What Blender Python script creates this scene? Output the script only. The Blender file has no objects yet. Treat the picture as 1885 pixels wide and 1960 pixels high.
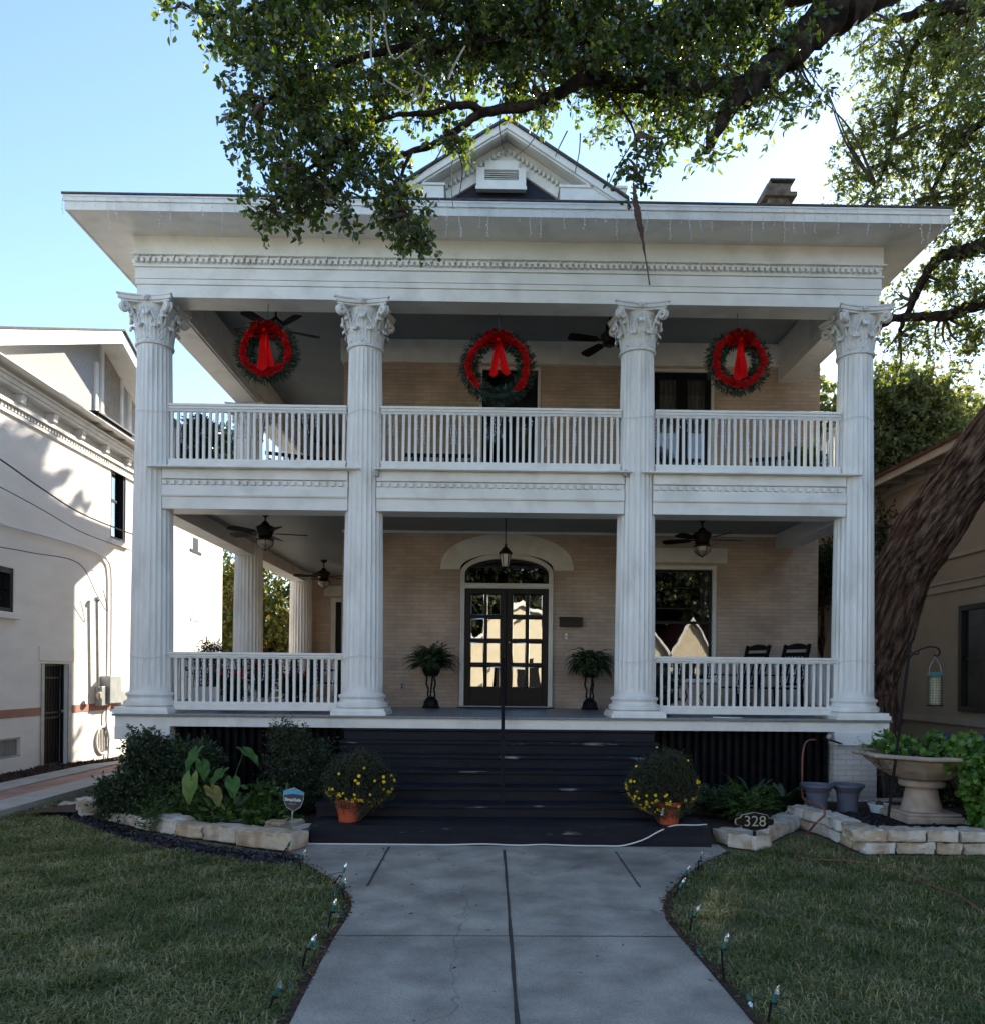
import bpy, math, random
import numpy as np
from mathutils import Vector, Matrix, Euler
random.seed(7)
rng = np.random.default_rng(7)
sc = bpy.context.scene
COL = sc.collection
PI = math.pi
# ------------------------------------------------------------------ camera
FPX, CX, CY = 1520.0, 958.0, 1293.0
H0 = 1.89
TH = math.atan(0.0122)
RO = 0.0095
cF = Vector((math.sin(TH), math.cos(TH), 0))
r0 = Vector((math.cos(TH), -math.sin(TH), 0)); u0 = Vector((0, 0, 1))
cR = r0 * math.cos(RO) + u0 * math.sin(RO)
cU = -r0 * math.sin(RO) + u0 * math.cos(RO)
CAM = Vector((0, 0, H0))
def ray(x, y): return cF + cR * ((x - CX) / FPX) + cU * ((CY - y) / FPX)
def PY(x, y, Y): d = ray(x, y); return CAM + d * (Y / d.y)
def PX(x, y, X): d = ray(x, y); return CAM + d * (X / d.x)
def PZ(x, y, Z=0.0): d = ray(x, y); return CAM + d * ((Z - H0) / d.z)
cam = bpy.data.cameras.new('camera'); camo = bpy.data.objects.new('camera', cam); COL.objects.link(camo)
M = Matrix((cR, cU, -cF)).transposed().to_4x4(); M.translation = CAM
camo.matrix_world = M
cam.sensor_fit = 'HORIZONTAL'; cam.sensor_width = 36; cam.lens = FPX / 1885 * 36
cam.shift_x = (942.5 - CX) / 1885; cam.shift_y = (CY - 980) / 1885
cam.clip_start = 0.05; cam.clip_end = 3000
sc.camera = camo
# ------------------------------------------------------------------ light
SUN = Vector((0.42, 0.78, 0.46)).normalized()
sl = bpy.data.lights.new('sun', 'SUN'); so = bpy.data.objects.new('sun', sl); COL.objects.link(so)
sl.energy = 4.5; sl.angle = math.radians(0.5); sl.color = (1.0, 0.90, 0.74)
so.rotation_euler = SUN.to_track_quat('Z', 'Y').to_euler()
w = bpy.data.worlds.new('World'); sc.world = w; w.use_nodes = True
nt = w.node_tree; bg = nt.nodes['Background']
sky = nt.nodes.new('ShaderNodeTexSky'); sky.sky_type = 'NISHITA'; sky.sun_disc = False
sky.sun_elevation = math.asin(SUN.z); sky.sun_rotation = math.atan2(SUN.x, SUN.y)
sky.air_density = 1.0; sky.dust_density = 0.08; sky.ozone_density = 1.5
nt.links.new(sky.outputs[0], bg.inputs[0]); bg.inputs[1].default_value = 0.125
sc.view_settings.view_transform = 'Standard'; sc.view_settings.look = 'None'
sc.view_settings.gamma = 1; sc.view_settings.use_curve_mapping = False
sc.view_settings.exposure = 1.5
sc.render.engine = 'CYCLES'
sc.cycles.max_bounces = 8; sc.cycles.transparent_max_bounces = 24
sc.cycles.use_denoising = True

# ------------------------------------------------------------------ materials
def new_mat(name):
    m = bpy.data.materials.new(name); m.use_nodes = True
    m.node_tree.nodes.clear(); return m, m.node_tree.nodes, m.node_tree.links
def N(ns, t, **kw):
    n = ns.new(t)
    for k, v in kw.items():
        if k in n.inputs: n.inputs[k].default_value = v
        else: setattr(n, k, v)
    return n
def c4(c): return (c[0], c[1], c[2], 1)
def coords(ns, ls, scale=(1, 1, 1), kind='Object'):
    tc = ns.new('ShaderNodeTexCoord'); mp = ns.new('ShaderNodeMapping'); mp.inputs['Scale'].default_value = scale
    ls.new(tc.outputs[kind], mp.inputs['Vector']); return mp.outputs['Vector']
def mat(name, c1, c2=None, rough=.6, sc1=6, stretch=(1, 1, 1), bump=0, bscale=40, metal=0, lo=.35, hi=.65, spec=.5,
        detail=4, c3=None, sc3=1.2, amt3=.6, bstretch=None):
    m, ns, ls = new_mat(name)
    out = ns.new('ShaderNodeOutputMaterial'); p = ns.new('ShaderNodeBsdfPrincipled'); ls.new(p.outputs[0], out.inputs[0])
    p.inputs['Roughness'].default_value = rough; p.inputs['Metallic'].default_value = metal
    p.inputs['Specular IOR Level'].default_value = spec
    v = coords(ns, ls, stretch)
    if c2 is not None:
        n1 = N(ns, 'ShaderNodeTexNoise', Scale=sc1, Detail=detail); ls.new(v, n1.inputs['Vector'])
        r = ns.new('ShaderNodeValToRGB'); r.color_ramp.elements[0].position = lo; r.color_ramp.elements[1].position = hi
        r.color_ramp.elements[0].color = c4(c1); r.color_ramp.elements[1].color = c4(c2)
        ls.new(n1.outputs['Fac'], r.inputs[0]); col = r.outputs[0]
        if c3 is not None:
            n3 = N(ns, 'ShaderNodeTexNoise', Scale=sc3, Detail=6); ls.new(v, n3.inputs['Vector'])
            r3 = ns.new('ShaderNodeValToRGB'); r3.color_ramp.elements[0].position = .5; r3.color_ramp.elements[1].position = .68
            r3.color_ramp.elements[0].color = (0, 0, 0, 1); r3.color_ramp.elements[1].color = (amt3, amt3, amt3, 1)
            ls.new(n3.outputs['Fac'], r3.inputs[0])
            mx = ns.new('ShaderNodeMix'); mx.data_type = 'RGBA'; ls.new(r3.outputs[0], mx.inputs[0]); ls.new(col, mx.inputs[6])
            mx.inputs[7].default_value = c4(c3); col = mx.outputs[2]
        ls.new(col, p.inputs['Base Color'])
    else: p.inputs['Base Color'].default_value = c4(c1)
    if bump:
        vb = v if bstretch is None else coords(ns, ls, bstretch)
        nb = N(ns, 'ShaderNodeTexNoise', Scale=bscale, Detail=5); ls.new(vb, nb.inputs['Vector'])
        b = N(ns, 'ShaderNodeBump', Strength=bump, Distance=0.02); ls.new(nb.outputs['Fac'], b.inputs['Height'])
        ls.new(b.outputs[0], p.inputs['Normal'])
    return m
def leafmat(name, cols, trans=.4, rough=.4, tcol=None, spec=.5):
    """foliage: a different tone for every leaf, light passes through"""
    m, ns, ls = new_mat(name)
    out = ns.new('ShaderNodeOutputMaterial'); p = ns.new('ShaderNodeBsdfPrincipled'); t = ns.new('ShaderNodeBsdfTranslucent')
    g = ns.new('ShaderNodeNewGeometry'); r = ns.new('ShaderNodeValToRGB')
    els = r.color_ramp.elements
    for i, (pos, c) in enumerate(cols):
        e = els[i] if i < 2 else els.new(pos)
        e.position = pos; e.color = c4(c)
    ls.new(g.outputs['Random Per Island'], r.inputs[0]); ls.new(r.outputs[0], p.inputs['Base Color'])
    mx = ns.new('ShaderNodeMix'); mx.data_type = 'RGBA'; mx.blend_type = 'MULTIPLY'; mx.inputs[0].default_value = 1
    ls.new(r.outputs[0], mx.inputs[6]); mx.inputs[7].default_value = c4(tcol or (1.6, 1.7, .6)); ls.new(mx.outputs[2], t.inputs[0])
    p.inputs['Roughness'].default_value = rough; p.inputs['Specular IOR Level'].default_value = spec
    ms = ns.new('ShaderNodeMixShader'); ms.inputs[0].default_value = trans
    ls.new(p.outputs[0], ms.inputs[1]); ls.new(t.outputs[0], ms.inputs[2]); ls.new(ms.outputs[0], out.inputs[0])
    return m
def brickmat(name, c1, c2, mortar, bw=.22, bh=.075, ms=.008, bump=.35, rough=.8, flat=False):
    m, ns, ls = new_mat(name)
    out = ns.new('ShaderNodeOutputMaterial'); p = ns.new('ShaderNodeBsdfPrincipled'); ls.new(p.outputs[0], out.inputs[0])
    tc = ns.new('ShaderNodeTexCoord'); s = ns.new('ShaderNodeSeparateXYZ'); ls.new(tc.outputs['Object'], s.inputs[0])
    cb = ns.new('ShaderNodeCombineXYZ')
    if flat: ls.new(s.outputs[0], cb.inputs[0]); ls.new(s.outputs[1], cb.inputs[1])
    else:
        ad = ns.new('ShaderNodeMath'); ls.new(s.outputs[0], ad.inputs[0]); ls.new(s.outputs[1], ad.inputs[1])
        ls.new(ad.outputs[0], cb.inputs[0]); ls.new(s.outputs[2], cb.inputs[1])
    b = ns.new('ShaderNodeTexBrick'); ls.new(cb.outputs[0], b.inputs['Vector'])
    b.inputs['Scale'].default_value = 1; b.inputs['Brick Width'].default_value = bw; b.inputs['Row Height'].default_value = bh
    b.inputs['Mortar Size'].default_value = ms; b.inputs['Mortar Smooth'].default_value = .3; b.inputs['Bias'].default_value = 0
    b.inputs['Color1'].default_value = c4(c1); b.inputs['Color2'].default_value = c4(c2); b.inputs['Mortar'].default_value = c4(mortar)
    n1 = N(ns, 'ShaderNodeTexNoise', Scale=1.3, Detail=6); ls.new(tc.outputs['Object'], n1.inputs['Vector'])
    r = ns.new('ShaderNodeValToRGB'); r.color_ramp.elements[0].color = (.72, .72, .72, 1); r.color_ramp.elements[1].color = (1.15, 1.15, 1.15, 1)
    r.color_ramp.elements[0].position = .3; r.color_ramp.elements[1].position = .7
    ls.new(n1.outputs['Fac'], r.inputs[0])
    mx = ns.new('ShaderNodeMix'); mx.data_type = 'RGBA'; mx.blend_type = 'MULTIPLY'; mx.inputs[0].default_value = 1
    ls.new(b.outputs['Color'], mx.inputs[6]); ls.new(r.outputs[0], mx.inputs[7]); ls.new(mx.outputs[2], p.inputs['Base Color'])
    p.inputs['Roughness'].default_value = rough
    n2 = N(ns, 'ShaderNodeTexNoise', Scale=60, Detail=3); ls.new(tc.outputs['Object'], n2.inputs['Vector'])
    sb = N(ns, 'ShaderNodeMath', operation='MULTIPLY_ADD'); ls.new(b.outputs['Fac'], sb.inputs[0]); sb.inputs[1].default_value = -1; ls.new(n2.outputs['Fac'], sb.inputs[2])
    bp = N(ns, 'ShaderNodeBump', Strength=bump, Distance=.01); ls.new(sb.outputs[0], bp.inputs['Height']); ls.new(bp.outputs[0], p.inputs['Normal'])
    return m
def glassmat(name, refl=.3, tint=(1, 1, 1), rough=.01, wob=.03):
    m, ns, ls = new_mat(name)
    out = ns.new('ShaderNodeOutputMaterial'); g = ns.new('ShaderNodeBsdfGlossy'); t = ns.new('ShaderNodeBsdfTransparent')
    g.inputs['Roughness'].default_value = rough; g.inputs[0].default_value = (1, 1, 1, 1); t.inputs[0].default_value = c4(tint)
    n1 = N(ns, 'ShaderNodeTexNoise', Scale=3.0, Detail=1); v = coords(ns, ls); ls.new(v, n1.inputs['Vector'])
    bp = N(ns, 'ShaderNodeBump', Strength=wob, Distance=.02); ls.new(n1.outputs['Fac'], bp.inputs['Height']); ls.new(bp.outputs[0], g.inputs['Normal'])
    ms = ns.new('ShaderNodeMixShader'); ms.inputs[0].default_value = refl
    ls.new(t.outputs[0], ms.inputs[1]); ls.new(g.outputs[0], ms.inputs[2]); ls.new(ms.outputs[0], out.inputs[0])
    return m
W_ = mat('white_paint', (.80, .78, .735), (.88, .86, .815), rough=.45, sc1=2.5, bump=.12, bscale=30, c3=(.56, .54, .48), sc3=2.6, amt3=.45)
WCOL = mat('white_paint_columns', (.80, .785, .75), (.88, .865, .83), rough=.45, sc1=5, stretch=(1, 1, .25), bump=.1, bscale=40, c3=(.52, .50, .45), sc3=4, amt3=.45)
CAPM = mat('white_plaster', (.70, .69, .66), (.80, .79, .77), rough=.7, sc1=12, bump=.2, bscale=50, c3=(.45, .42, .36), sc3=9, amt3=.35)
CREAM = mat('cream_paint', (.62, .60, .53), (.70, .68, .61), rough=.6, sc1=3, bump=.1, bscale=30, c3=(.5, .40, .28), sc3=4, amt3=.3)
BRICK = brickmat('tan_brick', (.45, .335, .255), (.53, .405, .31), (.40, .305, .235), bw=.30, bh=.068, ms=.007, bump=.6)
BRICKW = brickmat('pale_painted_brick', (.55, .50, .46), (.62, .57, .52), (.45, .41, .37), bw=.22, bh=.075)
PAVER = brickmat('red_brick_paving', (.34, .17, .13), (.42, .24, .19), (.22, .16, .13), bw=.2, bh=.1, flat=True)
def ceilmat():
    m = mat('blue_grey_beadboard', (.17, .205, .22), (.21, .24, .255), rough=.4, sc1=2)
    ns, ls = m.node_tree.nodes, m.node_tree.links
    v = coords(ns, ls); wv = ns.new('ShaderNodeTexWave'); wv.bands_direction = 'X'; wv.inputs['Scale'].default_value = 3.2
    ls.new(v, wv.inputs['Vector']); b = N(ns, 'ShaderNodeBump', Strength=.2, Distance=.006); ls.new(wv.outputs['Fac'], b.inputs['Height'])
    ls.new(b.outputs[0], [n for n in ns if n.type == 'BSDF_PRINCIPLED'][0].inputs['Normal']); return m
CEIL = ceilmat()
FLOOR = mat('grey_porch_paint', (.16, .18, .20), (.22, .24, .26), rough=.35, sc1=3, stretch=(8, .6, 1), bump=.1, bscale=20)
STEP = mat('worn_black_step_paint', (.006, .0075, .014), (.012, .014, .023), spec=.22, rough=.5, sc1=4, stretch=(.6, 3, 3), bump=.15, bscale=30, c3=(.03, .03, .036), sc3=1.4, amt3=.25)
SCUFF = mat('scuffed_step_edge', (.010, .012, .018), (.30, .30, .31), spec=.2, rough=.6, sc1=2.3, stretch=(.9, 6, 6), lo=.62, hi=.74, detail=8)
BLACKP = mat('black_paint', (.006, .006, .007), (.012, .012, .014), spec=.15, rough=.5, sc1=6)
SLAT = mat('black_skirting', (.005, .005, .006), (.013, .011, .012), spec=.1, rough=.7, sc1=6)
UNLIT = mat('unlit_room_black', (.004, .004, .004), rough=1)  # near-black colour stands in for the darkness of unlit rooms
DWOOD = mat('dark_brown_door', (.012, .0085, .007), (.020, .014, .011), spec=.18, rough=.4, sc1=5, stretch=(6, 6, .6))
BLKFR = mat('black_sash_paint', (.006, .006, .007), (.010, .010, .011), spec=.15, rough=.4)
GLASS = glassmat('window_glass', .13, (.6, .6, .6))
GLASSD = glassmat('bevelled_door_glass', .34, (.5, .5, .5), wob=.05)
BEVEL = glassmat('glass_bevel', .5, (.6, .6, .6), rough=.05)
CURT = mat('pale_curtain', (.42, .40, .37), (.5, .48, .44), rough=.9)
CONC = mat('concrete', (.26, .235, .20), (.43, .39, .335), spec=.2, rough=.9, sc1=2.6, bump=.5, bscale=120, c3=(.13, .12, .11), sc3=.7, amt3=.7, detail=14, lo=.32, hi=.68)
CONC2 = mat('kerb_concrete', (.34, .32, .29), (.42, .40, .36), rough=.9, sc1=3, bump=.2)
def grit(m):
    ns, ls = m.node_tree.nodes, m.node_tree.links; p = [n for n in ns if n.type == 'BSDF_PRINCIPLED'][0]; src = p.inputs['Base Color'].links[0].from_socket
    tc = ns.new('ShaderNodeTexCoord'); n1 = N(ns, 'ShaderNodeTexNoise', Scale=140, Detail=3); ls.new(tc.outputs['Object'], n1.inputs['Vector'])
    r = ns.new('ShaderNodeValToRGB'); e = r.color_ramp.elements; e[0].position = .36; e[0].color = (.55, .54, .52, 1); e[1].position = .66; e[1].color = (1.35, 1.34, 1.3, 1); x = e.new(.5); x.color = (1, 1, 1, 1); ls.new(n1.outputs['Fac'], r.inputs[0])
    mx = ns.new('ShaderNodeMix'); mx.data_type = 'RGBA'; mx.blend_type = 'MULTIPLY'; mx.inputs[0].default_value = .55; ls.new(src, mx.inputs[6]); ls.new(r.outputs[0], mx.inputs[7])
    nd = N(ns, 'ShaderNodeTexNoise', Scale=2.2, Detail=6); ls.new(tc.outputs['Object'], nd.inputs['Vector']); ad = ns.new('ShaderNodeVectorMath'); ad.operation = 'MULTIPLY_ADD'; ls.new(nd.outputs['Color'], ad.inputs[0]); ad.inputs[1].default_value = (.5, .5, .5); ls.new(tc.outputs['Object'], ad.inputs[2])
    vo = ns.new('ShaderNodeTexVoronoi'); vo.feature = 'DISTANCE_TO_EDGE'; vo.inputs['Scale'].default_value = .42; ls.new(ad.outputs[0], vo.inputs['Vector'])
    r2 = ns.new('ShaderNodeValToRGB'); q = r2.color_ramp.elements; q[0].position = .0; q[0].color = (.45, .43, .4, 1); q[1].position = .0035; q[1].color = (1, 1, 1, 1); ls.new(vo.outputs['Distance'], r2.inputs[0])
    m2 = ns.new('ShaderNodeMix'); m2.data_type = 'RGBA'; m2.blend_type = 'MULTIPLY'; m2.inputs[0].default_value = .6; ls.new(mx.outputs[2], m2.inputs[6]); ls.new(r2.outputs[0], m2.inputs[7]); ls.new(m2.outputs[2], p.inputs['Base Color'])
grit(CONC)
def trunkmat():
    m, ns, ls = new_mat('trunk_bark'); out = ns.new('ShaderNodeOutputMaterial'); p = ns.new('ShaderNodeBsdfPrincipled'); ls.new(p.outputs[0], out.inputs[0]); p.inputs['Roughness'].default_value = .95; p.inputs['Specular IOR Level'].default_value = .1
    v = coords(ns, ls, (3.4, 1.0, 1), 'UV')
    v1 = coords(ns, ls, (44, 2.2, 1), 'UV'); n1 = N(ns, 'ShaderNodeTexNoise', Scale=1, Detail=9); n1.inputs['Roughness'].default_value = .65; ls.new(v1, n1.inputs['Vector'])
    r = ns.new('ShaderNodeValToRGB'); e = r.color_ramp.elements; e[0].position = .40; e[0].color = (.018, .012, .010, 1); e[1].position = .62; e[1].color = (.20, .14, .105, 1); x = e.new(.5); x.color = (.080, .052, .038, 1); ls.new(n1.outputs['Fac'], r.inputs[0])
    n2 = N(ns, 'ShaderNodeTexNoise', Scale=1.1, Detail=5); ls.new(v, n2.inputs['Vector']); r2 = ns.new('ShaderNodeValToRGB'); q = r2.color_ramp.elements; q[0].position = .48; q[0].color = (0, 0, 0, 1); q[1].position = .7; q[1].color = (.6, .6, .6, 1); ls.new(n2.outputs['Fac'], r2.inputs[0])
    mx = ns.new('ShaderNodeMix'); mx.data_type = 'RGBA'; ls.new(r2.outputs[0], mx.inputs[0]); ls.new(r.outputs[0], mx.inputs[6]); mx.inputs[7].default_value = (.10, .040, .027, 1); ls.new(mx.outputs[2], p.inputs['Base Color'])
    b = N(ns, 'ShaderNodeBump', Strength=1.0, Distance=.05); ls.new(n1.outputs['Fac'], b.inputs['Height']); ls.new(b.outputs[0], p.inputs['Normal']); return m
TRUNKM = trunkmat()
JOINT = mat('path_joint', (.035, .03, .025), (.06, .05, .04), rough=1)
SOIL = mat('lawn_soil', (.07, .07, .03), (.15, .125, .07), rough=1, sc1=9, bump=.5, bscale=60)
MULCH = mat('dark_mulch', (.030, .017, .011), (.075, .042, .028), rough=1, sc1=30, bump=.8, bscale=80)
GRND = mat('ground_dirt', (.08, .09, .04), (.13, .12, .07), rough=1, sc1=.8)
LIME = None
def limemat():
    m, ns, ls = new_mat('limestone')
    out = ns.new('ShaderNodeOutputMaterial'); p = ns.new('ShaderNodeBsdfPrincipled'); ls.new(p.outputs[0], out.inputs[0])
    oi = ns.new('ShaderNodeObjectInfo'); r = ns.new('ShaderNodeValToRGB')
    e = r.color_ramp.elements; e[0].position = 0; e[0].color = (.58, .53, .45, 1); e[1].position = 1; e[1].color = (.50, .41, .29, 1)
    x = e.new(.55); x.color = (.64, .62, .58, 1); x = e.new(.8); x.color = (.50, .42, .33, 1)
    ls.new(oi.outputs['Random'], r.inputs[0])
    v = coords(ns, ls); n1 = N(ns, 'ShaderNodeTexNoise', Scale=5, Detail=7); ls.new(v, n1.inputs['Vector'])
    r2 = ns.new('ShaderNodeValToRGB'); r2.color_ramp.elements[0].position = .35; r2.color_ramp.elements[1].position = .62
    r2.color_ramp.elements[0].color = (.62, .50, .38, 1); r2.color_ramp.elements[1].color = (1.1, 1.1, 1.1, 1); ls.new(n1.outputs['Fac'], r2.inputs[0])
    mx = ns.new('ShaderNodeMix'); mx.data_type = 'RGBA'; mx.blend_type = 'MULTIPLY'; mx.inputs[0].default_value = 1
    ls.new(r.outputs[0], mx.inputs[6]); ls.new(r2.outputs[0], mx.inputs[7]); ls.new(mx.outputs[2], p.inputs['Base Color'])
    n2 = N(ns, 'ShaderNodeTexNoise', Scale=22, Detail=7); ls.new(v, n2.inputs['Vector'])
    b = N(ns, 'ShaderNodeBump', Strength=.7, Distance=.02); ls.new(n2.outputs['Fac'], b.inputs['Height']); ls.new(b.outputs[0], p.inputs['Normal'])
    p.inputs['Roughness'].default_value = .9
    return m
LIME = limemat()
BARK = mat('oak_bark', (.016, .010, .008), (.15, .095, .068), spec=.1, rough=.95, sc1=13, stretch=(1.5, 1.5, .33), bump=1.0, bscale=22, bstretch=(1.5, 1.5, .28), detail=9, lo=.38, hi=.72, c3=(.10, .04, .026), sc3=.7, amt3=.45)
LIMBM = mat('limb_bark', (.012, .009, .008), (.050, .036, .028), spec=.1, rough=.95, sc1=9, bump=.8, bscale=24, detail=8)
TWIG = mat('twig_bark', (.05, .035, .025), (.14, .10, .075), rough=.9, sc1=8)
PALETWIG = mat('pale_dead_twig', (.30, .24, .18), (.42, .34, .26), rough=.9, sc1=8)
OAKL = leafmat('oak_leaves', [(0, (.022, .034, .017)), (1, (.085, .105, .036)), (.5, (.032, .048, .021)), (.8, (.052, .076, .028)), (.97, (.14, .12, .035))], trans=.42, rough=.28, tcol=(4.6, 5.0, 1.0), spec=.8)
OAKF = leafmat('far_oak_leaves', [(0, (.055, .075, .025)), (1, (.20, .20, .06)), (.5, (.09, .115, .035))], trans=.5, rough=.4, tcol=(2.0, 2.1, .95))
HAZL = leafmat('glowing_leaves', [(0, (.08, .095, .04)), (1, (.26, .25, .11)), (.5, (.14, .155, .06))], trans=.55, rough=.5, tcol=(1.8, 1.8, .95))
BACKL = leafmat('back_tree_leaves', [(0, (.06, .085, .02)), (1, (.30, .17, .04)), (.5, (.11, .13, .03)), (.8, (.19, .17, .05))], trans=.45, rough=.5, tcol=(1.7, 1.7, .7))
DARKL = leafmat('dark_shrub_leaves', [(0, (.014, .032, .014)), (1, (.042, .078, .026)), (.5, (.024, .050, .019))], trans=.2, rough=.4)
MIDL = leafmat('green_leaves', [(0, (.022, .055, .013)), (1, (.085, .15, .030)), (.5, (.045, .095, .02))], trans=.3, rough=.4)
BRIGHTL = leafmat('bright_vine_leaves', [(0, (.045, .12, .02)), (1, (.16, .28, .05)), (.5, (.08, .19, .03))], trans=.3, rough=.35)
EARL = leafmat('elephant_ear_leaves', [(0, (.05, .12, .035)), (1, (.13, .17, .035)), (.6, (.075, .16, .04))], trans=.3, rough=.45, spec=.3)
FERNL = leafmat('fern_leaves', [(0, (.012, .032, .010)), (1, (.045, .085, .020)), (.5, (.022, .052, .014))], trans=.25, rough=.45)
MUML = leafmat('chrysanthemum_leaves', [(0, (.016, .028, .013)), (1, (.050, .062, .022)), (.5, (.028, .042, .017))], trans=.2, rough=.6)
GRASSM = leafmat('grass_blades', [(0, (.065, .098, .022)), (1, (.42, .36, .20)), (.35, (.110, .150, .036)), (.60, (.175, .205, .060)), (.80, (.29, .265, .115))], trans=.3, rough=.5, tcol=(1.3, 1.4, .6))
def straw_patches(m):
    ns, ls = m.node_tree.nodes, m.node_tree.links; r = [n for n in ns if n.type == 'VALTORGB'][0]; g = [n for n in ns if n.type == 'NEW_GEOMETRY'][0]
    n1 = N(ns, 'ShaderNodeTexNoise', Scale=1.6, Detail=4); tc = ns.new('ShaderNodeTexCoord'); ls.new(tc.outputs['Object'], n1.inputs['Vector'])
    mr = N(ns, 'ShaderNodeMapRange'); mr.inputs[1].default_value = .35; mr.inputs[2].default_value = .68; mr.inputs[3].default_value = -.32; mr.inputs[4].default_value = .34; ls.new(n1.outputs['Fac'], mr.inputs[0])
    ad = N(ns, 'ShaderNodeMath', operation='ADD'); ad.use_clamp = True; ls.new(g.outputs['Random Per Island'], ad.inputs[0]); ls.new(mr.outputs[0], ad.inputs[1]); ls.new(ad.outputs[0], r.inputs[0])
straw_patches(GRASSM)
YEL = mat('yellow_petals', (.80, .55, .015), (.9, .68, .02), rough=.6)
WREG = leafmat('wreath_needles', [(0, (.008, .022, .011)), (1, (.024, .055, .026)), (.5, (.013, .036, .018))], trans=.1, rough=.5)
REDF = leafmat('red_garland', [(0, (.50, .003, .004)), (1, (.90, .010, .014)), (.5, (.70, .005, .008))], trans=.12, rough=.5, tcol=(1.4, .5, .5))
RIB = mat('red_ribbon', (.50, .003, .004), (.62, .005, .006), spec=.05, rough=.7, sc1=5)
FAN = mat('bronze_metal', (.010, .007, .006), (.020, .014, .011), rough=.4, spec=.25)
BLADE = mat('dark_fan_blade', (.010, .009, .009), (.016, .013, .012), rough=.6, spec=.1)
FROST = mat('frosted_glass', (.36, .32, .26), (.42, .38, .31), rough=.25)
STUC = mat('white_painted_brick_wall', (.83, .79, .755), (.89, .86, .82), rough=.85, sc1=1.2, bump=.25, bscale=14, stretch=(1, 1, 3))
BAND = mat('terracotta_paint_band', (.36, .16, .11), (.42, .20, .14), rough=.8, sc1=4)
TANST = mat('tan_stucco', (.30, .25, .19), (.35, .29, .22), rough=.9, sc1=1.5, bump=.2, bscale=30)
TANTR = mat('tan_trim', (.33, .29, .235), (.38, .33, .27), rough=.8, sc1=3)
SHIN = mat('dark_shingles', (.06, .055, .052), (.12, .11, .105), rough=.9, sc1=12, stretch=(1, 1, 4), bump=.3)
NSHIN = mat('navy_shingle_siding', (.010, .012, .028), (.018, .020, .04), rough=.7, sc1=12, stretch=(3, 3, 8), bump=.3)
GSHIN = mat('grey_shingle_siding', (.36, .36, .37), (.50, .50, .50), rough=.8, sc1=9, stretch=(2, 2, 9), bump=.4)
REDR = mat('red_brown_roofing', (.085, .033, .027), (.13, .05, .04), spec=.05, rough=1, sc1=8)
URN = mat('cast_stone', (.36, .275, .22), (.50, .40, .33), rough=.9, sc1=6, bump=.3, bscale=50, c3=(.25, .21, .18), sc3=3, amt3=.6)
BGREY = mat('blue_grey_glaze', (.085, .10, .14), (.12, .135, .18), rough=.6, sc1=6)
PALEB = mat('pale_blue_glaze', (.50, .60, .66), (.56, .66, .72), rough=.3)
TERRA = mat('orange_red_plastic', (.42, .075, .030), (.48, .095, .04), rough=.5)
CORD = mat('white_cord', (.72, .72, .70), rough=.5)
HOSE = mat('rusty_orange_hose', (.20, .07, .045), (.27, .10, .06), rough=.5, sc1=10)
TEAL = mat('teal_socket', (.012, .10, .095), (.02, .13, .12), rough=.4)
GWIRE = mat('green_wire', (.010, .028, .020), rough=.5)
BULB = glassmat('clear_bulb', .45, (.92, .96, 1), rough=.05)
ICE = mat('clear_light_string', (.62, .63, .66), (.75, .76, .8), rough=.3)
GOLD = mat('gold_numerals', (.42, .37, .27), rough=.5)
CYAN = mat('cyan_print', (.03, .38, .62), rough=.4)
WTXT = mat('white_print', (.85, .85, .85), rough=.5)
NAVY = mat('navy_print', (.012, .018, .035), rough=.35)
METAL = mat('grey_metal', (.30, .31, .31), (.38, .39, .39), rough=.5, metal=.3)
BRASS = mat('brass_knob', (.6, .52, .36), rough=.3, metal=.7)
WIREM = mat('black_cable', (.02, .02, .022), rough=.6)
SEED = mat('bird_seed', (.34, .30, .20), (.5, .45, .32), rough=.9, sc1=60)
STREET = mat('asphalt', (.045, .045, .047), (.06, .06, .062), rough=.9, sc1=8)
OPPW = mat('cream_stucco', (.70, .60, .42), (.76, .66, .48), rough=.9, sc1=2)
BLUEB = mat('blue_plastic', (.02, .05, .22), (.03, .07, .28), rough=.4)
CHIM = mat('weathered_chimney_brick', (.10, .075, .06), (.22, .17, .13), rough=.95, sc1=9, bump=.5)

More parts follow.
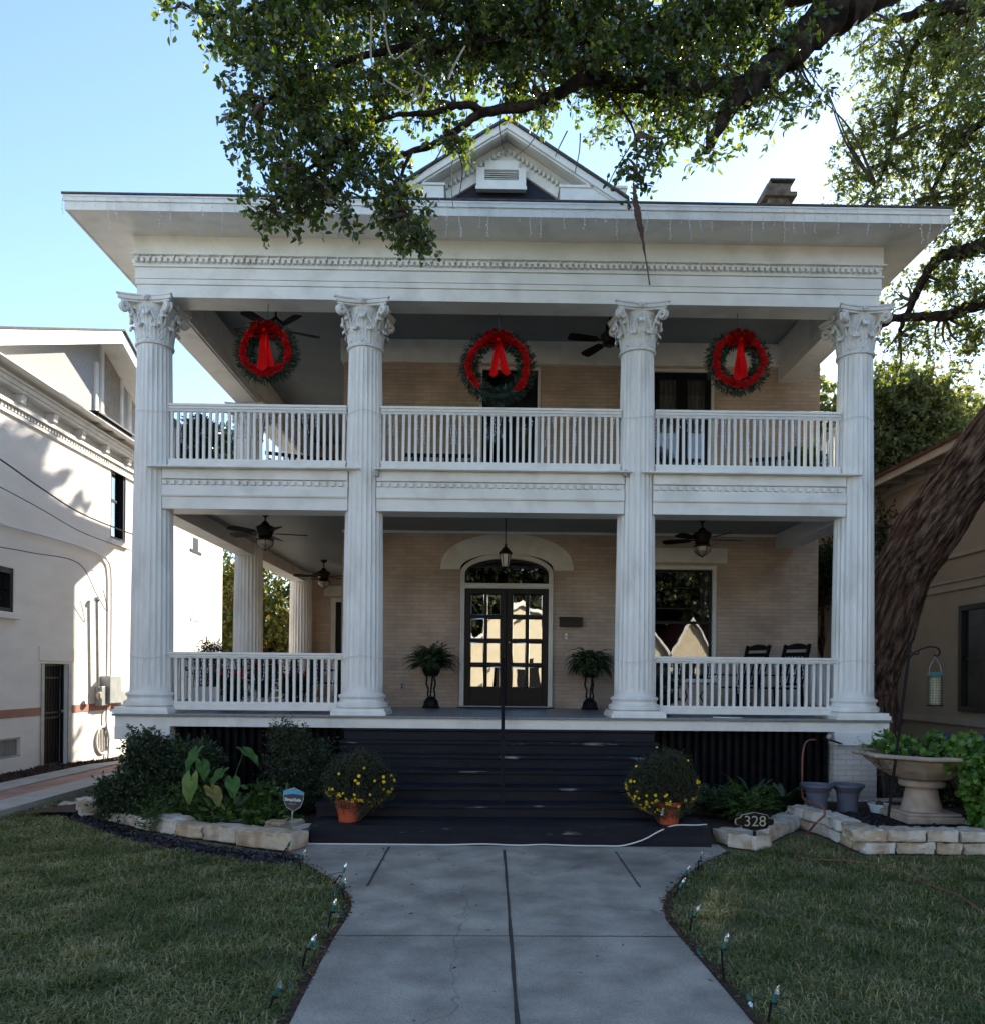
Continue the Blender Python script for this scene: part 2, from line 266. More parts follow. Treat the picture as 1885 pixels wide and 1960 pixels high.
# ------------------------------------------------------------------ mesh tools
class MB:
    def __init__(s): s.v = []; s.f = []; s.m = []; s.mi = 0
    def add(s, vs, fs):
        b = len(s.v); s.v += [tuple(p) for p in vs]; s.f += [tuple(i + b for i in f) for f in fs]; s.m += [s.mi] * len(fs); return s
    def box(s, x0, x1, y0, y1, z0, z1):
        return s.add([(x0, y0, z0), (x1, y0, z0), (x1, y1, z0), (x0, y1, z0), (x0, y0, z1), (x1, y0, z1), (x1, y1, z1), (x0, y1, z1)],
                     [(0, 3, 2, 1), (4, 5, 6, 7), (0, 1, 5, 4), (1, 2, 6, 5), (2, 3, 7, 6), (3, 0, 4, 7)])
    def obox(s, c, ax, ay, az):
        c, ax, ay, az = map(Vector, (c, ax, ay, az))
        vs = [c + ax * i + ay * j + az * k for k in (-1, 1) for i, j in ((-1, -1), (1, -1), (1, 1), (-1, 1))]
        return s.add(vs, [(0, 3, 2, 1), (4, 5, 6, 7), (0, 1, 5, 4), (1, 2, 6, 5), (2, 3, 7, 6), (3, 0, 4, 7)])
    def prism(s, poly, axis, a, b):
        """poly of 2d points extruded along axis 'x','y','z' from a to b"""
        def p3(p, t): return {'x': (t, p[0], p[1]), 'y': (p[0], t, p[1]), 'z': (p[0], p[1], t)}[axis]
        n = len(poly); vs = [p3(p, a) for p in poly] + [p3(p, b) for p in poly]
        fs = [tuple(range(n))[::-1], tuple(range(n, 2 * n))] + [(i, (i + 1) % n, n + (i + 1) % n, n + i) for i in range(n)]
        return s.add(vs, fs)
    def lathe(s, prof, seg=24, c=(0, 0, 0), caps=True, sx=1, sy=1):
        vs = []; fs = []
        for r, z in prof:
            for k in range(seg):
                a = 2 * PI * k / seg; vs.append((c[0] + r * sx * math.cos(a), c[1] + r * sy * math.sin(a), c[2] + z))
        n = len(prof)
        for i in range(n - 1):
            for k in range(seg):
                fs.append((i * seg + k, i * seg + (k + 1) % seg, (i + 1) * seg + (k + 1) % seg, (i + 1) * seg + k))
        if caps: fs.append(tuple(range(seg))[::-1]); fs.append(tuple(range((n - 1) * seg, n * seg)))
        return s.add(vs, fs)
    def tube(s, pts, r, seg=8, caps=True, jitter=None):
        pts = [Vector(p) for p in pts]; n = len(pts)
        rs = r if isinstance(r, (list, tuple)) else [r] * n
        vs = []; fs = []; up = None
        for i, p in enumerate(pts):
            t = (pts[min(i + 1, n - 1)] - pts[max(i - 1, 0)])
            t = t.normalized() if t.length > 1e-9 else Vector((0, 0, 1))
            if up is None: up = Vector((0, 0, 1)) if abs(t.z) < .9 else Vector((1, 0, 0))
            a = t.cross(up); a = a.normalized() if a.length > 1e-6 else t.orthogonal().normalized()
            b = t.cross(a).normalized(); up = -b if False else a.cross(t)
            for k in range(seg):
                th = 2 * PI * k / seg; rr = rs[i] * (jitter(i, k) if jitter else 1)
                vs.append(p + a * math.cos(th) * rr + b * math.sin(th) * rr)
        for i in range(n - 1):
            for k in range(seg): fs.append((i * seg + k, (i + 1) * seg + k, (i + 1) * seg + (k + 1) % seg, i * seg + (k + 1) % seg))
        if caps: fs.append(tuple(range(seg))); fs.append(tuple(range((n - 1) * seg, n * seg))[::-1])
        return s.add(vs, fs)
    def grid(s, fn, nu, nv):
        vs = [fn(i / nu, j / nv) for j in range(nv + 1) for i in range(nu + 1)]
        fs = [(j * (nu + 1) + i, j * (nu + 1) + i + 1, (j + 1) * (nu + 1) + i + 1, (j + 1) * (nu + 1) + i) for j in range(nv) for i in range(nu)]
        return s.add(vs, fs)
    def ball(s, c, r, seg=10, rings=6, sz=1):
        prof = [(max(r * math.sin(PI * i / rings), 1e-4), -r * sz * math.cos(PI * i / rings)) for i in range(rings + 1)]
        return s.lathe(prof, seg, c, caps=False)
def smooth_path(pts, n=6):
    pts = [Vector(p) for p in pts]; out = []
    for i in range(len(pts) - 1):
        p0 = pts[max(i - 1, 0)]; p1 = pts[i]; p2 = pts[i + 1]; p3 = pts[min(i + 2, len(pts) - 1)]
        for k in range(n):
            t = k / n
            out.append(.5 * ((2 * p1) + (p2 - p0) * t + (2 * p0 - 5 * p1 + 4 * p2 - p3) * t * t + (3 * p1 - p0 - 3 * p2 + p3) * t ** 3))
    out.append(pts[-1]); return out
WL = {}
def thing(name, label, cat, loc, group=None, rz=0):
    o = bpy.data.objects.new(name, None); COL.objects.link(o); o.empty_display_size = .2
    o.location = loc; o.rotation_euler = (0, 0, rz); o['label'] = label; o['category'] = cat
    if group: o['group'] = group
    WL[o] = Vector(loc); return o
def finish(me, m, sm, bev, o):
    for x in (m if isinstance(m, (list, tuple)) else [m]): me.materials.append(x)
    if sm is not None:
        me.polygons.foreach_set('use_smooth', [True] * len(me.polygons)); me.set_sharp_from_angle(angle=math.radians(sm))
    if bev:
        b = o.modifiers.new('bevel', 'BEVEL'); b.width = bev; b.segments = 2; b.limit_method = 'ANGLE'; b.angle_limit = math.radians(40)
def obj(name, mb, m, parent=None, local=False, smooth=30, bevel=0, label=None, cat=None, group=None, kind=None, loc=None):
    """one mesh object; vertices are given in world space unless local=True"""
    me = bpy.data.meshes.new(name)
    off = Vector((0, 0, 0))
    if parent is not None and not local: off = WL[parent]
    if loc is not None and not local: off = Vector(loc)
    me.from_pydata([(p[0] - off.x, p[1] - off.y, p[2] - off.z) for p in mb.v], [], mb.f); me.update()
    o = bpy.data.objects.new(name, me); COL.objects.link(o)
    if len(set(mb.m)) > 1: me.polygons.foreach_set('material_index', mb.m)
    finish(me, m, smooth, bevel, o)
    if parent is not None:
        o.parent = parent; WL[o] = WL[parent].copy()
        if loc is not None:
            if local: o.location = loc; WL[o] = WL[parent] + Vector(loc)
            else: o.location = Vector(loc) - WL[parent]; WL[o] = Vector(loc)
    else:
        o.location = loc if loc is not None else (0, 0, 0); WL[o] = Vector(o.location)
    if label: o['label'] = label
    if cat: o['category'] = cat
    if group: o['group'] = group
    if kind: o['kind'] = kind
    return o
def copy_tree(o, loc=None, rz=None, label=None, group=None, parent=None):
    c = o.copy(); COL.objects.link(c)
    if parent is not None: c.parent = parent
    if loc is not None: c.location = loc; WL[c] = Vector(loc)
    if rz is not None: c.rotation_euler = (0, 0, rz)
    if label: c['label'] = label
    if group: c['group'] = group
    for ch in list(o.children): copy_tree(ch, parent=c)
    return c
def npmesh(name, V, F, m, parent=None, off=(0, 0, 0), smooth=False, **kw):
    V = np.asarray(V, dtype=np.float32).reshape(-1, 3); F = np.asarray(F, dtype=np.int32)
    if parent is not None: V = V - np.array(WL[parent], dtype=np.float32)
    k = F.shape[1]; me = bpy.data.meshes.new(name)
    me.vertices.add(len(V)); me.vertices.foreach_set('co', V.ravel())
    me.loops.add(F.size); me.loops.foreach_set('vertex_index', F.ravel())
    me.polygons.add(len(F)); me.polygons.foreach_set('loop_start', np.arange(0, F.size, k, dtype=np.int32))
    me.update(calc_edges=True)
    if smooth: me.polygons.foreach_set('use_smooth', [True] * len(F))
    for x in (m if isinstance(m, (list, tuple)) else [m]): me.materials.append(x)
    o = bpy.data.objects.new(name, me); COL.objects.link(o)
    if parent is not None: o.parent = parent; WL[o] = WL[parent].copy()
    else: WL[o] = Vector((0, 0, 0))
    for a in ('label', 'category', 'group', 'kind'):
        if kw.get(a): o[a] = kw[a]
    return o
def nrm(a): return a / np.maximum(np.linalg.norm(a, axis=-1, keepdims=True), 1e-9)
def leaves(pos, d, L, Wd, fold=.25, six=False):
    """leaf outlines: pos,d (n,3); L,Wd scalars or (n,)"""
    n = len(pos); d = nrm(d); s = nrm(np.cross(d, rng.normal(size=(n, 3)))); u = np.cross(s, d)
    L = np.broadcast_to(np.asarray(L, float).reshape(-1, 1), (n, 1)); Wd = np.broadcast_to(np.asarray(Wd, float).reshape(-1, 1), (n, 1))
    if not six:
        V = np.stack([pos, pos + d * L * .5 + s * Wd * .5 + u * Wd * fold, pos + d * L, pos + d * L * .5 - s * Wd * .5 + u * Wd * fold], 1)
        b = np.arange(n)[:, None] * 4
        F = np.concatenate([b + [0, 1, 2], b + [0, 2, 3]], 0)
    else:
        V = np.stack([pos, pos + d * L * .35 + s * Wd * .5 + u * Wd * fold, pos + d * L * .7 + s * Wd * .42 + u * Wd * fold * .6, pos + d * L - u * L * .08,
                      pos + d * L * .7 - s * Wd * .42 + u * Wd * fold * .6, pos + d * L * .35 - s * Wd * .5 + u * Wd * fold], 1)
        b = np.arange(n)[:, None] * 6
        F = np.concatenate([b + [0, 1, 5], b + [1, 2, 5], b + [2, 4, 5], b + [2, 3, 4]], 0)
    return V.reshape(-1, 3), F
def join(parts):
    Vs, Fs, b = [], [], 0
    for V, F in parts: Vs.append(V); Fs.append(F + b); b += len(V)
    return np.concatenate(Vs), np.concatenate(Fs)
def sprigs(cen, rad, n, k=12, L=.05, Wd=.02, l=.3, droop=.3, shell=.35):
    """n leafy twigs in an ellipsoid -> leaf positions, directions, twig ends"""
    q = nrm(rng.normal(size=(n, 3))) * (shell + (1 - shell) * rng.random((n, 1)) ** .5) * np.where(rng.random((n, 1)) < .25, rng.random((n, 1)), 1)
    c = np.array(cen) + q * np.array(rad)
    d = nrm(q * .6 + rng.normal(size=(n, 3)) * .6 + np.array([0, 0, -droop]))
    t = rng.random((n, k)) * l
    pos = c[:, None, :] + d[:, None, :] * t[..., None] + rng.normal(size=(n, k, 3)) * .02
    ld = d[:, None, :] * .7 + rng.normal(size=(n, k, 3)) * .75
    return pos.reshape(-1, 3), ld.reshape(-1, 3), c, c + d * l
def twigmesh(A, B, r):
    """thin three-sided sticks from A to B"""
    n = len(A); d = nrm(B - A); s = nrm(np.cross(d, rng.normal(size=(n, 3)))); u = np.cross(s, d)
    r = np.broadcast_to(np.asarray(r, float).reshape(-1, 1), (n, 1))
    ring = [s * r, (-.5 * s + .87 * u) * r, (-.5 * s - .87 * u) * r]
    V = np.stack([A + ring[0], A + ring[1], A + ring[2], B + ring[0] * .4, B + ring[1] * .4, B + ring[2] * .4], 1)
    b = np.arange(n)[:, None] * 6
    F = np.concatenate([b + x for x in ([0, 1, 4], [0, 4, 3], [1, 2, 5], [1, 5, 4], [2, 0, 3], [2, 3, 5])], 0)
    return V.reshape(-1, 3), F
# ================================================================== THE HOUSE
YC = 11.5                      # column axis of the front row
YW = 14.2                      # front brick wall
FZ = 1.31                      # porch floor
colX = [PY(x, 950, YC).x for x in (294, 697.5, 1217, 1634)]
colX = [colX[0], colX[1], colX[2], colX[3]]
ZE = 7.19                      # underside of the entablature
house = thing('brick_house', 'two storey tan brick house with white double porch, fluted columns and small front gable', 'house', (0.2, 15, 0))
# --- column prototype
HC = ZE - FZ
def flute_column():
    mb = MB(); nf = 24; per = 6; seg = nf * per
    z0, z1 = .32, HC - .62
    zs = [z0, z0 + .04, z0 + .07, z0 + .10] + [z0 + .10 + (z1 - z0 - .20) * i / 10 for i in range(1, 10)] + [z1 - .10, z1 - .07, z1 - .04, z1]
    vs = []; fs = []
    for z in zs:
        t = (z - z0) / (z1 - z0); R = .292 - .056 * (t ** 1.5)
        e = min(z - z0, z1 - z); dep = 0 if e < .05 else (.011 if e < .085 else .017)
        for k in range(seg):
            u = (k % per) / per; dd = dep * math.sin(PI * min(max((u - .1) / .8, 0), 1)) ** .6 if .1 < u < .9 else 0
            a = 2 * PI * k / seg; vs.append(((R - dd) * math.cos(a), (R - dd) * math.sin(a), z))
    n = len(zs)
    for i in range(n - 1):
        for k in range(seg): fs.append((i * seg + k, i * seg + (k + 1) % seg, (i + 1) * seg + (k + 1) % seg, (i + 1) * seg + k))
    return mb.add(vs, fs)
def column_base():
    mb = MB(); mb.box(-.385, .385, -.385, .385, 0, .055); mb.box(-.365, .365, -.365, .365, .055, .095)
    prof = [(.34, .095), (.365, .11), (.372, .14), (.365, .17), (.34, .185), (.325, .19), (.318, .215), (.325, .235), (.338, .245), (.345, .262), (.338, .28), (.315, .29), (.30, .30), (.294, .325)]
    return mb.lathe(prof, 40)
def capital():
    mb = MB(); H = .62; z0 = HC - H
    bell = lambda z: .232 + .03 * z / H + .075 * max(0, (z / H - .55)) ** 2 * 4
    mb.lathe([(.238, -.035), (.262, -.028), (.268, -.008), (.262, .012), (.236, .02)] + [(bell(z), z) for z in (.05, .15, .3, .4, .48, .54)], 32, (0, 0, z0))
    def leaf(a, zb, h, w, curl):
        ca, sa = math.cos(a), math.sin(a)
        def f(u, v):
            u = u * 2 - 1
            if v < .65: z = zb + h * v / .65 * .92; r = bell(z) + .012 + .02 * v
            else:
                t = (v - .65) / .35; an = t * 3.6; r = bell(zb + h) + .030 + curl * (1 - math.cos(an)) * .9; z = zb + h * .92 + curl * math.sin(an) * 1.0
            ww = w * (1 - .25 * v) * (1 + .16 * math.cos(v * 22)) * (1 if v < .7 else 1 - .8 * (v - .7))
            r -= .02 * u * u - .006 * math.cos(u * 9); tt = u * ww
            return ((r) * ca - tt * sa, (r) * sa + tt * ca, z0 + z)
        mb.grid(f, 8, 14)
    for k in range(8): leaf(k * PI / 4 + PI / 8, .02, .19, .088, .036)
    for k in range(8): leaf(k * PI / 4, .05, .33, .080, .044)
    for k in range(4):
        a = k * PI / 2 + PI / 4; ca, sa = math.cos(a), math.sin(a)
        leaf(a, .2, .22, .065, .045)
        for s in (-1, 1):
            pts = []
            for i in range(26):                       # the corner scroll
                t = i / 25
                if t < .45: q = t / .45; r = .26 + .16 * q ** 1.6; z = .24 + .27 * q
                else:
                    q = (t - .45) / .55; an = q * 7.4; rr = .062 * (1 - .72 * q); r = .42 + rr * math.sin(an) - .0; z = .51 - .062 + rr * math.cos(an)
                off = s * .028 * (1 - t * .3)
                pts.append((r * ca - off * sa, r * sa + off * ca, z0 + z))
            mb.tube(pts, [.020 + .009 * math.sin(i / 25 * PI) for i in range(26)], 6)
        b = k * PI / 2
        cb, sb = math.cos(b), math.sin(b)
        for s in (-1, 1):                              # inner scrolls
            pts = []
            for i in range(20):
                t = i / 19
                if t < .5: q = t / .5; tt = .13 - .08 * q; z = .27 + .18 * q; r = .30 + .03 * q
                else: q = (t - .5) / .5; an = q * 6.5; rr = .035 * (1 - .7 * q); tt = .05 - rr * math.sin(an); z = .45 - .035 + rr * math.cos(an); r = .33
                pts.append((r * cb - s * tt * sb, r * sb + s * tt * cb, z0 + z))
            mb.tube(pts, .011, 6)
        for i in range(6):                             # abacus flower
            an = i * PI / 3; q = .026
            mb.ball((.325 * cb - q * math.cos(an) * sb, .325 * sb + q * math.cos(an) * cb, z0 + .575 + q * math.sin(an)), .019, 7, 4)
        mb.ball((.345 * cb, .345 * sb, z0 + .575), .018, 7, 4)
    def aba(s, za, zb):
        poly = []
        for k in range(4):
            a0 = k * PI / 2 - PI / 4; 
            for i in range(9):
                t = -1 + 2 * i / 8; r = s * (.30 + .075 * abs(t) ** 1.8); tt = t * s * .36
                a = k * PI / 2
                poly.append((r * math.cos(a) - tt * math.sin(a), r * math.sin(a) + tt * math.cos(a)))
        mb.prism(poly, 'z', z0 + za, z0 + zb)
    aba(.92, .520, .548); aba(1.0, .548, .598); aba(1.045, .598, .62)
    return mb
shaft_mb, base_mb, cap_mb = flute_column(), column_base(), capital()
ys = [(colX[0], YC), (colX[1], YC), (colX[2], YC), (colX[3], YC), (colX[0] + .02, 15.95), (colX[0] + .02, 20.35)]
c0 = obj('column', shaft_mb, WCOL, house, local=True, smooth=25, loc=Vector((ys[0][0], ys[0][1], FZ)) - WL[house])
b0 = obj('column_base', base_mb, WCOL, c0, local=True, smooth=35)
k0 = obj('capital', cap_mb, CAPM, c0, local=True, smooth=45)
for x, y in ys[1:]:
    copy_tree(c0, loc=Vector((x, y, FZ)) - WL[house], parent=house)

# --- floor, fascia, piers, skirting
xl = PY(215, 1370, 11.05).x; xr = PY(1707, 1385, 11.05).x
WX0 = -2.67; WX1 = PY(1565, 1150, YW).x          # brick body, left and right faces
mb = MB(); mb.box(xl, xr, 11.02, YW, FZ - .03, FZ); mb.box(xl, WX0, YW, 20.7, FZ - .03, FZ)
obj('porch_floor', mb, FLOOR, house, bevel=.006)
mb = MB(); mb.box(xl + .03, xr - .03, 11.06, 11.12, 1.14, FZ - .032)
xa = PY(325, 1400, 11.05).x; xb = PY(1597, 1400, 11.05).x
mb.box(xl + .03, xa, 11.045, 11.4, .955, 1.142); mb.box(xb, xr - .03, 11.045, 11.4, .955, 1.142)
mb.box(xl + .033, xl + .09, 11.4, 20.7, .955, FZ - .033); mb.box(xr - .09, xr - .033, 11.4, YW + .2, .955, FZ - .033)
obj('floor_fascia', mb, W_, house, bevel=.004)
for q in ((xl + .19, xa - .05, 11.09, 11.6), (xb + .01, xr - .19, 11.09, 11.6), (xl + .19, xl + .6, 15.7, 16.2), (xl + .19, xl + .6, 20.1, 20.6)): obj('pier', MB().box(*q, -.05, .953), BRICKW, house)
sxl = -2.04; sxr = 2.30
for a, b in ((xa, sxl + .02), (sxr - .02, xb)):
    mb = MB(); mb.box(a + .01, b, 11.30, 11.34, -.05, 1.138)
    n = int((b - a) / .115)
    for i in range(n): x = a + .03 + i * .115; mb.box(x, x + .052, 11.20, 11.30, -.05, 1.138)
    obj('skirting', mb, SLAT, house)
for q in ((xl + .1, xl + .14, 11.6, 20.4), (xr - .14, xr - .1, 11.6, YW)): obj('side_skirting', MB().box(*q, -.05, .95), SLAT, house)

# --- steps
stz = [(1.14, 11.02), (.985, 10.75), (.83, 10.40), (.675, 10.02), (.52, 9.66), (.365, 9.30)]
mb = MB()
for i, (z, y) in enumerate(stz):
    yb = 11.19 if i == 0 else stz[i - 1][1] + .02
    ybk = 11.19
    mb.box(sxl, sxr, y, yb, z - .035, z); mb.box(sxl + .012, sxr - .012, y + .03, ybk, (stz[i + 1][0] if i < 5 else .22) - .03, z - .037)
steps = obj('steps', mb, STEP, house, bevel=.008)
bx0 = PY(592, 1600, 8.75).x; bx1 = PY(1362, 1600, 8.75).x
mb = MB(); mb.box(bx0, bx1, 8.75, 9.4, -.03, .225)
obj('bottom_step', mb, STEP, steps, bevel=.012)
mb = MB()
for z, y in stz[1:]: mb.box(sxl + .02, sxr - .02, y - .003, y + .05, z - .032, z + .0025)
mb.box(bx0 + .1, bx1 - .1, 8.747, 8.80, .14, .2275)
obj('worn_edges', mb, SCUFF, steps)

# --- balustrades
def baluster_mb(h): return MB().box(-.0185, .0185, -.0185, .0185, 0, h)
def railing(x0, x1, zb, zt, ztop, y=11.45, along='x', flare=True, n=None, board=None):
    """bottom board top at zb, baluster top at zt, rail top at ztop"""
    def B(mb, a0, a1, c0_, c1_, z0, z1):
        if along == 'x': mb.box(a0, a1, y + c0_, y + c1_, z0, z1)
        else: mb.box(y + c0_, y + c1_, a0, a1, z0, z1)
    mb = MB(); B(mb, x0, x1, -.055, .055, ztop - .035, ztop); B(mb, x0 + .002, x1 - .002, -.04, .04, ztop - .07, ztop - .036); B(mb, x0, x1, -.028, .028, zt, ztop - .071)
    bz = board if board is not None else zb - .12
    B(mb, x0, x1, -.035, .035, zb - .035, zb)
    if along == 'x':
        e = .07 if flare else 0
        mb.prism([(x0 + .01, zb - .036), (x0 + .01 + e, bz), (x1 - .01 - e, bz), (x1 - .01, zb - .036)], 'y', y - .045, y + .045)
    else: B(mb, x0 + .01, x1 - .01, -.045, .045, bz, zb - .036)
    org = (( (x0 + x1) / 2, y, zb) if along == 'x' else (y, (x0 + x1) / 2, zb))
    r = obj('railing', mb, W_, house, bevel=.004, loc=org)
    n = n or int((x1 - x0) / .091); bm_ = baluster_mb(zt - zb)
    first = None
    for i in range(n):
        p = x0 + (x1 - x0) * (i + .5) / n - (x0 + x1) / 2
        l = (p, 0, 0) if along == 'x' else (0, p, 0)
        if first is None: first = obj('baluster', bm_, W_, r, local=True, loc=l)
        else: c = first.copy(); COL.objects.link(c); c.location = l; c.rotation_euler = (random.uniform(-.006, .006), random.uniform(-.01, .01), 0)
    return r
cr = .265
bays = [(colX[0] + .245, colX[1] - .245), (colX[1] + .245, colX[2] - .245), (colX[2] + .245, colX[3] - .245)]
railing(bays[0][0] - .02, bays[0][1] + .02, 1.475, 2.095, 2.185, n=26)
railing(bays[2][0] - .02, bays[2][1] + .02, 1.475, 2.095, 2.185, n=26)
ZL = 4.80                        # ledge under the upper balustrade
for a, b in bays: railing(a, b, 4.945, 5.62, 5.73, y=11.42, flare=False, board=ZL + .012, n=int((b - a) / .0905))
for a, b in ((YC + .27, 15.7), (16.2, 20.1)):
    railing(a, b, 4.945, 5.62, 5.73, y=colX[0] + .02, along='y', board=ZL + .012)
    railing(a, b, 1.475, 2.095, 2.185, y=colX[0] + .02, along='y')
railing(YC + .27, YW - .02, 4.945, 5.62, 5.73, y=colX[3], along='y', board=ZL + .012)
railing(YC + .27, YW - .02, 1.475, 2.095, 2.185, y=colX[3], along='y')

# --- band between the storeys (per bay) with its dentils
def dentil_row(mb, x0, x1, yf, z0, z1, pitch=.11, dpt=.035, gap=.45):
    n = int((x1 - x0) / pitch)
    for i in range(n):
        a = x0 + (x1 - x0) * i / n; mb.box(a, a + (x1 - x0) / n * (1 - gap), yf - dpt, yf, z0, z1)
def zz(y, Y): return H0 + (CY - y) * Y / FPX
for i, (a, b) in enumerate(bays):
    a0, b0 = a - .04, b + .04; yf = 11.30
    mb = MB(); mb.box(a0, b0, yf, yf + .4, 4.21, 4.40); mb.box(a0, b0, yf - .022, yf + .4, 4.402, 4.545)
    mb.box(a0, b0, yf + .01, yf + .4, 4.547, 4.63); dentil_row(mb, a0 + .01, b0 - .01, yf + .01, 4.549, 4.61, .112, .045)
    mb.box(a0, b0, yf - .03, yf + .4, 4.632, 4.655); mb.box(a0, b0, yf - .012, yf + .4, 4.657, 4.775)
    mb.box(a0 - (.18 if i != 1 else .02), b0 + (.18 if i != 1 else .1), yf - .12, yf + .42, 4.777, ZL)
    mb.box(a0, b0, yf - .028, yf + .4, 4.385, 4.3985)
    obj('storey_band', mb, W_, house, bevel=.004)
mb = MB()                                             # side beams and posts of the lower porch
xs = colX[0] + .02
for a, b in ((11.72, 15.72), (16.18, 20.12)):
    mb = MB(); mb.box(xs - .17, xs + .17, a, b, 4.21, 4.775); mb.box(xs - .25, xs + .2, a, b, 4.777, ZL)
    mb.box(xs - .2, xs - .172, a, b, 4.40, 4.545); obj('porch_beam', mb, W_, house, bevel=.004)
mb = MB(); mb.box(colX[3] - .17, colX[3] + .17, 11.72, YW - .003, 4.21, 4.775); mb.box(colX[3] - .2, colX[3] + .25, 11.72, YW - .003, 4.777, ZL)
obj('porch_beam', mb, W_, house, bevel=.004)
for cx_ in colX: obj('post', MB().box(cx_ - .12, cx_ + .12, 11.60, 11.76, FZ + .1, 4.774), W_, house, bevel=.004)
for px in (722, 1196): q = PY(px, 906, 11.27); obj('light_hook', MB().box(q.x - .025, q.x + .025, 11.22, 11.28, q.z - .05, q.z + .04), METAL, house, bevel=.006)
for cx_ in colX:                                       # wire of the string lights wrapped round each shaft
    for zw in (5.60, 2.12):
        R_w = .262 if zw > 3 else .298; obj('light_wire', MB().tube([(cx_ + R_w * math.cos(q), YC + R_w * math.sin(q), zw + .03 * math.sin(q * 2 + cx_)) for q in [2 * PI * i / 36 for i in range(37)]], .004, 5, caps=False), ICE, house)
mb = MB(); mb.box(colX[0] - .1, colX[3] + .1, 11.6, YW - .002, 4.46, 4.50); mb.box(colX[0] - .1, WX0 - .002, YW - .002, 20.62, 4.46, 4.50)
mb.box(colX[0] - .12, colX[3] + .12, 11.5, YW - .002, 4.70, 4.79); mb.box(colX[0] - .12, WX0 - .002, YW - .002, 20.62, 4.70, 4.79)
obj('porch_ceiling', mb, CEIL, house)
mb = MB(); mb.box(colX[0] + .2, colX[3] - .2, 11.55, YW - .002, 7.87, 7.93); mb.box(colX[0] + .2, WX0 - .002, YW - .002, 20.62, 7.87, 7.93)
obj('porch_ceiling', mb, CEIL, house)
mb = MB()                                             # crown strips round the ceilings
mb.box(WX0, colX[3] - .18, YW - .06, YW - .003, 4.415, 4.458)
mb.box(WX0, WX1 - .3, YW - .05, YW - .003, 7.49, 7.868); mb.box(WX0 - .05, WX0 - .003, YW - .05, 20.55, 7.49, 7.868)
mb.box(WX0, WX1 - .3, YW - .075, YW - .003, 7.45, 7.488)
obj('frieze_board', mb, W_, house, bevel=.004)

# --- entablature with its mouldings, eaves and roof
ex0 = PY(262, 560, 11.27).x; ex1 = PY(1683, 580, 11.27).x; yf = 11.27; ye = 20.7
mb = MB()
def ring(mb, off, z0, z1, inner=.4, back=ye):
    mb.box(ex0 - off, ex1 + off, yf - off, yf + inner, z0, z1)
    mb.box(ex0 - off, ex0 + inner, yf + inner, back, z0, z1)
    mb.box(ex1 - inner, ex1 + off, yf + inner, YW - .001 if ex1 - inner < WX1 else back, z0, z1)
ring(mb, 0, ZE, 7.365); ring(mb, .018, 7.367, 7.44); ring(mb, .03, 7.442, 7.462); ring(mb, .02, 7.464, 7.60); ring(mb, .045, 7.602, 7.628)
ring(mb, .02, 7.63, 7.72); ring(mb, .075, 7.76, 7.785); ring(mb, .03, 7.722, 7.759); ring(mb, .04, 7.787, 8.05)
n = 128
for i in range(n):
    a = ex0 - .01 + (ex1 - ex0) * i / n
    mb.box(a, a + .046, yf - .075, yf - .021, 7.66, 7.722)
    if i % 2 == 0: mb.box(a + .046, a + .06, yf - .06, yf - .03, 7.722, 7.759)
for i in range(110):
    a = yf + (ye - yf) * i / 110; mb.box(ex0 - .075, ex0 - .021, a, a + .046, 7.66, 7.722)
obj('entablature', mb, W_, house, bevel=.003)
mb = MB()                                             # inner lower strip of the entablature
mb.box(ex0 + .4, ex1 - .4, yf + .402, yf + .44, ZE + .02, ZE + .09)
mb.box(ex0 + .402, ex0 + .44, yf + .44, 20.6, ZE + .02, ZE + .09)
mb.box(ex0 + .4, ex0 + .43, yf + .45, 20.6, 7.4, 7.868)
obj('beam_moulding', mb, W_, house, bevel=.004)
gx0 = PY(123, 400, 10.62).x; gx1 = PY(1818, 430, 10.62).x; gy0 = 10.62; gy1 = 23.9
mb = MB(); mb.box(gx0 + .04, gx1 - .04, gy0 + .04, gy1 - .04, 8.035, 8.06)
obj('soffit', mb, W_, house)
mb = MB(); zt_ = 8.225
mb.box(gx0, gx1, gy0, gy0 + .035, 8.03, zt_); mb.box(gx0, gx0 + .035, gy0 + .035, gy1, 8.03, zt_); mb.box(gx1 - .035, gx1, gy0 + .035, gy1, 8.03, zt_); mb.box(gx0 + .035, gx1 - .035, gy1 - .035, gy1, 8.03, zt_)
mb.box(gx0 - .02, gx1 + .02, gy0 - .02, gy0 - .002, 8.14, zt_ - .002)
obj('fascia', mb, W_, house, bevel=.003)
def hip(mb, x0, x1, y0, y1, z, pitch, th=.04):
    hw = (x1 - x0) / 2; zr = z + hw * pitch; xm = (x0 + x1) / 2
    v = [(x0, y0, z), (x1, y0, z), (x1, y1, z), (x0, y1, z), (xm, y0 + hw, zr), (xm, y1 - hw, zr)]
    v += [(p[0], p[1], p[2] - th) for p in v]
    return mb.add(v, [(0, 1, 4), (1, 2, 5, 4), (2, 3, 5), (3, 0, 4, 5), (6, 10, 7), (7, 10, 11, 8), (8, 11, 9), (9, 11, 10, 6), (0, 6, 7, 1), (1, 7, 8, 2), (2, 8, 9, 3), (3, 9, 6, 0)])
mb = hip(MB(), gx0 - .03, gx1 + .03, gy0 - .03, gy1 + .03, zt_ + .028, .47, .026)
roof = obj('roof', mb, SHIN, house)
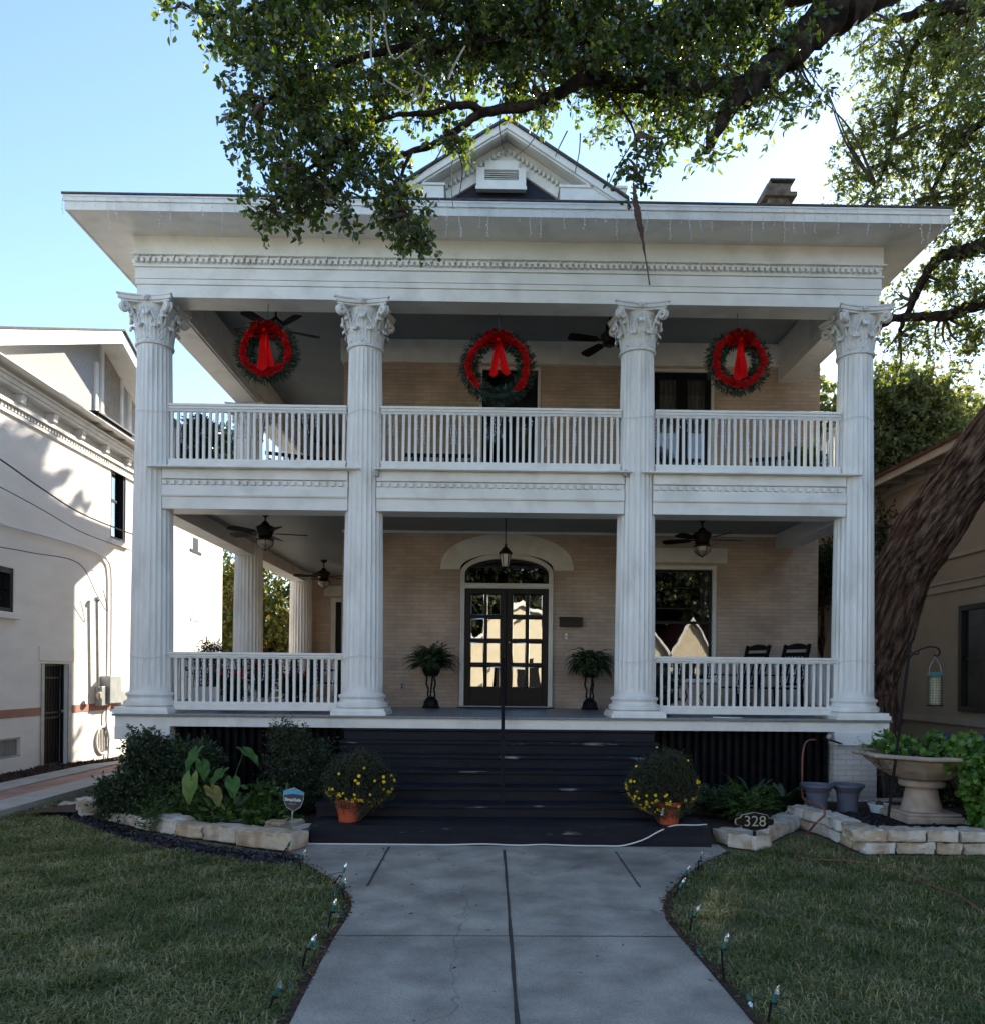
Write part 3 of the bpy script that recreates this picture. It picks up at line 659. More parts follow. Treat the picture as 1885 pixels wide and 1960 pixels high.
# chimney
p0 = PY(1464, 392, 15); p1 = PY(1503, 392, 15); pt = PY(1490, 356, 15).z - .04
mb = MB(); mb.box(p0.x, p1.x, 14.8, 15.35, 8.5, pt - .28); mb.box(p0.x - .1, p1.x + .12, 14.72, 15.42, pt - .30, pt - .22); mb.box(p0.x - .04, p1.x + .02, 14.78, 15.38, pt - .22, pt - .04)
mb.box(p0.x + .02, p0.x + .06, 14.8, 14.84, pt - .1, pt + .06); mb.box(p0.x + .02, p1.x + .1, 14.76, 15.4, pt + .02, pt + .05)
obj('chimney', mb, CHIM, roof, bevel=.01)
# --- front gable
ax, az = PY(970, 224, 11.5).x, PY(970, 224, 11.5).z
gw = PY(1203, 378, 11.5).x - ax; gz = PY(1203, 378, 11.5).z; sl_ = (az - gz) / gw
gable = obj('gable', MB().prism([(ax - gw, gz), (ax, az), (ax + gw, gz), (ax + gw, gz - .03), (ax, az - .035), (ax - gw, gz - .03)], 'y', 11.46, 16.0), SHIN, house)
def chev(w0, z0, th, y0, y1, mb):                       # a bent band following the rakes
    z_e = z0 - w0 * sl_
    return mb.prism([(ax - w0, z_e), (ax, z0), (ax + w0, z_e), (ax + w0, z_e - th), (ax, z0 - th), (ax - w0, z_e - th)], 'y', y0, y1)
mb = MB()
chev(gw - .02, az - .037, .11, 11.50, 11.56, mb); chev(gw - .05, az - .06, .03, 11.56, 11.92, mb)
chev(gw - .06, az - .149, .03, 11.53, 11.60, mb)
chev(gw - .28, az - .10, .13, 11.86, 11.92, mb)
chev(gw - .34, az - .232, .20, 11.88, 11.96, mb)
for s in (-1, 1):
    for i in range(20):
        d_ = .05 + i * (gw - .5) / 20; z_ = az - .225 - d_ * sl_
        mb.box(ax + s * d_ - .022, ax + s * d_ + .022, 11.82, 11.88, z_ - .05, z_ + .012)
zr0 = PY(1135, 384, 11.7).z
for s in (-1, 1):
    xo = ax + s * (gw - .03); xi = PY(1070, 380, 11.7).x if s > 0 else PY(851, 376, 11.7).x
    mb.box(min(xo, xi), max(xo, xi), 11.55, 12.0, 8.6, PY(1135, 361, 11.6).z)
    mb.box(min(xo, xi) - .02, max(xo, xi) + .02, 11.53, 12.02, PY(1135, 364, 11.6).z, PY(1135, 359, 11.6).z)
obj('rake_trim', mb, W_, gable, bevel=.004)
mb = MB().prism([(ax - gw + .3, 8.4), (ax - .0, az - .24), (ax + gw - .3, 8.4)], 'y', 11.93, 12.1)
obj('gable_face', mb, NSHIN, gable)
l0, l1 = PY(912, 318, 11.82), PY(1006, 362, 11.82); m0, m1 = PY(928, 325, 11.82), PY(992, 346, 11.82)
mb = MB(); mb.box(l0.x, m0.x, 11.80, 11.91, l1.z, l0.z - .02); mb.box(m1.x, l1.x, 11.80, 11.91, l1.z, l0.z - .02); mb.box(m0.x, m1.x, 11.80, 11.91, m0.z, l0.z + .08); mb.box(m0.x, m1.x, 11.80, 11.91, l1.z, m1.z)
mb.box(l0.x - .01, l1.x + .01, 11.77, 11.799, l1.z - .03, l1.z + .02)
for i in range(5): z_ = m1.z + (m0.z - m1.z) * (i + .15) / 5; mb.obox(((m0.x + m1.x) / 2, 11.86, z_ + .014), ((m1.x - m0.x) / 2 - .003, 0, 0), (0, .03, .014), (0, -.002, .004))
obj('louvre_vent', mb, W_, gable)

# --- brick body with openings
def P_(x, y): p = PY(x, y, YW); return p.x, p.z
dx0, _ = P_(881, 1200); dx1, _ = P_(1057, 1200); _, dzt = P_(969, 1063)
wx1, _ = P_(1370, 1160); wx0 = wx1 - 1.62; _, wzt = P_(1300, 1083); wzb = 1.86
ux0, _ = P_(918, 740); ux1, _ = P_(1034, 740); _, uzt = P_(975, 703)
vx0, _ = P_(1246, 740); vx1, _ = P_(1366, 740); _, vzt = P_(1305, 707)
holes = [(dx0, dx1, FZ, dzt), (wx0, wx1, wzb, wzt), (ux0, ux1, ZL, uzt), (vx0, vx1, ZL, vzt)]
mb = MB()
xsv = sorted(set([WX0, WX1] + [h[0] for h in holes] + [h[1] for h in holes]))
for a, b in zip(xsv, xsv[1:]):
    hs = sorted([(h[2], h[3]) for h in holes if h[0] <= a + 1e-6 and h[1] >= b - 1e-6]); z = 0
    for h in hs:
        if h[0] > z: mb.box(a, b, YW, YW + .3, z, h[0])
        z = h[1]
    mb.box(a, b, YW, YW + .3, z, 8.03)
mb.box(WX0, WX0 + .3, YW + .3, 20.7, 0, 8.03); mb.box(WX1 - .3, WX1, YW + .3, 23.0, 0, 8.03)
sdx0 = PY(634, 1200, 20.7).x; szt = PY(645, 1145, 20.7).z
mb.box(ex0 + .05, sdx0, 20.7, 21, 0, 8.03); mb.box(sdx0, WX0 + .3, 20.7, 21, szt, 8.03)
mb.box(ex0 + .05, ex0 + .35, 21, 23.0, 0, 8.03); mb.box(ex0 + .05, WX1, 23.0, 23.2, 0, 8.03)
wall = obj('wall', mb, BRICK, house)
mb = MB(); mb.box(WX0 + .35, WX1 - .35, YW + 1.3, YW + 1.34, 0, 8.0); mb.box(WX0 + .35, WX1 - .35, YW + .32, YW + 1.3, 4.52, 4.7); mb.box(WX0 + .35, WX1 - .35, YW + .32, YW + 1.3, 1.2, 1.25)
obj('dark_backing', mb, UNLIT, wall)  # black panels behind the openings, darkness of the rooms put into their colour
# entrance: frame, arch, doors
dcx = (dx0 + dx1) / 2; hw = (dx1 - dx0) / 2
_, zsp = P_(969, 1100); _, zfa = P_(969, 1070); _, zfb = P_(969, 1117); _, zdt = P_(969, 1127)
def arch(w_, zspring, zap, n=24, pw=2.0):
    return [(dcx - w_ * math.cos(PI * i / n), zspring + (zap - zspring) * math.sin(PI * i / n) ** (2 / pw * .92)) for i in range(n + 1)]
mb = MB()
oi, ii = arch(hw, zsp, dzt + .02), arch(hw - .075, zsp, zfa)
for i in range(len(oi) - 1): mb.prism([oi[i], oi[i + 1], ii[i + 1], ii[i]], 'y', YW - .05, YW + .1)
o2 = arch(hw - .0, zsp, dzt + .02); i2 = arch(hw - .03, zsp, dzt - .01)
for i in range(len(o2) - 1): mb.prism([o2[i], o2[i + 1], i2[i + 1], i2[i]], 'y', YW - .07, YW - .052)
for s in (-1, 1):
    a, b = sorted((dcx + s * hw, dcx + s * (hw - .075))); mb.box(a, b, YW - .05, YW + .1, FZ + .02, zsp)
    a, b = sorted((dcx + s * hw, dcx + s * (hw - .03))); mb.box(a, b, YW - .07, YW - .052, FZ + .02, zsp)
mb.box(dcx - hw + .076, dcx + hw - .076, YW - .04, YW + .1, zdt, zfb)
mb.box(dcx - hw + .076, dcx + hw - .076, YW - .055, YW - .042, zdt + .02, zfb - .02)
frame = obj('door_frame', mb, CREAM, house, bevel=.003)
mb = MB(); lo_, li_ = arch(P_(1097, 1080)[0] - dcx, P_(969, 1091)[1], P_(969, 1022)[1], pw=2.25), arch(hw + .01, P_(969, 1091)[1], dzt + .025)
for i in range(len(lo_) - 1): mb.prism([lo_[i], lo_[i + 1], li_[i + 1], li_[i]], 'y', YW - .03, YW + .02)
obj('arched_lintel', mb, CREAM, house)
mb = MB(); mb.prism(ii + [(dcx + hw - .075, zfb), (dcx - hw + .075, zfb)], 'y', YW + .045, YW + .055)
obj('fanlight', mb, glassmat('fanlight_glass', .06, (.4, .4, .4)), frame)
mb = MB()
i3 = arch(hw - .076, zsp, zfa - .003); i4 = arch(hw - .11, zsp, zfa - .035)
for i in range(len(i3) - 1): mb.prism([i3[i], i3[i + 1], i4[i + 1], i4[i]], 'y', YW + .01, YW + .04)
for s in (-1, 1): a, b = sorted((dcx + s * (hw - .077), dcx + s * (hw - .11))); mb.box(a, b, YW + .01, YW + .04, zfb + .001, zsp)
obj('fanlight_sash', mb, DWOOD, frame)
for s in (-1, 1):                                          # the two leaves, eight panes each
    a, b = (dcx - hw + .08, dcx - .004) if s < 0 else (dcx + .004, dcx + hw - .08)
    zb_ = FZ + .04; zt2 = zdt - .006; W = b - a
    pz0 = P_(969, 1317)[1]; pz1 = P_(969, 1137)[1]; st = .095; ms = .035
    px = [a + st, (a + b) / 2 - ms / 2, (a + b) / 2 + ms / 2, b - st]; ph = (pz1 - pz0 - 3 * ms * 1.3) / 4
    mb = MB(); y0, y1 = YW + .0, YW + .045
    mb.box(a, px[0], y0, y1, zb_, zt2); mb.box(px[3], b, y0, y1, zb_, zt2); mb.box(px[0], px[3], y0, y1, zb_, pz0); mb.box(px[0], px[3], y0, y1, pz1, zt2)
    mb.box(px[1], px[2], y0, y1, pz0, pz1)
    for k in range(3):
        z = pz0 + ph * (k + 1) + ms * 1.3 * k
        for q in (0, 2): mb.box(px[q], px[q + 1], y0 + .001, y1, z, z + ms * 1.3)
    door = obj('door', mb, DWOOD, house, bevel=.004)
    mb = MB(); mv = MB()
    for k in range(4):
        z0 = pz0 + k * (ph + ms * 1.3)
        for q in (0, 2):
            A, B_, C, D = px[q], px[q + 1], z0, z0 + ph; e = .022; yy = YW + .025; yb = YW + .018
            t = random.uniform(-.002, .002); t2 = random.uniform(-.002, .002)
            mb.add([(A + e, yb + t, C + e), (B_ - e, yb - t, C + e), (B_ - e, yb - t + t2, D - e), (A + e, yb + t + t2, D - e)], [(0, 1, 2, 3)])
            vo = [(A, yy, C), (B_, yy, C), (B_, yy, D), (A, yy, D), (A + e, yb + t, C + e), (B_ - e, yb - t, C + e), (B_ - e, yb - t + t2, D - e), (A + e, yb + t + t2, D - e)]
            mv.add(vo, [(0, 1, 5, 4), (1, 2, 6, 5), (2, 3, 7, 6), (3, 0, 4, 7)])
    obj('glass_panes', mb, GLASSD, door, smooth=None); obj('bevels', mv, BEVEL, door, smooth=None)
    if s > 0: obj('handle', MB().ball((a + .045, YW - .03, P_(975, 1230)[1]), .022, 12, 8), BRASS, door)
obj('threshold', MB().box(dcx - hw, dcx + hw, YW - .1, YW + .05, FZ + .001, FZ + .035), METAL, frame)
obj('door_mat', MB().box(dcx - hw - .03, dcx + hw + .02, YW - .32, YW - .11, FZ + .002, FZ + .016), BLACKP, loc=(dcx, YW - .2, FZ),
    label='flat black mat along the threshold of the double doors', cat='doormat')
# windows
def window(x0, x1, z0, z1, y=YW, fr=.07, sashes='lower', fm=CREAM, sill=True, par=None):
    mb = MB(); mb.box(x0, x0 + fr, y - .03, y + .12, z0, z1); mb.box(x1 - fr, x1, y - .03, y + .12, z0, z1); mb.box(x0 + fr, x1 - fr, y - .03, y + .12, z1 - fr, z1)
    if sill: mb.box(x0 - .04, x1 + .04, y - .07, y + .12, z0 - .07, z0)
    wn = obj('window', mb, fm, par or house, bevel=.003)
    return wn
def lintel(x0, x1, z0, z1, y=YW): obj('lintel', MB().box(x0, x1, y - .03, y + .02, z0, z1), CREAM, house)
wn = window(wx0, wx1, wzb, wzt)
a, b, c, d = wx0 + .07, wx1 - .07, wzb, wzt - .07
_, zm = P_(1347, 1192); mb = MB(); yy = YW + .03
v1 = P_(1347, 1150)[0]; v0 = a + (b - v1)
mb.box(a, a + .045, yy, yy + .04, c, d); mb.box(b - .045, b, yy, yy + .04, c, d); mb.box(a + .045, b - .045, yy, yy + .04, d - .05, d); mb.box(a + .045, b - .045, yy, yy + .04, zm - .025, zm + .025); mb.box(a + .045, b - .045, yy, yy + .04, c, c + .06)
for v in (v0, v1): mb.box(v - .014, v + .014, yy + .002, yy + .035, zm + .026, d - .051)
for y_ in (1125, 1165): z = P_(1347, y_)[1]; mb.box(a + .046, b - .046, yy + .004, yy + .033, z - .012, z + .012)
obj('sash', mb, BLKFR, wn); obj('pane', MB().box(a + .02, b - .02, yy + .015, yy + .02, c + .01, d - .01), GLASS, wn)
mb = MB()
for s, (q0, q1) in enumerate(((a, a + .16), (b - .18, b - .03))):
    mb.grid(lambda u, v: (q0 + (q1 - q0) * u, YW + .17 + .02 * math.sin(u * 22), c + (d - c) * v), 20, 1)
obj('curtain', mb, CURT, wn)
lintel(P_(1250, 1064)[0] - .55, P_(1391, 1064)[0], P_(1300, 1077)[1], P_(1300, 1049)[1])
def pair(x0, x1, zt2, curt):                                    # upstairs french doors
    mb = MB(); f = .05; mb.box(x0, x0 + f, YW - .03, YW + .1, ZL, zt2); mb.box(x1 - f, x1, YW - .03, YW + .1, ZL, zt2); mb.box(x0 + f, x1 - f, YW - .03, YW + .1, zt2 - f, zt2)
    wn = obj('window', mb, CREAM, house, bevel=.003); a, b = x0 + f, x1 - f; mid = (a + b) / 2; mb = MB(); t = zt2 - f
    for q0, q1 in ((a, mid), (mid, b)):
        mb.box(q0, q0 + .1, YW + .02, YW + .06, ZL, t); mb.box(q1 - .1, q1, YW + .02, YW + .06, ZL, t); mb.box(q0 + .1, q1 - .1, YW + .02, YW + .06, t - .12, t); mb.box(q0 + .1, q1 - .1, YW + .02, YW + .06, ZL, ZL + .3)
    obj('sash', mb, BLKFR, wn); obj('pane', MB().box(a + .05, b - .05, YW + .035, YW + .04, ZL + .2, t - .05), glassU, wn)
    if curt:
        mb = MB(); mb.grid(lambda u, v: (a + (b - a) * u, YW + .12 + .02 * math.sin(u * 80), ZL + .3 + (t - ZL - .4) * v), 120, 1); obj('curtain', mb, CURT, wn)
glassU = glassmat('upper_window_glass', .08, (.7, .7, .7))
pair(ux0, ux1, uzt, False); pair(vx0, vx1, vzt, True)
# side door at the far end of the side porch
mb = MB(); mb.box(sdx0, sdx0 + .12, 20.66, 20.8, FZ, szt); mb.box(sdx0 + .12, WX0 - .01, 20.66, 20.8, szt - .1, szt)
sd = obj('window', mb, CREAM, house); obj('sash', MB().box(sdx0 + .12, sdx0 + .25, 20.72, 20.8, FZ, szt - .1), BLKFR, sd)
obj('pane', MB().box(sdx0 + .25, WX0, 20.76, 20.8, FZ, szt - .1), mat('dim_interior', (.06, .055, .05), (.09, .08, .07), rough=.3), sd)
obj('lintel', MB().box(PY(621, 1130, 20.7).x, WX0 - .002, 20.66, 20.72, PY(640, 1141, 20.7).z, PY(640, 1122, 20.7).z), CREAM, house)
# small wall fittings
p = PY(1092, 1191, YW - .05); q0 = PY(1071, 1182, YW - .1); q1 = PY(1114, 1200, YW - .1)
mbx = thing('mailbox', 'long dark bronze letterbox mounted on the brick right of the doors', 'mailbox', (p.x, YW - .06, p.z))
mb = MB(); mb.box(q0.x, q1.x, YW - .11, YW - .002, q1.z, q0.z); obj('box', mb, FAN, mbx, bevel=.006)
obj('lid', MB().prism([(YW - .125, q0.z - .035), (YW - .125, q0.z - .01), (YW - .003, q0.z + .02), (YW - .003, q0.z + .002), (YW - .113, q0.z - .012), (YW - .113, q0.z - .035)], 'x', q0.x - .008, q1.x + .008), FAN, mbx)
p = PY(1083, 1218, YW); mb = MB().box(p.x - .02, p.x + .02, YW - .025, YW - .002, p.z - .05, p.z + .05)
db = obj('doorbell', mb, W_, house, bevel=.005); obj('button', MB().ball((p.x, YW - .027, p.z - .01), .01, 10, 6), BLACKP, db)
p = PY(770, 1313, YW); mb = MB().box(p.x - .04, p.x + .04, YW - .03, YW - .002, p.z - .055, p.z + .055); ou = obj('outlet', mb, METAL, house, bevel=.006)
mb = MB(); mb.box(p.x - .015, p.x + .015, YW - .034, YW - .031, p.z + .008, p.z + .035); mb.box(p.x - .015, p.x + .015, YW - .034, YW - .031, p.z - .035, p.z - .008); obj('socket', mb, BLACKP, ou)

# --- handrail in the middle of the steps
hx = PY(961, 1400, 11).x; mb = MB()
p_top = PY(958, 1262, 10.9); p_b = Vector((PY(962, 1500, 9.2).x, 9.15, 1.16))
hr = thing('handrail', 'single black metal handrail running down the middle of the front steps', 'handrail', (hx, 10, 0))
obj('post', MB().box(hx - .02, hx + .02, 10.86, 10.90, 1.14, p_top.z - .02), BLACKP, hr)
obj('post', MB().box(p_b.x - .02, p_b.x + .02, 9.42, 9.46, .364, 1.21), BLACKP, hr)
pts = [(hx, 11.0, p_top.z - .03), (hx, 10.86, p_top.z), (p_b.x, 9.42, 1.22), (p_b.x, 9.30, 1.14), (p_b.x, 9.28, 1.0)]
mb = MB()
for a, b in zip(pts, pts[1:]):
    a, b = Vector(a), Vector(b); t = (b - a); mb.obox((a + b) / 2, (.021, 0, 0), t / 2 * 1.02, t.cross(Vector((1, 0, 0))).normalized() * .012)
mb.obox((hx, 10.15, .98), (.01, 0, 0), (0, -.72, -.40), (0, .006, -.01))
obj('rail', mb, BLACKP, hr)
# ================================================================== GROUND
def sheet(name, poly, z, m, kind='structure', th=None, bevel=0):
    mb = MB()
    if th: mb.prism(poly, 'z', z - th, z)
    else: mb.add([(p[0], p[1], z) for p in poly], [tuple(range(len(poly)))])
    return obj(name, mb, m, kind=kind, smooth=None, bevel=bevel)
sheet('ground', [(-400, -300), (400, -300), (400, 500), (-400, 500)], -.06, GRND)
Lp = [PZ(*q) for q in ((538, 1618), (560, 1640), (600, 1662), (640, 1686), (668, 1712), (674, 1735), (662, 1762), (640, 1796), (604, 1862), (555, 1960))]
Rp = [PZ(*q) for q in ((1390, 1630), (1345, 1652), (1305, 1682), (1276, 1712), (1268, 1738), (1276, 1765), (1304, 1800), (1358, 1862), (1440, 1960))]
Lp.append(Vector((Lp[-1].x, -1.6, 0))); Rp.append(Vector((Rp[-1].x, -1.6, 0)))
pathpoly = [(p.x, p.y) for p in reversed(Lp)] + [(Lp[0].x, 8.9), (Rp[0].x, 8.9)] + [(p.x, p.y) for p in Rp]
sheet('path', pathpoly, .012, CONC, th=.1, bevel=.01)
sheet('lawn_soil', [(-7.0, -1.5), (12, -1.5), (12, 13.5), (-7.0, 13.5)], -.01, SOIL)
sheet('pavement', [(-60, -3.4), (60, -3.4), (60, -1.62), (-60, -1.62)], .012, CONC, th=.1)
sheet('road', [(-80, -13), (80, -13), (80, -5), (-80, -5)], -.02, STREET, th=.03)
def strip(a, b, w0, w1=None, z=.0155):
    a, b = Vector(a), Vector(b); t = (b - a).normalized(); s = Vector((-t.y, t.x, 0)); w1 = w1 or w0
    return [a + s * w0, a - s * w0, b - s * w1, b + s * w1]
mb = MB()
for q0, q1, w_ in (((965, 1630), (990, 1960), .012), ((745, 1624), (703, 1700), .011), ((1178, 1634), (1225, 1702), .008), ((640, 1795), (1305, 1797), .0045)):
    A, B = PZ(*q0), PZ(*q1); n = 24
    if w_ == .012: B = A + (B - A) * 2.2
    pts = [A + (B - A) * (i / n) for i in range(n + 1)]; t = (B - A).normalized(); s = Vector((-t.y, t.x, 0))
    vs = []; fs = []
    for i, p in enumerate(pts):
        ww = w_ * random.uniform(.7, 1.3); o = s * random.uniform(-.002, .002); vs += [(p + o + s * ww)[:2] + (.0165,), (p + o - s * ww)[:2] + (.0165,)]
        if i: fs.append((2 * i - 2, 2 * i - 1, 2 * i + 1, 2 * i))
    mb.add(vs, fs)
obj('path_joints', mb, JOINT, kind='structure', smooth=None)
# dark dirt edge beside the path
for side, P in (('l', Lp), ('r', Rp)):
    mb = MB(); vs = []; fs = []; sg = -1 if side == 'l' else 1
    pp = smooth_path([Vector((p.x, p.y, 0)) for p in P], 6)
    for i, p in enumerate(pp):
        w_ = .06 + random.uniform(-.02, .03); vs += [(p.x - sg * .01, p.y, .0), (p.x + sg * w_, p.y, .006)]
        if i: fs.append((2 * i - 2, 2 * i - 1, 2 * i + 1, 2 * i))
    mb.add(vs, fs); obj('path_edge_soil', mb, MULCH, kind='structure', smooth=None)

# left neighbour ground strips: mulch, kerb, brick walk, kerb
XN = -8.6
def zg(y): return max(-.1, min(.04, .125 - (y - 13.65) * .053))
def gstrip(name, x0, x1, y0, y1, dz, m, th=0):
    ys_ = [y0 + (y1 - y0) * i / 10 for i in range(11)]
    mb = MB(); vs = []; fs = []
    for i, y in enumerate(ys_):
        z = zg(y) + dz; vs += [(x0, y, z), (x1, y, z), (x1, y, z - .12), (x0, y, z - .12)]
        if i:
            for k in range(4): fs.append(((i - 1) * 4 + k, (i - 1) * 4 + (k + 1) % 4, i * 4 + (k + 1) % 4, i * 4 + k))
    n = len(vs); fs += [(0, 3, 2, 1), (n - 4, n - 3, n - 2, n - 1)]
    return obj(name, mb.add(vs, fs), m, kind='structure', smooth=None)
xw = [PZ(60, q, .1) for q in (1474, 1502, 1512, 1530, 1552)]
bx = [q.x / q.y for q in xw]                       # kept only as a guide for the widths
gstrip('flower_bed', XN + .02, -7.80, 5, 26, .03, MULCH)
gstrip('walk_kerb', -7.80, -7.30, 5, 26, .06, CONC2)
gstrip('brick_walk', -7.30, -6.75, 5, 26, .045, PAVER)
gstrip('walk_kerb', -6.75, -6.25, 5, 26, .06, CONC2)

# ================================================================== LEFT NEIGHBOUR
nb = thing('neighbour_house', 'white painted brick house on the left with a terracotta band and shingled side gable', 'house', (XN - 3, 16, 0))
def NP(x, y, dx=0): p = PX(x, y, XN + dx); return p.y, p.z
YN0, YN1 = 4.0, PX(425, 1200, XN).y
cz = NP(100, 765)[1]
mb = MB()
hl = []
def hole(xa_, xb_, yt, yb): a, b = NP(xa_, yt), NP(xb_, yb); return (a[0], b[0], b[1], a[1])
dh = list(hole(84, 128, 1270, 1460)); dh[3] = NP(84, 1270)[1]; dh[2] = .02
wh1 = (NP(212, 940)[0], NP(241, 940)[0], NP(225, 1036)[1], NP(225, 880)[1])
w2y = NP(27, 1130)[0]; wh2 = (w2y - 1.0, w2y, NP(15, 1172)[1], NP(15, 1086)[1])
v1 = NP(39, 1430); wh3 = (v1[0] - .8, v1[0], NP(20, 1451)[1], NP(20, 1413)[1])
hl = [dh, wh1, wh2, wh3]
ysv = sorted(set([YN0, YN1] + [h[0] for h in hl] + [h[1] for h in hl]))
CZ = 6.9
for a, b in zip(ysv, ysv[1:]):
    hs = sorted([(h[2], h[3]) for h in hl if h[0] <= a + 1e-6 and h[1] >= b - 1e-6]); z = -.2
    for h in hs:
        if h[0] > z: mb.box(XN - .3, XN, a, b, z, h[0])
        z = h[1]
    mb.box(XN - .3, XN, a, b, z, CZ)
mb.box(XN - 8, XN - .3, YN1 - .3, YN1, -.2, CZ); mb.box(XN - 8, XN - .3, YN0, YN0 + .3, -.2, CZ)
nw = obj('wall', mb, STUC, nb)
obj('dark_backing', MB().box(XN - .8, XN - .7, YN0 + .3, YN1 - .3, 0, CZ), UNLIT, nw)  # black panel painted as the dark rooms behind these windows
bz0, bz1 = NP(40, 1373)[1], NP(40, 1357)[1]
mb = MB(); mb.box(XN, XN + .012, YN0, dh[0] - .002, bz0, bz1); mb.box(XN, XN + .012, dh[1] + .14, YN1, bz0, bz1); obj('painted_band', mb, BAND, nb)
mb = MB(); zc = NP(262, 868)[1]
z7 = NP(60, 752)[1]                                      # cornice band, dentils, brackets
mb.box(XN, XN + .05, YN0, YN1, CZ - .46, CZ - .40); mb.box(XN, XN + .10, YN0, YN1, CZ - .30, CZ - .22); mb.box(XN, XN + .25, YN0, YN1, CZ + .0, CZ + .08); mb.box(XN, XN + .22, YN0, YN1, CZ - .05, CZ - .001); mb.box(XN, XN + .29, YN0, YN1, CZ + .081, CZ + .12)
y = YN0
while y < YN1: mb.box(XN, XN + .055, y, y + .05, CZ - .385, CZ - .315); y += .1
obj('cornice', mb, W_, nb)
y = 12.2
while y < YN1 - .3:
    obj('bracket', MB().prism([(XN, CZ - .22), (XN + .16, CZ - .2), (XN + .19, CZ - .052), (XN, CZ - .052)], 'y', y, y + .14), W_, nb); y += 1.05
# attic gable
yp, zp = NP(236, 634, .58); ySpan = 5.0
yl = yp - 5.6; yr_ = yp + 2.6; zb = CZ + .2
zl = NP(0, 655, .6)[1]; slL = (zp - CZ - .1) / 7.0
XA = XN - .05
mb = MB().prism([(yp - 5.0, zb), (yp + 5.0, zb), (yp, zp - .12)], 'x', XA - .2, XA)
g2 = obj('gable', mb, GSHIN, nb)
mb = MB()
def rake(mb, ya, za, yb, zb_, x0, x1, th): mb.prism([(ya, za), (yb, zb_), (yb, zb_ - th), (ya, za - th)], 'x', x0, x1)
zend = zp - 5.2 * .425
rake(mb, yp - 7, zp - 7 * .425, yp, zp, XN + .5, XN + .58, .26); rake(mb, yp, zp, yp + 5.2, zend, XN + .5, XN + .58, .26)
rake(mb, yp - 7, zp - 7 * .425 - .02, yp, zp - .02, XA, XN + .499, .06); rake(mb, yp, zp - .02, yp + 5.2, zend - .02, XA, XN + .499, .06)
obj('rake', mb, W_, nb)
mb = MB(); rake(mb, yp - 7, zp - 7 * .425 + .05, yp, zp + .05, XN - 7, XN + .62, .045); rake(mb, yp, zp + .05, yp + 5.3, zend + .0, XN - 7, XN + .62, .045)
obj('roof', mb, SHIN, nb)
a0, a1 = NP(190, 760, -.05), NP(232, 760, -.05); at = NP(212, 672, -.05)[1]; ab = CZ + .55
mb = MB(); mb.box(XA, XA + .06, a0[0], a0[0] + .1, ab, at); mb.box(XA, XA + .06, a1[0] - .1, a1[0], ab, at); mb.box(XA, XA + .06, a0[0] + .1, a1[0] - .1, at - .1, at); mb.box(XA, XA + .06, a0[0], a1[0], ab - .12, ab)
aw = obj('attic_window', mb, W_, nb); obj('pane', MB().box(XA + .005, XA + .02, a0[0] + .1, a1[0] - .1, ab, at - .1), mat('weathered_blind', (.30, .26, .21), (.38, .33, .27), rough=.8), aw)
for (px, pw_) in ((180, .12), (245, .12)): q = NP(px, 700, -.05); mb = MB().box(XA, XA + .05, q[0], q[0] + pw_, CZ + .2, q[1] + .1); obj('pilaster', mb, W_, g2)
s0, s1 = NP(176, 770, .3), NP(243, 812, .3); mb = MB(); zs_ = CZ + .22; mb.box(XN + .10, XN + .42, s0[0], s1[0], zs_ + .0, zs_ + .12); mb.box(XN + .05, XN + .47, s0[0] - .05, s1[0] + .05, zs_ + .121, zs_ + .16)
pl = thing('window_box', 'dark planter box on white brackets below the attic window of the white house', 'planter', (XN + .26, (s0[0] + s1[0]) / 2, zs_))
obj('box', mb, BLKFR, pl)
for k in range(3): y = s0[0] + .15 + k * (s1[0] - s0[0] - .4) / 2; obj('foot', MB().box(XN + .2, XN + .36, y, y + .12, zs_ - .019, zs_ - .001), W_, pl)
obj('soffit_board', MB().box(XN + .0, XN + .5, yp - 7, yp + 5, CZ + .201, CZ + .217), W_, nb)
# windows, door, vent of the neighbour
def nwin(h, dark=True):
    y0, y1, z0, z1 = h; mb = MB()
    mb.box(XN - .2, XN - .02, y0, y0 + .08, z0, z1); mb.box(XN - .2, XN - .02, y1 - .08, y1, z0, z1); mb.box(XN - .2, XN - .02, y0 + .08, y1 - .08, z1 - .1, z1); mb.box(XN - .2, XN - .02, y0 + .08, y1 - .08, z0, z0 + .08)
    zm = (z0 + z1) / 2; mb.box(XN - .16, XN - .1, y0 + .08, y1 - .08, zm - .03, zm + .03)
    wn = obj('window', mb, BLKFR, nb); obj('pane', MB().box(XN - .13, XN - .12, y0 + .02, y1 - .02, z0 + .02, z1 - .02), glassN, wn)
    obj('blind', MB().box(XN - .26, XN - .25, y0 + .02, y1 - .02, z0, z1), CURT, wn)
    obj('sill', MB().box(XN, XN + .08, y0 - .08, y1 + .08, z0 - .12, z0), STUC, wn, bevel=.01)
glassN = glassmat('neighbour_glass', .35, (.5, .5, .5))
nwin(wh1); nwin(wh2)
mb = MB(); mb.box(XN - .05, XN + .02, dh[1] + .002, dh[1] + .12, -.05, dh[3]); mb.box(XN - .05, XN + .02, dh[0] - .10, dh[0] - .002, -.05, dh[3])
nd = obj('door', MB().box(XN - .22, XN - .18, dh[0], dh[1], 0, dh[3]), DWOOD, nb); obj('door_frame', mb, METAL, nd)
mb = MB(); n = 9; h_ = dh[1] - dh[0]
for i in range(n): y = dh[0] + h_ * (i + .5) / n; mb.box(XN - .10, XN - .085, y - .009, y + .009, .05, dh[3] - .04)
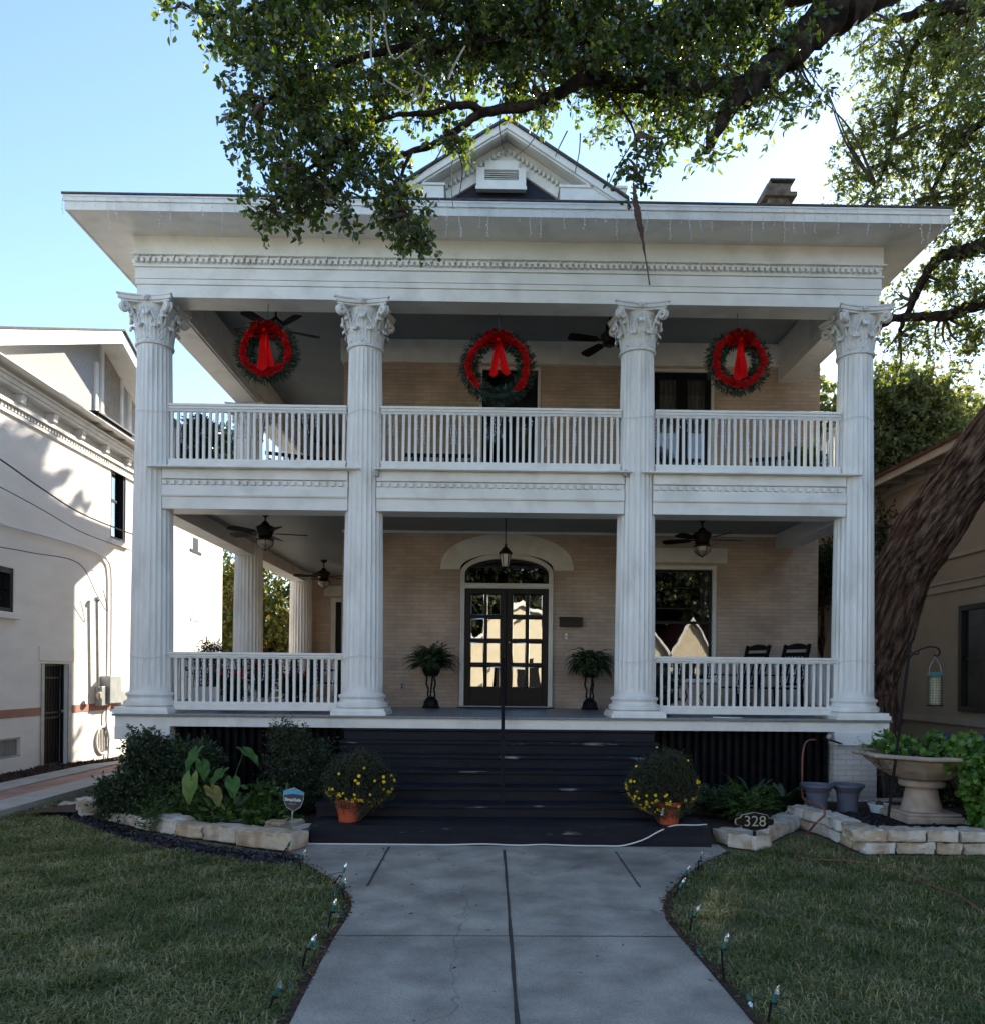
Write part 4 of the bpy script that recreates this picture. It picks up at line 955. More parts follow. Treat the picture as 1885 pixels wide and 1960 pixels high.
for z in (.03, .95, 1.05, dh[3] - .3, dh[3] - .05): mb.box(XN - .105, XN - .08, dh[0] + .01, dh[1] - .01, z, z + .04)
mb.box(XN - .11, XN - .07, dh[0] + .01, dh[0] + .06, .02, dh[3] - .01); mb.box(XN - .11, XN - .07, dh[1] - .06, dh[1] - .01, .02, dh[3] - .01)
obj('security_grille', mb, BLACKP, nd); obj('handle', MB().ball((XN - .05, dh[1] - .1, 1.08), .03), BRASS, nd)
obj('lintel', MB().box(XN, XN + .02, dh[0] - .18, dh[1] + .2, dh[3] + .05, dh[3] + .32), STUC, nb, bevel=.004)
mb = MB(); y0, y1, z0, z1 = wh3
for i in range(12): y = y0 + (y1 - y0) * i / 12; mb.box(XN - .06, XN - .04, y, y + .018, z0, z1)
mb.box(XN - .05, XN + .0, y0, y1, z0, z0 + .03); mb.box(XN - .05, XN + .0, y0, y1, z1 - .03, z1); mb.box(XN - .09, XN - .08, y0, y1, z0, z1)
obj('crawl_vent', mb, METAL, nb)
rv = PX(195, 1417, XN); mb = MB(); pts = [(XN + .02, rv.y + .30 * math.cos(a), rv.z + .30 * math.sin(a)) for a in [2 * PI * i / 28 for i in range(29)]]
mb.tube(pts, .025, 6, caps=False); mb.prism([(rv.y + .29 * math.cos(2 * PI * i / 24), rv.z + .29 * math.sin(2 * PI * i / 24)) for i in range(24)], 'x', XN + .001, XN + .006)
mb.mi = 1; mb.prism([(rv.y + .27 * math.cos(2 * PI * i / 24), rv.z + .27 * math.sin(2 * PI * i / 24)) for i in range(24)], 'x', XN + .0065, XN + .009); mb.mi = 0
for i in range(-3, 4): mb.box(XN + .01, XN + .02, rv.y + i * .07 - .008, rv.y + i * .07 + .008, rv.z - .25, rv.z + .25)
obj('round_vent', mb, [STUC, BLKFR], nb)
# far side windows seen through the porch
for (xa_, y1_, y2_) in ((375, 1028, 1056), (376, 1145, 1185)):
    p, q = PX(xa_ - 5, y1_, XN), PX(xa_ + 4, y2_, XN)
    mb = MB(); mb.box(XN, XN + .02, p.y - .25, q.y + .25, q.z - .08, q.z); mb.box(XN + .001, XN + .01, p.y, q.y, q.z, p.z); obj('window', mb, BLKFR if y1_ < 1100 else mat('white_window', (.6, .6, .6)), nb)
# meter, conduit, cables
em = thing('electric_meter', 'grey electric meter box and conduit on the white wall by the porch corner', 'meter box', (XN + .1, NP(205, 1320)[0], NP(205, 1320)[1]))
def nbox(x0, x1, y0, y1, d, m, name, par, zx=0):
    a, b = NP(x0, y0), NP(x1, y1); return obj(name, MB().box(XN + .004, XN + d, min(a[0], b[0]), max(a[0], b[0]), b[1], a[1]), m, par, bevel=.008)
nbox(192, 214, 1294, 1345, .22, METAL, 'breaker_box', em); m_ = nbox(181, 193, 1314, 1350, .16, METAL, 'meter_box', em)
q = PX(188, 1332, XN + .16); obj('meter_glass', MB().lathe([(.085, 0), (.085, .05), (.06, .07)], 16, (0, 0, 0)), FROST, m_, local=True, loc=Vector((q.x, q.y, q.z)) - WL[m_]).rotation_euler = (0, PI / 2, 0)
nbox(220, 238, 1322, 1348, .14, METAL, 'junction_box', em)
def nw_path(pts, dx): return [PX(x, y, XN + dx) for x, y in pts]
obj('mast', MB().tube(nw_path([(187, 1318), (185, 1150)], .09), .032, 8), METAL, em)
obj('conduit', MB().tube(smooth_path(nw_path([(212, 1300), (213, 1150), (212, 1095), (205, 1072), (180, 1055), (120, 1035), (0, 1002)], .05)), .024, 6), STUC, em)
obj('drain_cable', MB().tube(smooth_path(nw_path([(205, 1345), (203, 1380), (208, 1420), (206, 1455)], .05)), .018, 6), METAL, em)
obj('weatherhead', MB().ball(nw_path([(185, 1148)], .1)[0], .06, 10, 6), METAL, em)
wires = [('thick black power cable sagging across the white wall and behind the corner column', [(-60, 845), (0, 879), (80, 935), (160, 985), (262, 1026)], .014, .5),
         ('thin grey cable running below the thick black one across the white wall', [(-60, 905), (0, 932), (80, 975), (160, 1020), (262, 1058)], .008, .5),
         ('slack wire looping from the left edge to the service mast on the white wall', [(-60, 1035), (0, 1047), (60, 1058), (150, 1078), (185, 1138), (205, 1170), (198, 1130)], .009, .25)]
for lb, pts, r, dx in wires:
    pp = smooth_path(nw_path(pts, dx), 8); obj('power_line', MB().tube(pp, r, 6), WIREM, label=lb, cat='cable', loc=pp[0])

# ================================================================== RIGHT NEIGHBOUR
XR = 9.0
rb = thing('neighbour_house', 'tan stucco house with red brown roof and black window frame behind the big trunk', 'house', (XR + 3, 16, 0))
def RP(x, y, dx=0): p = PX(x, y, XR - dx); return p.y, p.z
ez = RP(1700, 921, .5)[1]; wy1, wz1 = RP(1838, 1160); _, wz0 = RP(1838, 1362); wy0 = wy1 - 1.5
mb = MB(); mb.box(XR, XR + .3, 4, wy0, -.1, ez + .4); mb.box(XR, XR + .3, wy1, 22, -.1, ez + .4); mb.box(XR, XR + .3, wy0, wy1, -.1, wz0); mb.box(XR, XR + .3, wy0, wy1, wz1, ez + .4)
mb.box(XR + .3, XR + 8, 21.7, 22, -.1, ez + .4); mb.box(XR + .3, XR + 8, 4, 4.3, -.1, ez + .4)
obj('wall', mb, TANST, rb)
mb = MB(); z = RP(1850, 1058)[1]; mb.box(XR - .04, XR, 4, 22, z - .04, z + .04); z = RP(1850, 1110)[1]; mb.box(XR - .03, XR, 4, 22, z - .16, z); mb.box(XR - .06, XR, 4, 22, z, z + .04)
z = RP(1850, 1385)[1]; mb.box(XR - .05, XR, 4, 22, z - .04, z + .08); mb.box(XR - .03, XR, 4, 22, ez - .1, ez + .1)
obj('trim_bands', mb, TANTR, rb)
mb = MB(); mb.box(XR - .04, XR + .1, wy0, wy0 + .1, wz0, wz1); mb.box(XR - .04, XR + .1, wy1 - .1, wy1, wz0, wz1); mb.box(XR - .04, XR + .1, wy0 + .1, wy1 - .1, wz1 - .1, wz1); mb.box(XR - .04, XR + .1, wy0 + .1, wy1 - .1, wz0, wz0 + .1); mb.box(XR, XR + .06, wy0 + .1, wy1 - .1, (wz0 + wz1) / 2 - .03, (wz0 + wz1) / 2 + .03)
rw = obj('window', mb, BLKFR, rb); obj('pane', MB().box(XR + .03, XR + .04, wy0 + .05, wy1 - .05, wz0 + .05, wz1 - .05), glassN, rw); obj('blind', MB().box(XR + .12, XR + .13, wy0, wy1, wz0, wz1), CURT, rw)
u0_, u1_ = RP(1762, 960)[0], RP(1730, 960)[0]; uz0, uz1 = RP(1745, 1000)[1], RP(1745, 945)[1]
uw = obj('window', MB().box(XR - .03, XR - .001, u0_, u1_, uz0, uz1), TANTR, rb); obj('pane', MB().box(XR - .04, XR - .031, u0_ + .1, u1_ - .1, uz0 + .1, uz1 - .1), METAL, uw)
mb = MB(); mb.box(XR - .5, XR, 4, 22.4, ez + .1, ez + .14); mb.box(XR - .56, XR - .5, 4, 22.4, ez + .0, ez + .22); obj('eaves', mb, TANTR, rb)
y = 12.3
while y < 21: obj('rafter', MB().box(XR - .48, XR - .062, y, y + .07, ez + .0, ez + .098), TANTR, rb); y += .8
mb = MB().prism([(XR - .62, ez + .2), (XR + 4, ez + 2.0), (XR + 8.6, ez + .2), (XR + 8.6, ez + .14), (XR + 4, ez + 1.94), (XR - .62, ez + .14)], 'y', 3.8, 22.6)
obj('roof', mb, REDR, rb)
obj('downpipe', MB().tube([(XR - .05, RP(1685, 1000)[0], .1), (XR - .05, RP(1685, 1000)[0], ez)], .05, 8), TANTR, rb)
# shed-like dark wing glimpsed between wall and corner column
p = PY(1578, 1195, 24)
bh = thing('outbuilding', 'dark garden building with red brown roof glimpsed between the brick wall and corner column', 'outbuilding', (p.x + .5, 25, 0))
mb = MB(); z = PY(1578, 1218, 24).z; mb.box(p.x - 3, p.x + 3.5, 24, 27, -.1, z); obj('wall', mb, TANTR, bh); obj('roof', MB().prism([(p.x - 3.4, z), (p.x + .2, z + 1.9), (p.x + 3.9, z)], 'y', 23.6, 27.4), REDR, bh)
# ================================================================== ACROSS THE STREET (middle two seen in the panes)
def opp(name, x0, x1, y, h, label, peaks, m=OPPW):
    t = thing(name, label, 'house', ((x0 + x1) / 2, y, 0))
    mb = MB().box(x0, x1, y - 8, y, -.1, h); obj('wall', mb, m, t)
    for a, b, hz in peaks:
        obj('gable', MB().prism([(a, h), (b, h), ((a + b) / 2, h + hz - .1)], 'y', y - .3, y - .01), m, t); mm_ = (a + b) / 2
        obj('roof', MB().prism([(a - .1, h), (mm_, h + hz), (b + .1, h), (b + .1, h - .08), (mm_, h + hz - .08), (a - .1, h - .08)], 'y', y - 8.3, y + .35), REDR, t)
        mb = MB()
        for q0, q1 in (((a - .1, h), ((a + b) / 2, h + hz)), (((a + b) / 2, h + hz), (b + .1, h))): mb.prism([(q0[0], q0[1]), (q1[0], q1[1]), (q1[0], q1[1] - .25), (q0[0], q0[1] - .25)], 'y', y + .351, y + .42)
        obj('rake', mb, W_, t)
    for a, b, hz in peaks:
        for k in range(2):
            for z in (1.0, 3.9):
                if z + 1.5 < h:
                    x = a + (b - a) * (k * .5 + .2); obj('window', MB().box(x, x + .95, y, y + .04, z, z + 1.6), BLKFR, t)
    return t
ob = opp('opposite_house', -7.5, 6.0, -21, 4.6, 'cream stucco house across the street, mirrored in the front door panes', [(-7.5, -.3, 2.6), (-.3, 6, 1.6)])
obj('staircase', MB().prism([(-1.6, 0), (.6, 2.4), (.6, 2.1), (-1.2, 0)], 'y', -20.0, -19.2), mat('green_stair', (.10, .14, .12)), ob)
opp('opposite_house', 8.5, 18, -23, 3.3, 'cream house with three pointed gables across the street, mirrored in the parlour window', [(8.5, 11.6, 2.1), (11.6, 14.4, 2.5), (14.4, 18, 2.1)])

opp('opposite_house', -26, -10.5, -22, 5.6, 'wide cream house down the street on the left, facing the porch', [(-26, -18, 2.4), (-18, -10.5, 2.4)])  # out-of-view house added for warm bounce light on the white porch
opp('opposite_house', 20.5, 36, -22, 5.6, 'wide cream house down the street on the right, facing the porch', [(20.5, 28, 2.4), (28, 36, 2.4)])  # added like the one on the left, for warm fill light
# ================================================================== CEILING FANS, LANTERN
def make_fan(drop, light=True, label='', spin=0, loc=(0, 0, 0), blades=5, R=.66):
    t = thing('ceiling_fan', label, 'ceiling fan', loc, 'ceiling fans of the porches')
    mb = MB(); mb.lathe([(.075, 0), (.075, -.03), (.03, -.07), (.014, -.08), (.014, -drop)], 18); obj('downrod', mb, FAN, t, local=True)
    mb = MB(); mb.lathe([(.03, -drop + .06), (.06, -drop + .03), (.075, -drop), (.13, -drop - .02), (.155, -drop - .05), (.125, -drop - .12), (.11, -drop - .17), (.12, -drop - .19), (.07, -drop - .22)], 24); obj('motor', mb, FAN, t, local=True)
    for k in range(blades):
        a = spin + k * 2 * PI / blades; e = Vector((math.cos(a), math.sin(a), 0)); s = Vector((-e.y, e.x, .22)).normalized(); z = Vector((0, 0, -drop - .13))
        mb = MB(); pr = [(.12, .012), (.2, .022), (.21, .055), (.24, .066), (R * .8, .088), (R - .03, .082), (R, .05)]
        vs = []; up = Vector((0, 0, .004))
        for r, w_ in pr: vs += [e * r + s * w_ + z + up, e * r - s * w_ + z + up, e * r - s * w_ + z - up, e * r + s * w_ + z - up]
        fs = [(0, 1, 2, 3), tuple(len(vs) - 4 + q for q in (3, 2, 1, 0))]
        for i in range(1, len(pr)):
            for q in range(4): fs.append(((i - 1) * 4 + q, (i - 1) * 4 + (q + 1) % 4, i * 4 + (q + 1) % 4, i * 4 + q))
        obj('blade', mb.add(vs, fs), BLADE, t, local=True, smooth=None)
    if light:
        mb = MB(); mb.lathe([(.055, -drop - .21), (.13, -drop - .23), (.135, -drop - .25), (.12, -drop - .32), (.06, -drop - .37), (.015, -drop - .39)], 20)
        sh = obj('light_bowl', mb, FROST, t, local=True); mb = MB()
        mb.lathe([(.138, -drop - .225), (.142, -drop - .24), (.138, -drop - .255)], 20, caps=False); mb.ball((0, 0, -drop - .40), .018)
        for k in range(5):
            a = k * 2 * PI / 5; mb.tube([(r * math.cos(a), r * math.sin(a), -drop - q) for r, q in ((.14, .24), (.13, .32), (.066, .375), (.01, .40))], .006, 5)
        obj('cage', mb, FAN, sh, local=True)
    return t
p = PY(508, 990, 12.75); make_fan(.2, True, 'dark five blade ceiling fan over the left front bay of the lower porch', .25, (p.x, 12.75, 4.459))
p = PY(620, 1076, 18.0); make_fan(.24, True, 'ceiling fan deepest along the lower side porch, half hidden by a column', .9, (p.x, 18.0, 4.459))
p = PY(1344, 993, 12.75); make_fan(.22, True, 'dark ceiling fan in front of the parlour window on the lower right porch', .08, (p.x, 12.75, 4.459))
p = PY(528, 640, 12.7); make_fan(.36, False, 'black bladed fan behind the upper left wreath', .45, (p.x, 12.7, 7.869), R=.7)
p = PY(1166, 650, 12.9); make_fan(.38, False, 'black bladed fan peeking from behind the upper right middle capital', 3.35, (p.x, 12.9, 7.869), R=.7)
p = PY(968, 992, 12.7); ln = thing('lantern', 'hanging bronze lantern with frosted glass in front of the door arch', 'lantern', (p.x, 12.7, 4.459))
zt_l = PY(968, 1046, 12.7).z - 4.459; zb_l = PY(968, 1087, 12.7).z - 4.459
mb = MB(); mb.lathe([(.07, 0), (.07, -.015), (.025, -.035), (.008, -.04), (.008, zt_l * .86)], 16)
for i in range(4): mb.tube([(.014 * math.cos(a), 0 if i % 2 else .014 * math.cos(a), zt_l * .86 - .02 - i * .022 + .014 * math.sin(a)) for a in [k * PI / 4 for k in range(9)]], .004, 5)
obj('rod', mb, FAN, ln, local=True)
mb = MB(); mb.lathe([(.012, zt_l + .04), (.02, zt_l + .02), (.018, zt_l), (.05, zt_l - .03), (.10, zt_l - .09), (.112, zt_l - .12), (.10, zt_l - .125)], 6); obj('cap', mb, FAN, ln, local=True, smooth=None)
gl = obj('glass', MB().lathe([(.088, zt_l - .126), (.055, zb_l + .02)], 6), FROST, ln, local=True, smooth=None)
mb = MB()
for k in range(6): a = k * PI / 3; mb.tube([(.092 * math.cos(a), .092 * math.sin(a), zt_l - .12), (.058 * math.cos(a), .058 * math.sin(a), zb_l + .015)], .006, 5)
mb.lathe([(.06, zb_l + .02), (.062, zb_l + .008), (.03, zb_l - .005), (.008, zb_l - .03)], 6); obj('cage', mb, FAN, ln, local=True)

# ================================================================== WREATHS
def wreath(px, py, R, Y, label, gar0, tails, seed):
    p = PY(px, py, Y); t = thing('wreath', label, 'wreath', (p.x, Y, p.z), 'christmas wreaths hung across the upper porch')
    global rng; rng = np.random.default_rng(seed)
    n = 3400; a = rng.random(n) * 2 * PI; b = rng.random(n) * 2 * PI; rr = .105 * rng.random(n) ** .5
    er = np.stack([np.cos(a), np.zeros(n), np.sin(a)], 1); ey = np.array([0, -1, 0]); Rm = R - .09
    pos = er * (Rm + rr * np.cos(b))[:, None] + ey * (rr * np.sin(b) * .8)[:, None]
    tang = np.stack([-np.sin(a), np.zeros(n), np.cos(a)], 1)
    d = er * np.cos(b)[:, None] + ey * (np.sin(b) * .7)[:, None] + tang * .5 + rng.normal(size=(n, 3)) * .45
    V, F = leaves(pos, d, .06 + .045 * rng.random(n), .014, .1)
    V = V + np.array(WL[t]); npmesh('greenery', V, F, WREG, t)
    mb = MB()
    ring_ = [(Rm * math.cos(q), 0, Rm * math.sin(q)) for q in [2 * PI * i / 40 for i in range(41)]]; mb.tube(ring_, .05, 8, caps=False)
    mb.tube([(0, .02, R - .02), (0, .05, R + .3)], .006, 5); obj('ring', mb, GWIRE, t, local=True)
    n = 5600; u = rng.random(n); lo_, hi_ = gar0; a = lo_ + (hi_ - lo_) * u
    wob = Rm + .010 * np.sin(a * 5 + seed); er = np.stack([np.cos(a), np.zeros(n), np.sin(a)], 1); q = nrm(rng.normal(size=(n, 3)))
    pos = er * wob[:, None] + np.array([0, -.075, 0]) + q * np.array([.038, .032, .038]) * (.62 + .38 * np.sin(a * 15 + seed))[:, None]
    V, F = leaves(pos, q + rng.normal(size=(n, 3)) * .3, .032, .022, .2); npmesh('garland', V + np.array(WL[t]), F, REDF, t)
    mb = MB(); zt = R - .15
    def loop(ang, ln_, w_):
        def f(u, v):
            th = 2 * PI * u; r = ln_ * .5 * (1 - math.cos(th)); o = math.sin(th) * .05 * (1 if ln_ > 0 else 1)
            x = r * math.cos(ang) - o * math.sin(ang); z = r * math.sin(ang) + o * math.cos(ang)
            return (x, -.10 - (v - .5) * w_ - .02 * math.sin(th * .5), zt + z)
        mb.grid(f, 20, 3)
    for ang, ln_ in ((.35, .20), (PI - .4, .21), (1.0, .15), (PI - 1.1, .16), (-.4, .17), (PI + .35, .18)): loop(ang, ln_, .10)
    mb.ball((0, -.13, zt), .03, 8, 6)
    for (dx, L_, w_) in tails:
        w_ *= 1.15
        def f(u, v):
            x = dx * v + (u - .5) * w_ * (.55 + .45 * v); return (x, -.115 - .015 * math.sin(v * 9 + dx * 40) - .012 * math.cos(u * PI * 2), zt - .02 - L_ * v - (abs(u - .5) * -.05 if v > .99 else 0))
        mb.grid(f, 6, 12)
    obj('bow', mb, RIB, t, local=True, smooth=60)
wreath(511, 674, .41, 11.35, 'wreath of the upper left bay, red garland round dark greenery with one broad ribbon tail', (-.45, 2 * PI - .75), [(-.035, .55, .13), (.085, .50, .11)], 3)
wreath(953, 704, .50, 11.35, 'widest and greenest wreath, in the upper middle bay above the doors', (-.9, 3.9), [(-.07, .50, .10), (.12, .48, .11)], 5)
wreath(1412, 694, .43, 11.35, 'wreath of the upper right bay beside the curtained balcony doors', (-.2, 2 * PI - .35), [(-.04, .56, .12), (.05, .52, .10)], 8)
rng = np.random.default_rng(11)

# ================================================================== PLANTS: builders
def fern_mesh(name, n, L, rise, m, parent, c=(0, 0, 0), seed=1, pin=.05, droop=1.0, up=(.35, 1.25)):
    r = np.random.default_rng(seed); P = []; D = []; LL = []; stems = MB()
    for k in range(n):
        a = r.random() * 2 * PI; el = up[0] + (up[1] - up[0]) * r.random(); l = L * (.65 + .45 * r.random()); pts = []
        p = np.array(c, float); d = np.array([math.cos(a) * math.cos(el), math.sin(a) * math.cos(el), math.sin(el)])
        ns = 14
        for i in range(ns + 1):
            pts.append(p.copy()); p = p + d * l / ns; d = d + np.array([0, 0, -droop * .16 * (.4 + i / ns)]); d /= np.linalg.norm(d)
        pts = np.array(pts); stems.tube([Vector(q) for q in pts[::2]], [.0035 - .0003 * i for i in range(len(pts[::2]))], 3, caps=False)
        for i in range(2, len(pts) - 1):
            t_ = pts[i + 1] - pts[i]; t_ /= np.linalg.norm(t_); s = np.cross(t_, [0, 0, 1]); s /= max(np.linalg.norm(s), 1e-6)
            wl = pin * math.sin(PI * min(1, (i / ns) * .85 + .15)) + .008
            for sub in (0, .5):
                q = pts[i] + (pts[i + 1] - pts[i]) * sub
                for sg in (-1, 1): P.append(q); D.append(s * sg + t_ * .35 + np.array([0, 0, -.25]) + r.normal(size=3) * .12); LL.append(wl)
    V, F = leaves(np.array(P), np.array(D), np.array(LL), np.array(LL) * .36 + .004, .05)
    V = V + np.array(WL[parent]); return npmesh(name, V, F, m, parent), obj('stems', stems, m, parent, local=True)
def bush_mesh(name, parent, ell, m, n, k=10, L=.05, Wd=.022, l=.18, seed=1, droop=.0, stems=True, shell=.4, six=False):
    """ell: list of (center, radii, weight) relative to the parent"""
    global rng; rng = np.random.default_rng(seed); tot = sum(e[2] for e in ell); Ps = []; Ds = []; A = []; B = []
    for c, rad, w_ in ell:
        p, d, a, b = sprigs(c, rad, max(4, int(n * w_ / tot)), k, L, Wd, l, droop, shell); Ps.append(p); Ds.append(d); A.append(a); B.append(b)
    P = np.concatenate(Ps); D = np.concatenate(Ds); nn = len(P)
    V, F = leaves(P, D, L * (.7 + .6 * rng.random(nn)), Wd * (.7 + .6 * rng.random(nn)), .2, six)
    o = npmesh(name, V + np.array(WL[parent]), F, m, parent)
    if stems:
        A = np.concatenate(A); B = np.concatenate(B); root = np.zeros_like(A); root[:, :2] = A[:, :2] * .25
        sel = rng.random(len(A)) < .12
        V1, F1 = twigmesh(A, B, .003); V2, F2 = twigmesh(root[sel], A[sel], .006)
        V, F = join([(V1, F1), (V2, F2)]); npmesh('stems', V + np.array(WL[parent]), F, TWIG, parent, kind='stuff')
    return o
# ================================================================== FERN STANDS BY THE DOORS
def fern_stand(px, label, seed, L, wide, py=1357):
    Y = 13.75; p = PY(px, py, Y); z0 = FZ
    t = thing('plant_stand', 'black iron plant stand under the fern ' + label, 'plant stand', (p.x, Y, z0), 'plant stands beside the front doors')
    mb = MB(); mb.lathe([(.15, 0), (.155, .02), (.13, .05), (.12, .12), (.075, .18), (.05, .2)], 6); obj('foot', mb, BLACKP, t, local=True, smooth=None)
    for k in range(3):
        a = k * 2 * PI / 3 + .4; mb = MB(); pts = []; n = 16
        for i in range(n + 1):
            q = i / n; r = .055 + .035 * q + .012 * math.sin(q * 12); aa = a + .5 * q; pts.append((r * math.cos(aa), r * math.sin(aa), .18 + .38 * q))
        mb.tube(pts, [.013 + .006 * abs(math.sin(i * 1.1)) for i in range(n + 1)], 6); obj('leg', mb, BLACKP, t, local=True)
    mb = MB(); mb.lathe([(.06, .55), (.11, .56), (.15, .64), (.175, .76), (.19, .77), (.18, .74), (.15, .66)], 20); obj('bowl', mb, BLACKP, t, local=True)
    f = thing('fern', 'bushy green fern ' + label + ' on an iron stand', 'fern', (p.x, Y, z0 + .70), 'ferns beside the front doors')
    fern_mesh('fronds', 150, L, 0, FERNL, f, (0, 0, .03), seed, .055, wide)
fern_stand(825, 'left of the double doors', 4, .56, .95); fern_stand(1128, 'right of the double doors', 9, .56, 1.35)
# ================================================================== ROCKING CHAIRS
def rocker(loc, rz, label):
    t = thing('rocking_chair', label, 'rocking chair', loc, 'black rocking chairs on the lower right porch', rz)
    def bar(a, b, w_, h_): a, b = Vector(a), Vector(b); d_ = (b - a) / 2; s = d_.cross(Vector((0, 0, 1))); s = s.normalized() if s.length > .01 else Vector((1, 0, 0)); u = s.cross(d_).normalized(); return MB().obox((a + b) / 2, s * w_, d_, u * h_)
    for s in (-1, 1):
        pts = [(s * .27, -.42 + .9 * i / 12, .03 + .10 * (2 * i / 12 - 1.0) ** 2) for i in range(13)]; obj('rocker', MB().tube(pts, .018, 6), BLACKP, t, local=True)
        obj('leg', bar((s * .27, -.26, .07), (s * .27, -.24, .62), .02, .02), BLACKP, t, local=True); obj('leg', bar((s * .27, .2, .08), (s * .27, .16, .44), .02, .02), BLACKP, t, local=True)
        obj('armrest', bar((s * .29, -.33, .63), (s * .28, .24, .62), .035, .012), BLACKP, t, local=True)
        obj('back_post', bar((s * .24, .16, .40), (s * .24, .38, 1.13), .022, .022), BLACKP, t, local=True)
    obj('seat', MB().box(-.27, .27, -.27, .2, .40, .43), BLACKP, t, local=True, bevel=.008)
    mb = MB()
    for i in range(6): x = -.17 + i * .068; a, b = Vector((x, .19, .46)), Vector((x, .355, 1.0)); d_ = (b - a) / 2; mb.obox((a + b) / 2, (.014, 0, 0), d_, Vector((1, 0, 0)).cross(d_).normalized() * .006)
    obj('slats', mb, BLACKP, t, local=True)
    def rail(z0, z1, arc):
        mb = MB(); n = 8; vs = []; 
        for i in range(n + 1):
            x = -.235 + .47 * i / n; top = z1 + arc * math.cos((i / n - .5) * PI)
            for z in (z0, top):
                y = .16 + (z - .40) * .30; vs += [(x, y - .012, z), (x, y + .012, z)]
        fs = []
        for i in range(n): b = i * 4; c = b + 4; fs += [(b, c, c + 2, b + 2), (b + 1, b + 3, c + 3, c + 1), (b + 2, c + 2, c + 3, b + 3), (b, b + 1, c + 1, c)]
        fs += [(0, 2, 3, 1), (n * 4, n * 4 + 1, n * 4 + 3, n * 4 + 2)]
        return mb.add(vs, fs)
    obj('top_rail', rail(1.05, 1.10, .05), BLACKP, t, local=True); obj('back_rail', rail(.94, 1.0, 0), BLACKP, t, local=True); obj('lower_rail', rail(.46, .5, 0), BLACKP, t, local=True)
rocker((PY(1494, 1300, 12.75).x, 12.75, FZ), math.radians(-62), 'taller looking black rocking chair, nearer the right corner column')
rocker((PY(1420, 1300, 13.35).x, 13.35, FZ), math.radians(-62), 'black rocking chair set back toward the brick wall, left of the other rocker')
# small glass table, pots behind the right rail
p = PY(1325, 1300, 12.5); st = thing('side_table', 'low white topped iron table behind the right lower railing', 'table', (p.x, 12.5, FZ))
obj('table_top', MB().lathe([(.36, .50), (.37, .51), (.36, .525)], 28), CREAM, st, local=True)
for k in range(3): a = k * 2.1; obj('leg', MB().tube([(.28 * math.cos(a), .28 * math.sin(a), 0), (.12 * math.cos(a), .12 * math.sin(a), .28), (.25 * math.cos(a), .25 * math.sin(a), .5)], .012, 6), BLACKP, st, local=True)
def potted(px, Y, z, r, h, m, leafm, label, cat='potted plant', n=90, L=.09, Wd=.05, hh=.35, group=None, seed=1, rim=True, potname='pot', pz=None):
    x = PY(px, 1300, Y).x; t = thing('potted_plant', label, cat, (x, Y, z), group)
    obj(potname, MB().lathe([(r * .7, 0), (r, h), (r * 1.06, h), (r * 1.06, h + .02), (r * .9, h + .02), (r * .88, h - .03), (.01, h - .03)], 20, caps=False), m, t, local=True)
    bush_mesh('foliage', t, [((0, 0, h + hh * .5), (r * 1.5, r * 1.5, hh * .55), 1)], leafm, n, 8, L, Wd, .12, seed); return t
potted(1270, 12.3, FZ, .13, .25, BLACKP, DARKL, 'dark leafed pot plant just right of the third column behind the lower rail', seed=2)
# behind the left rail: bench, poinsettias, planter
def poinsettia(px, Y, z, label, seed):
    t = potted(px, Y, z, .13, .22, BLACKP, DARKL, label, 'poinsettia', 100, .09, .05, .34, 'poinsettias on the lower left porch', seed)
    global rng; rng = np.random.default_rng(seed); n = 200; c = np.repeat(rng.normal(size=(16, 3)) * [.14, .14, .05] + [0, 0, .56], 13, 0)[:n]
    a = rng.random(n) * 2 * PI; d = np.stack([np.cos(a), np.sin(a), .2 * np.ones(n)], 1); V, F = leaves(c, d, .085, .042, .1); npmesh('red_bracts', V + np.array(WL[t]), F, REDF, t, kind='stuff')
poinsettia(440, 12.6, FZ, 'poinsettia beside the white planter behind the left lower rail', 21)
poinsettia(505, 13.0, FZ + .18, 'poinsettia with dense red bracts behind the middle of the left lower rail', 22)
poinsettia(565, 13.4, FZ, 'poinsettia standing to the right of two others on the left lower porch', 23)
p = PY(400, 1300, 12.5); pb = thing('planter_box', 'white planter with a dark spiky shrub behind the lower left railing', 'planter', (p.x, 12.5, FZ))
obj('box', MB().box(-.22, .22, -.2, .2, 0, .36), W_, pb, local=True, bevel=.01)
bush_mesh('foliage', pb, [((0, 0, .6), (.24, .2, .3), 1), ((0, 0, .92), (.14, .14, .10), .4)], DARKL, 170, 9, .07, .02, .14, 31)
def bench(loc, rz, label, w_=1.1):
    t = thing('bench', label, 'bench', loc, None, rz)
    mb = MB()
    for i in range(5): mb.box(-w_ / 2, w_ / 2, -.22 + i * .09, -.15 + i * .09, .42, .44)
    obj('seat', mb, BLACKP, t, local=True); mb = MB()
    for i in range(int(w_ / .09)): x = -w_ / 2 + .04 + i * .09; mb.box(x, x + .03, .22, .24, .44, .82)
    mb.box(-w_ / 2, w_ / 2, .215, .245, .82, .88); obj('backrest', mb, BLACKP, t, local=True)
    for sx in (-1, 1):
        for y in (-.2, .22): obj('leg', MB().box(sx * (w_ / 2 - .03) - .02, sx * (w_ / 2 - .03) + .02, y - .02, y + .02, 0, .42), BLACKP, t, local=True)
        obj('armrest', MB().box(sx * (w_ / 2 - .03) - .025, sx * (w_ / 2 - .03) + .025, -.22, .22, .62, .65), BLACKP, t, local=True)
    return t
bench((PY(520, 1300, 14.1).x, 14.1, FZ), 0, 'long black slatted bench behind the poinsettias on the lower left porch', 1.5)
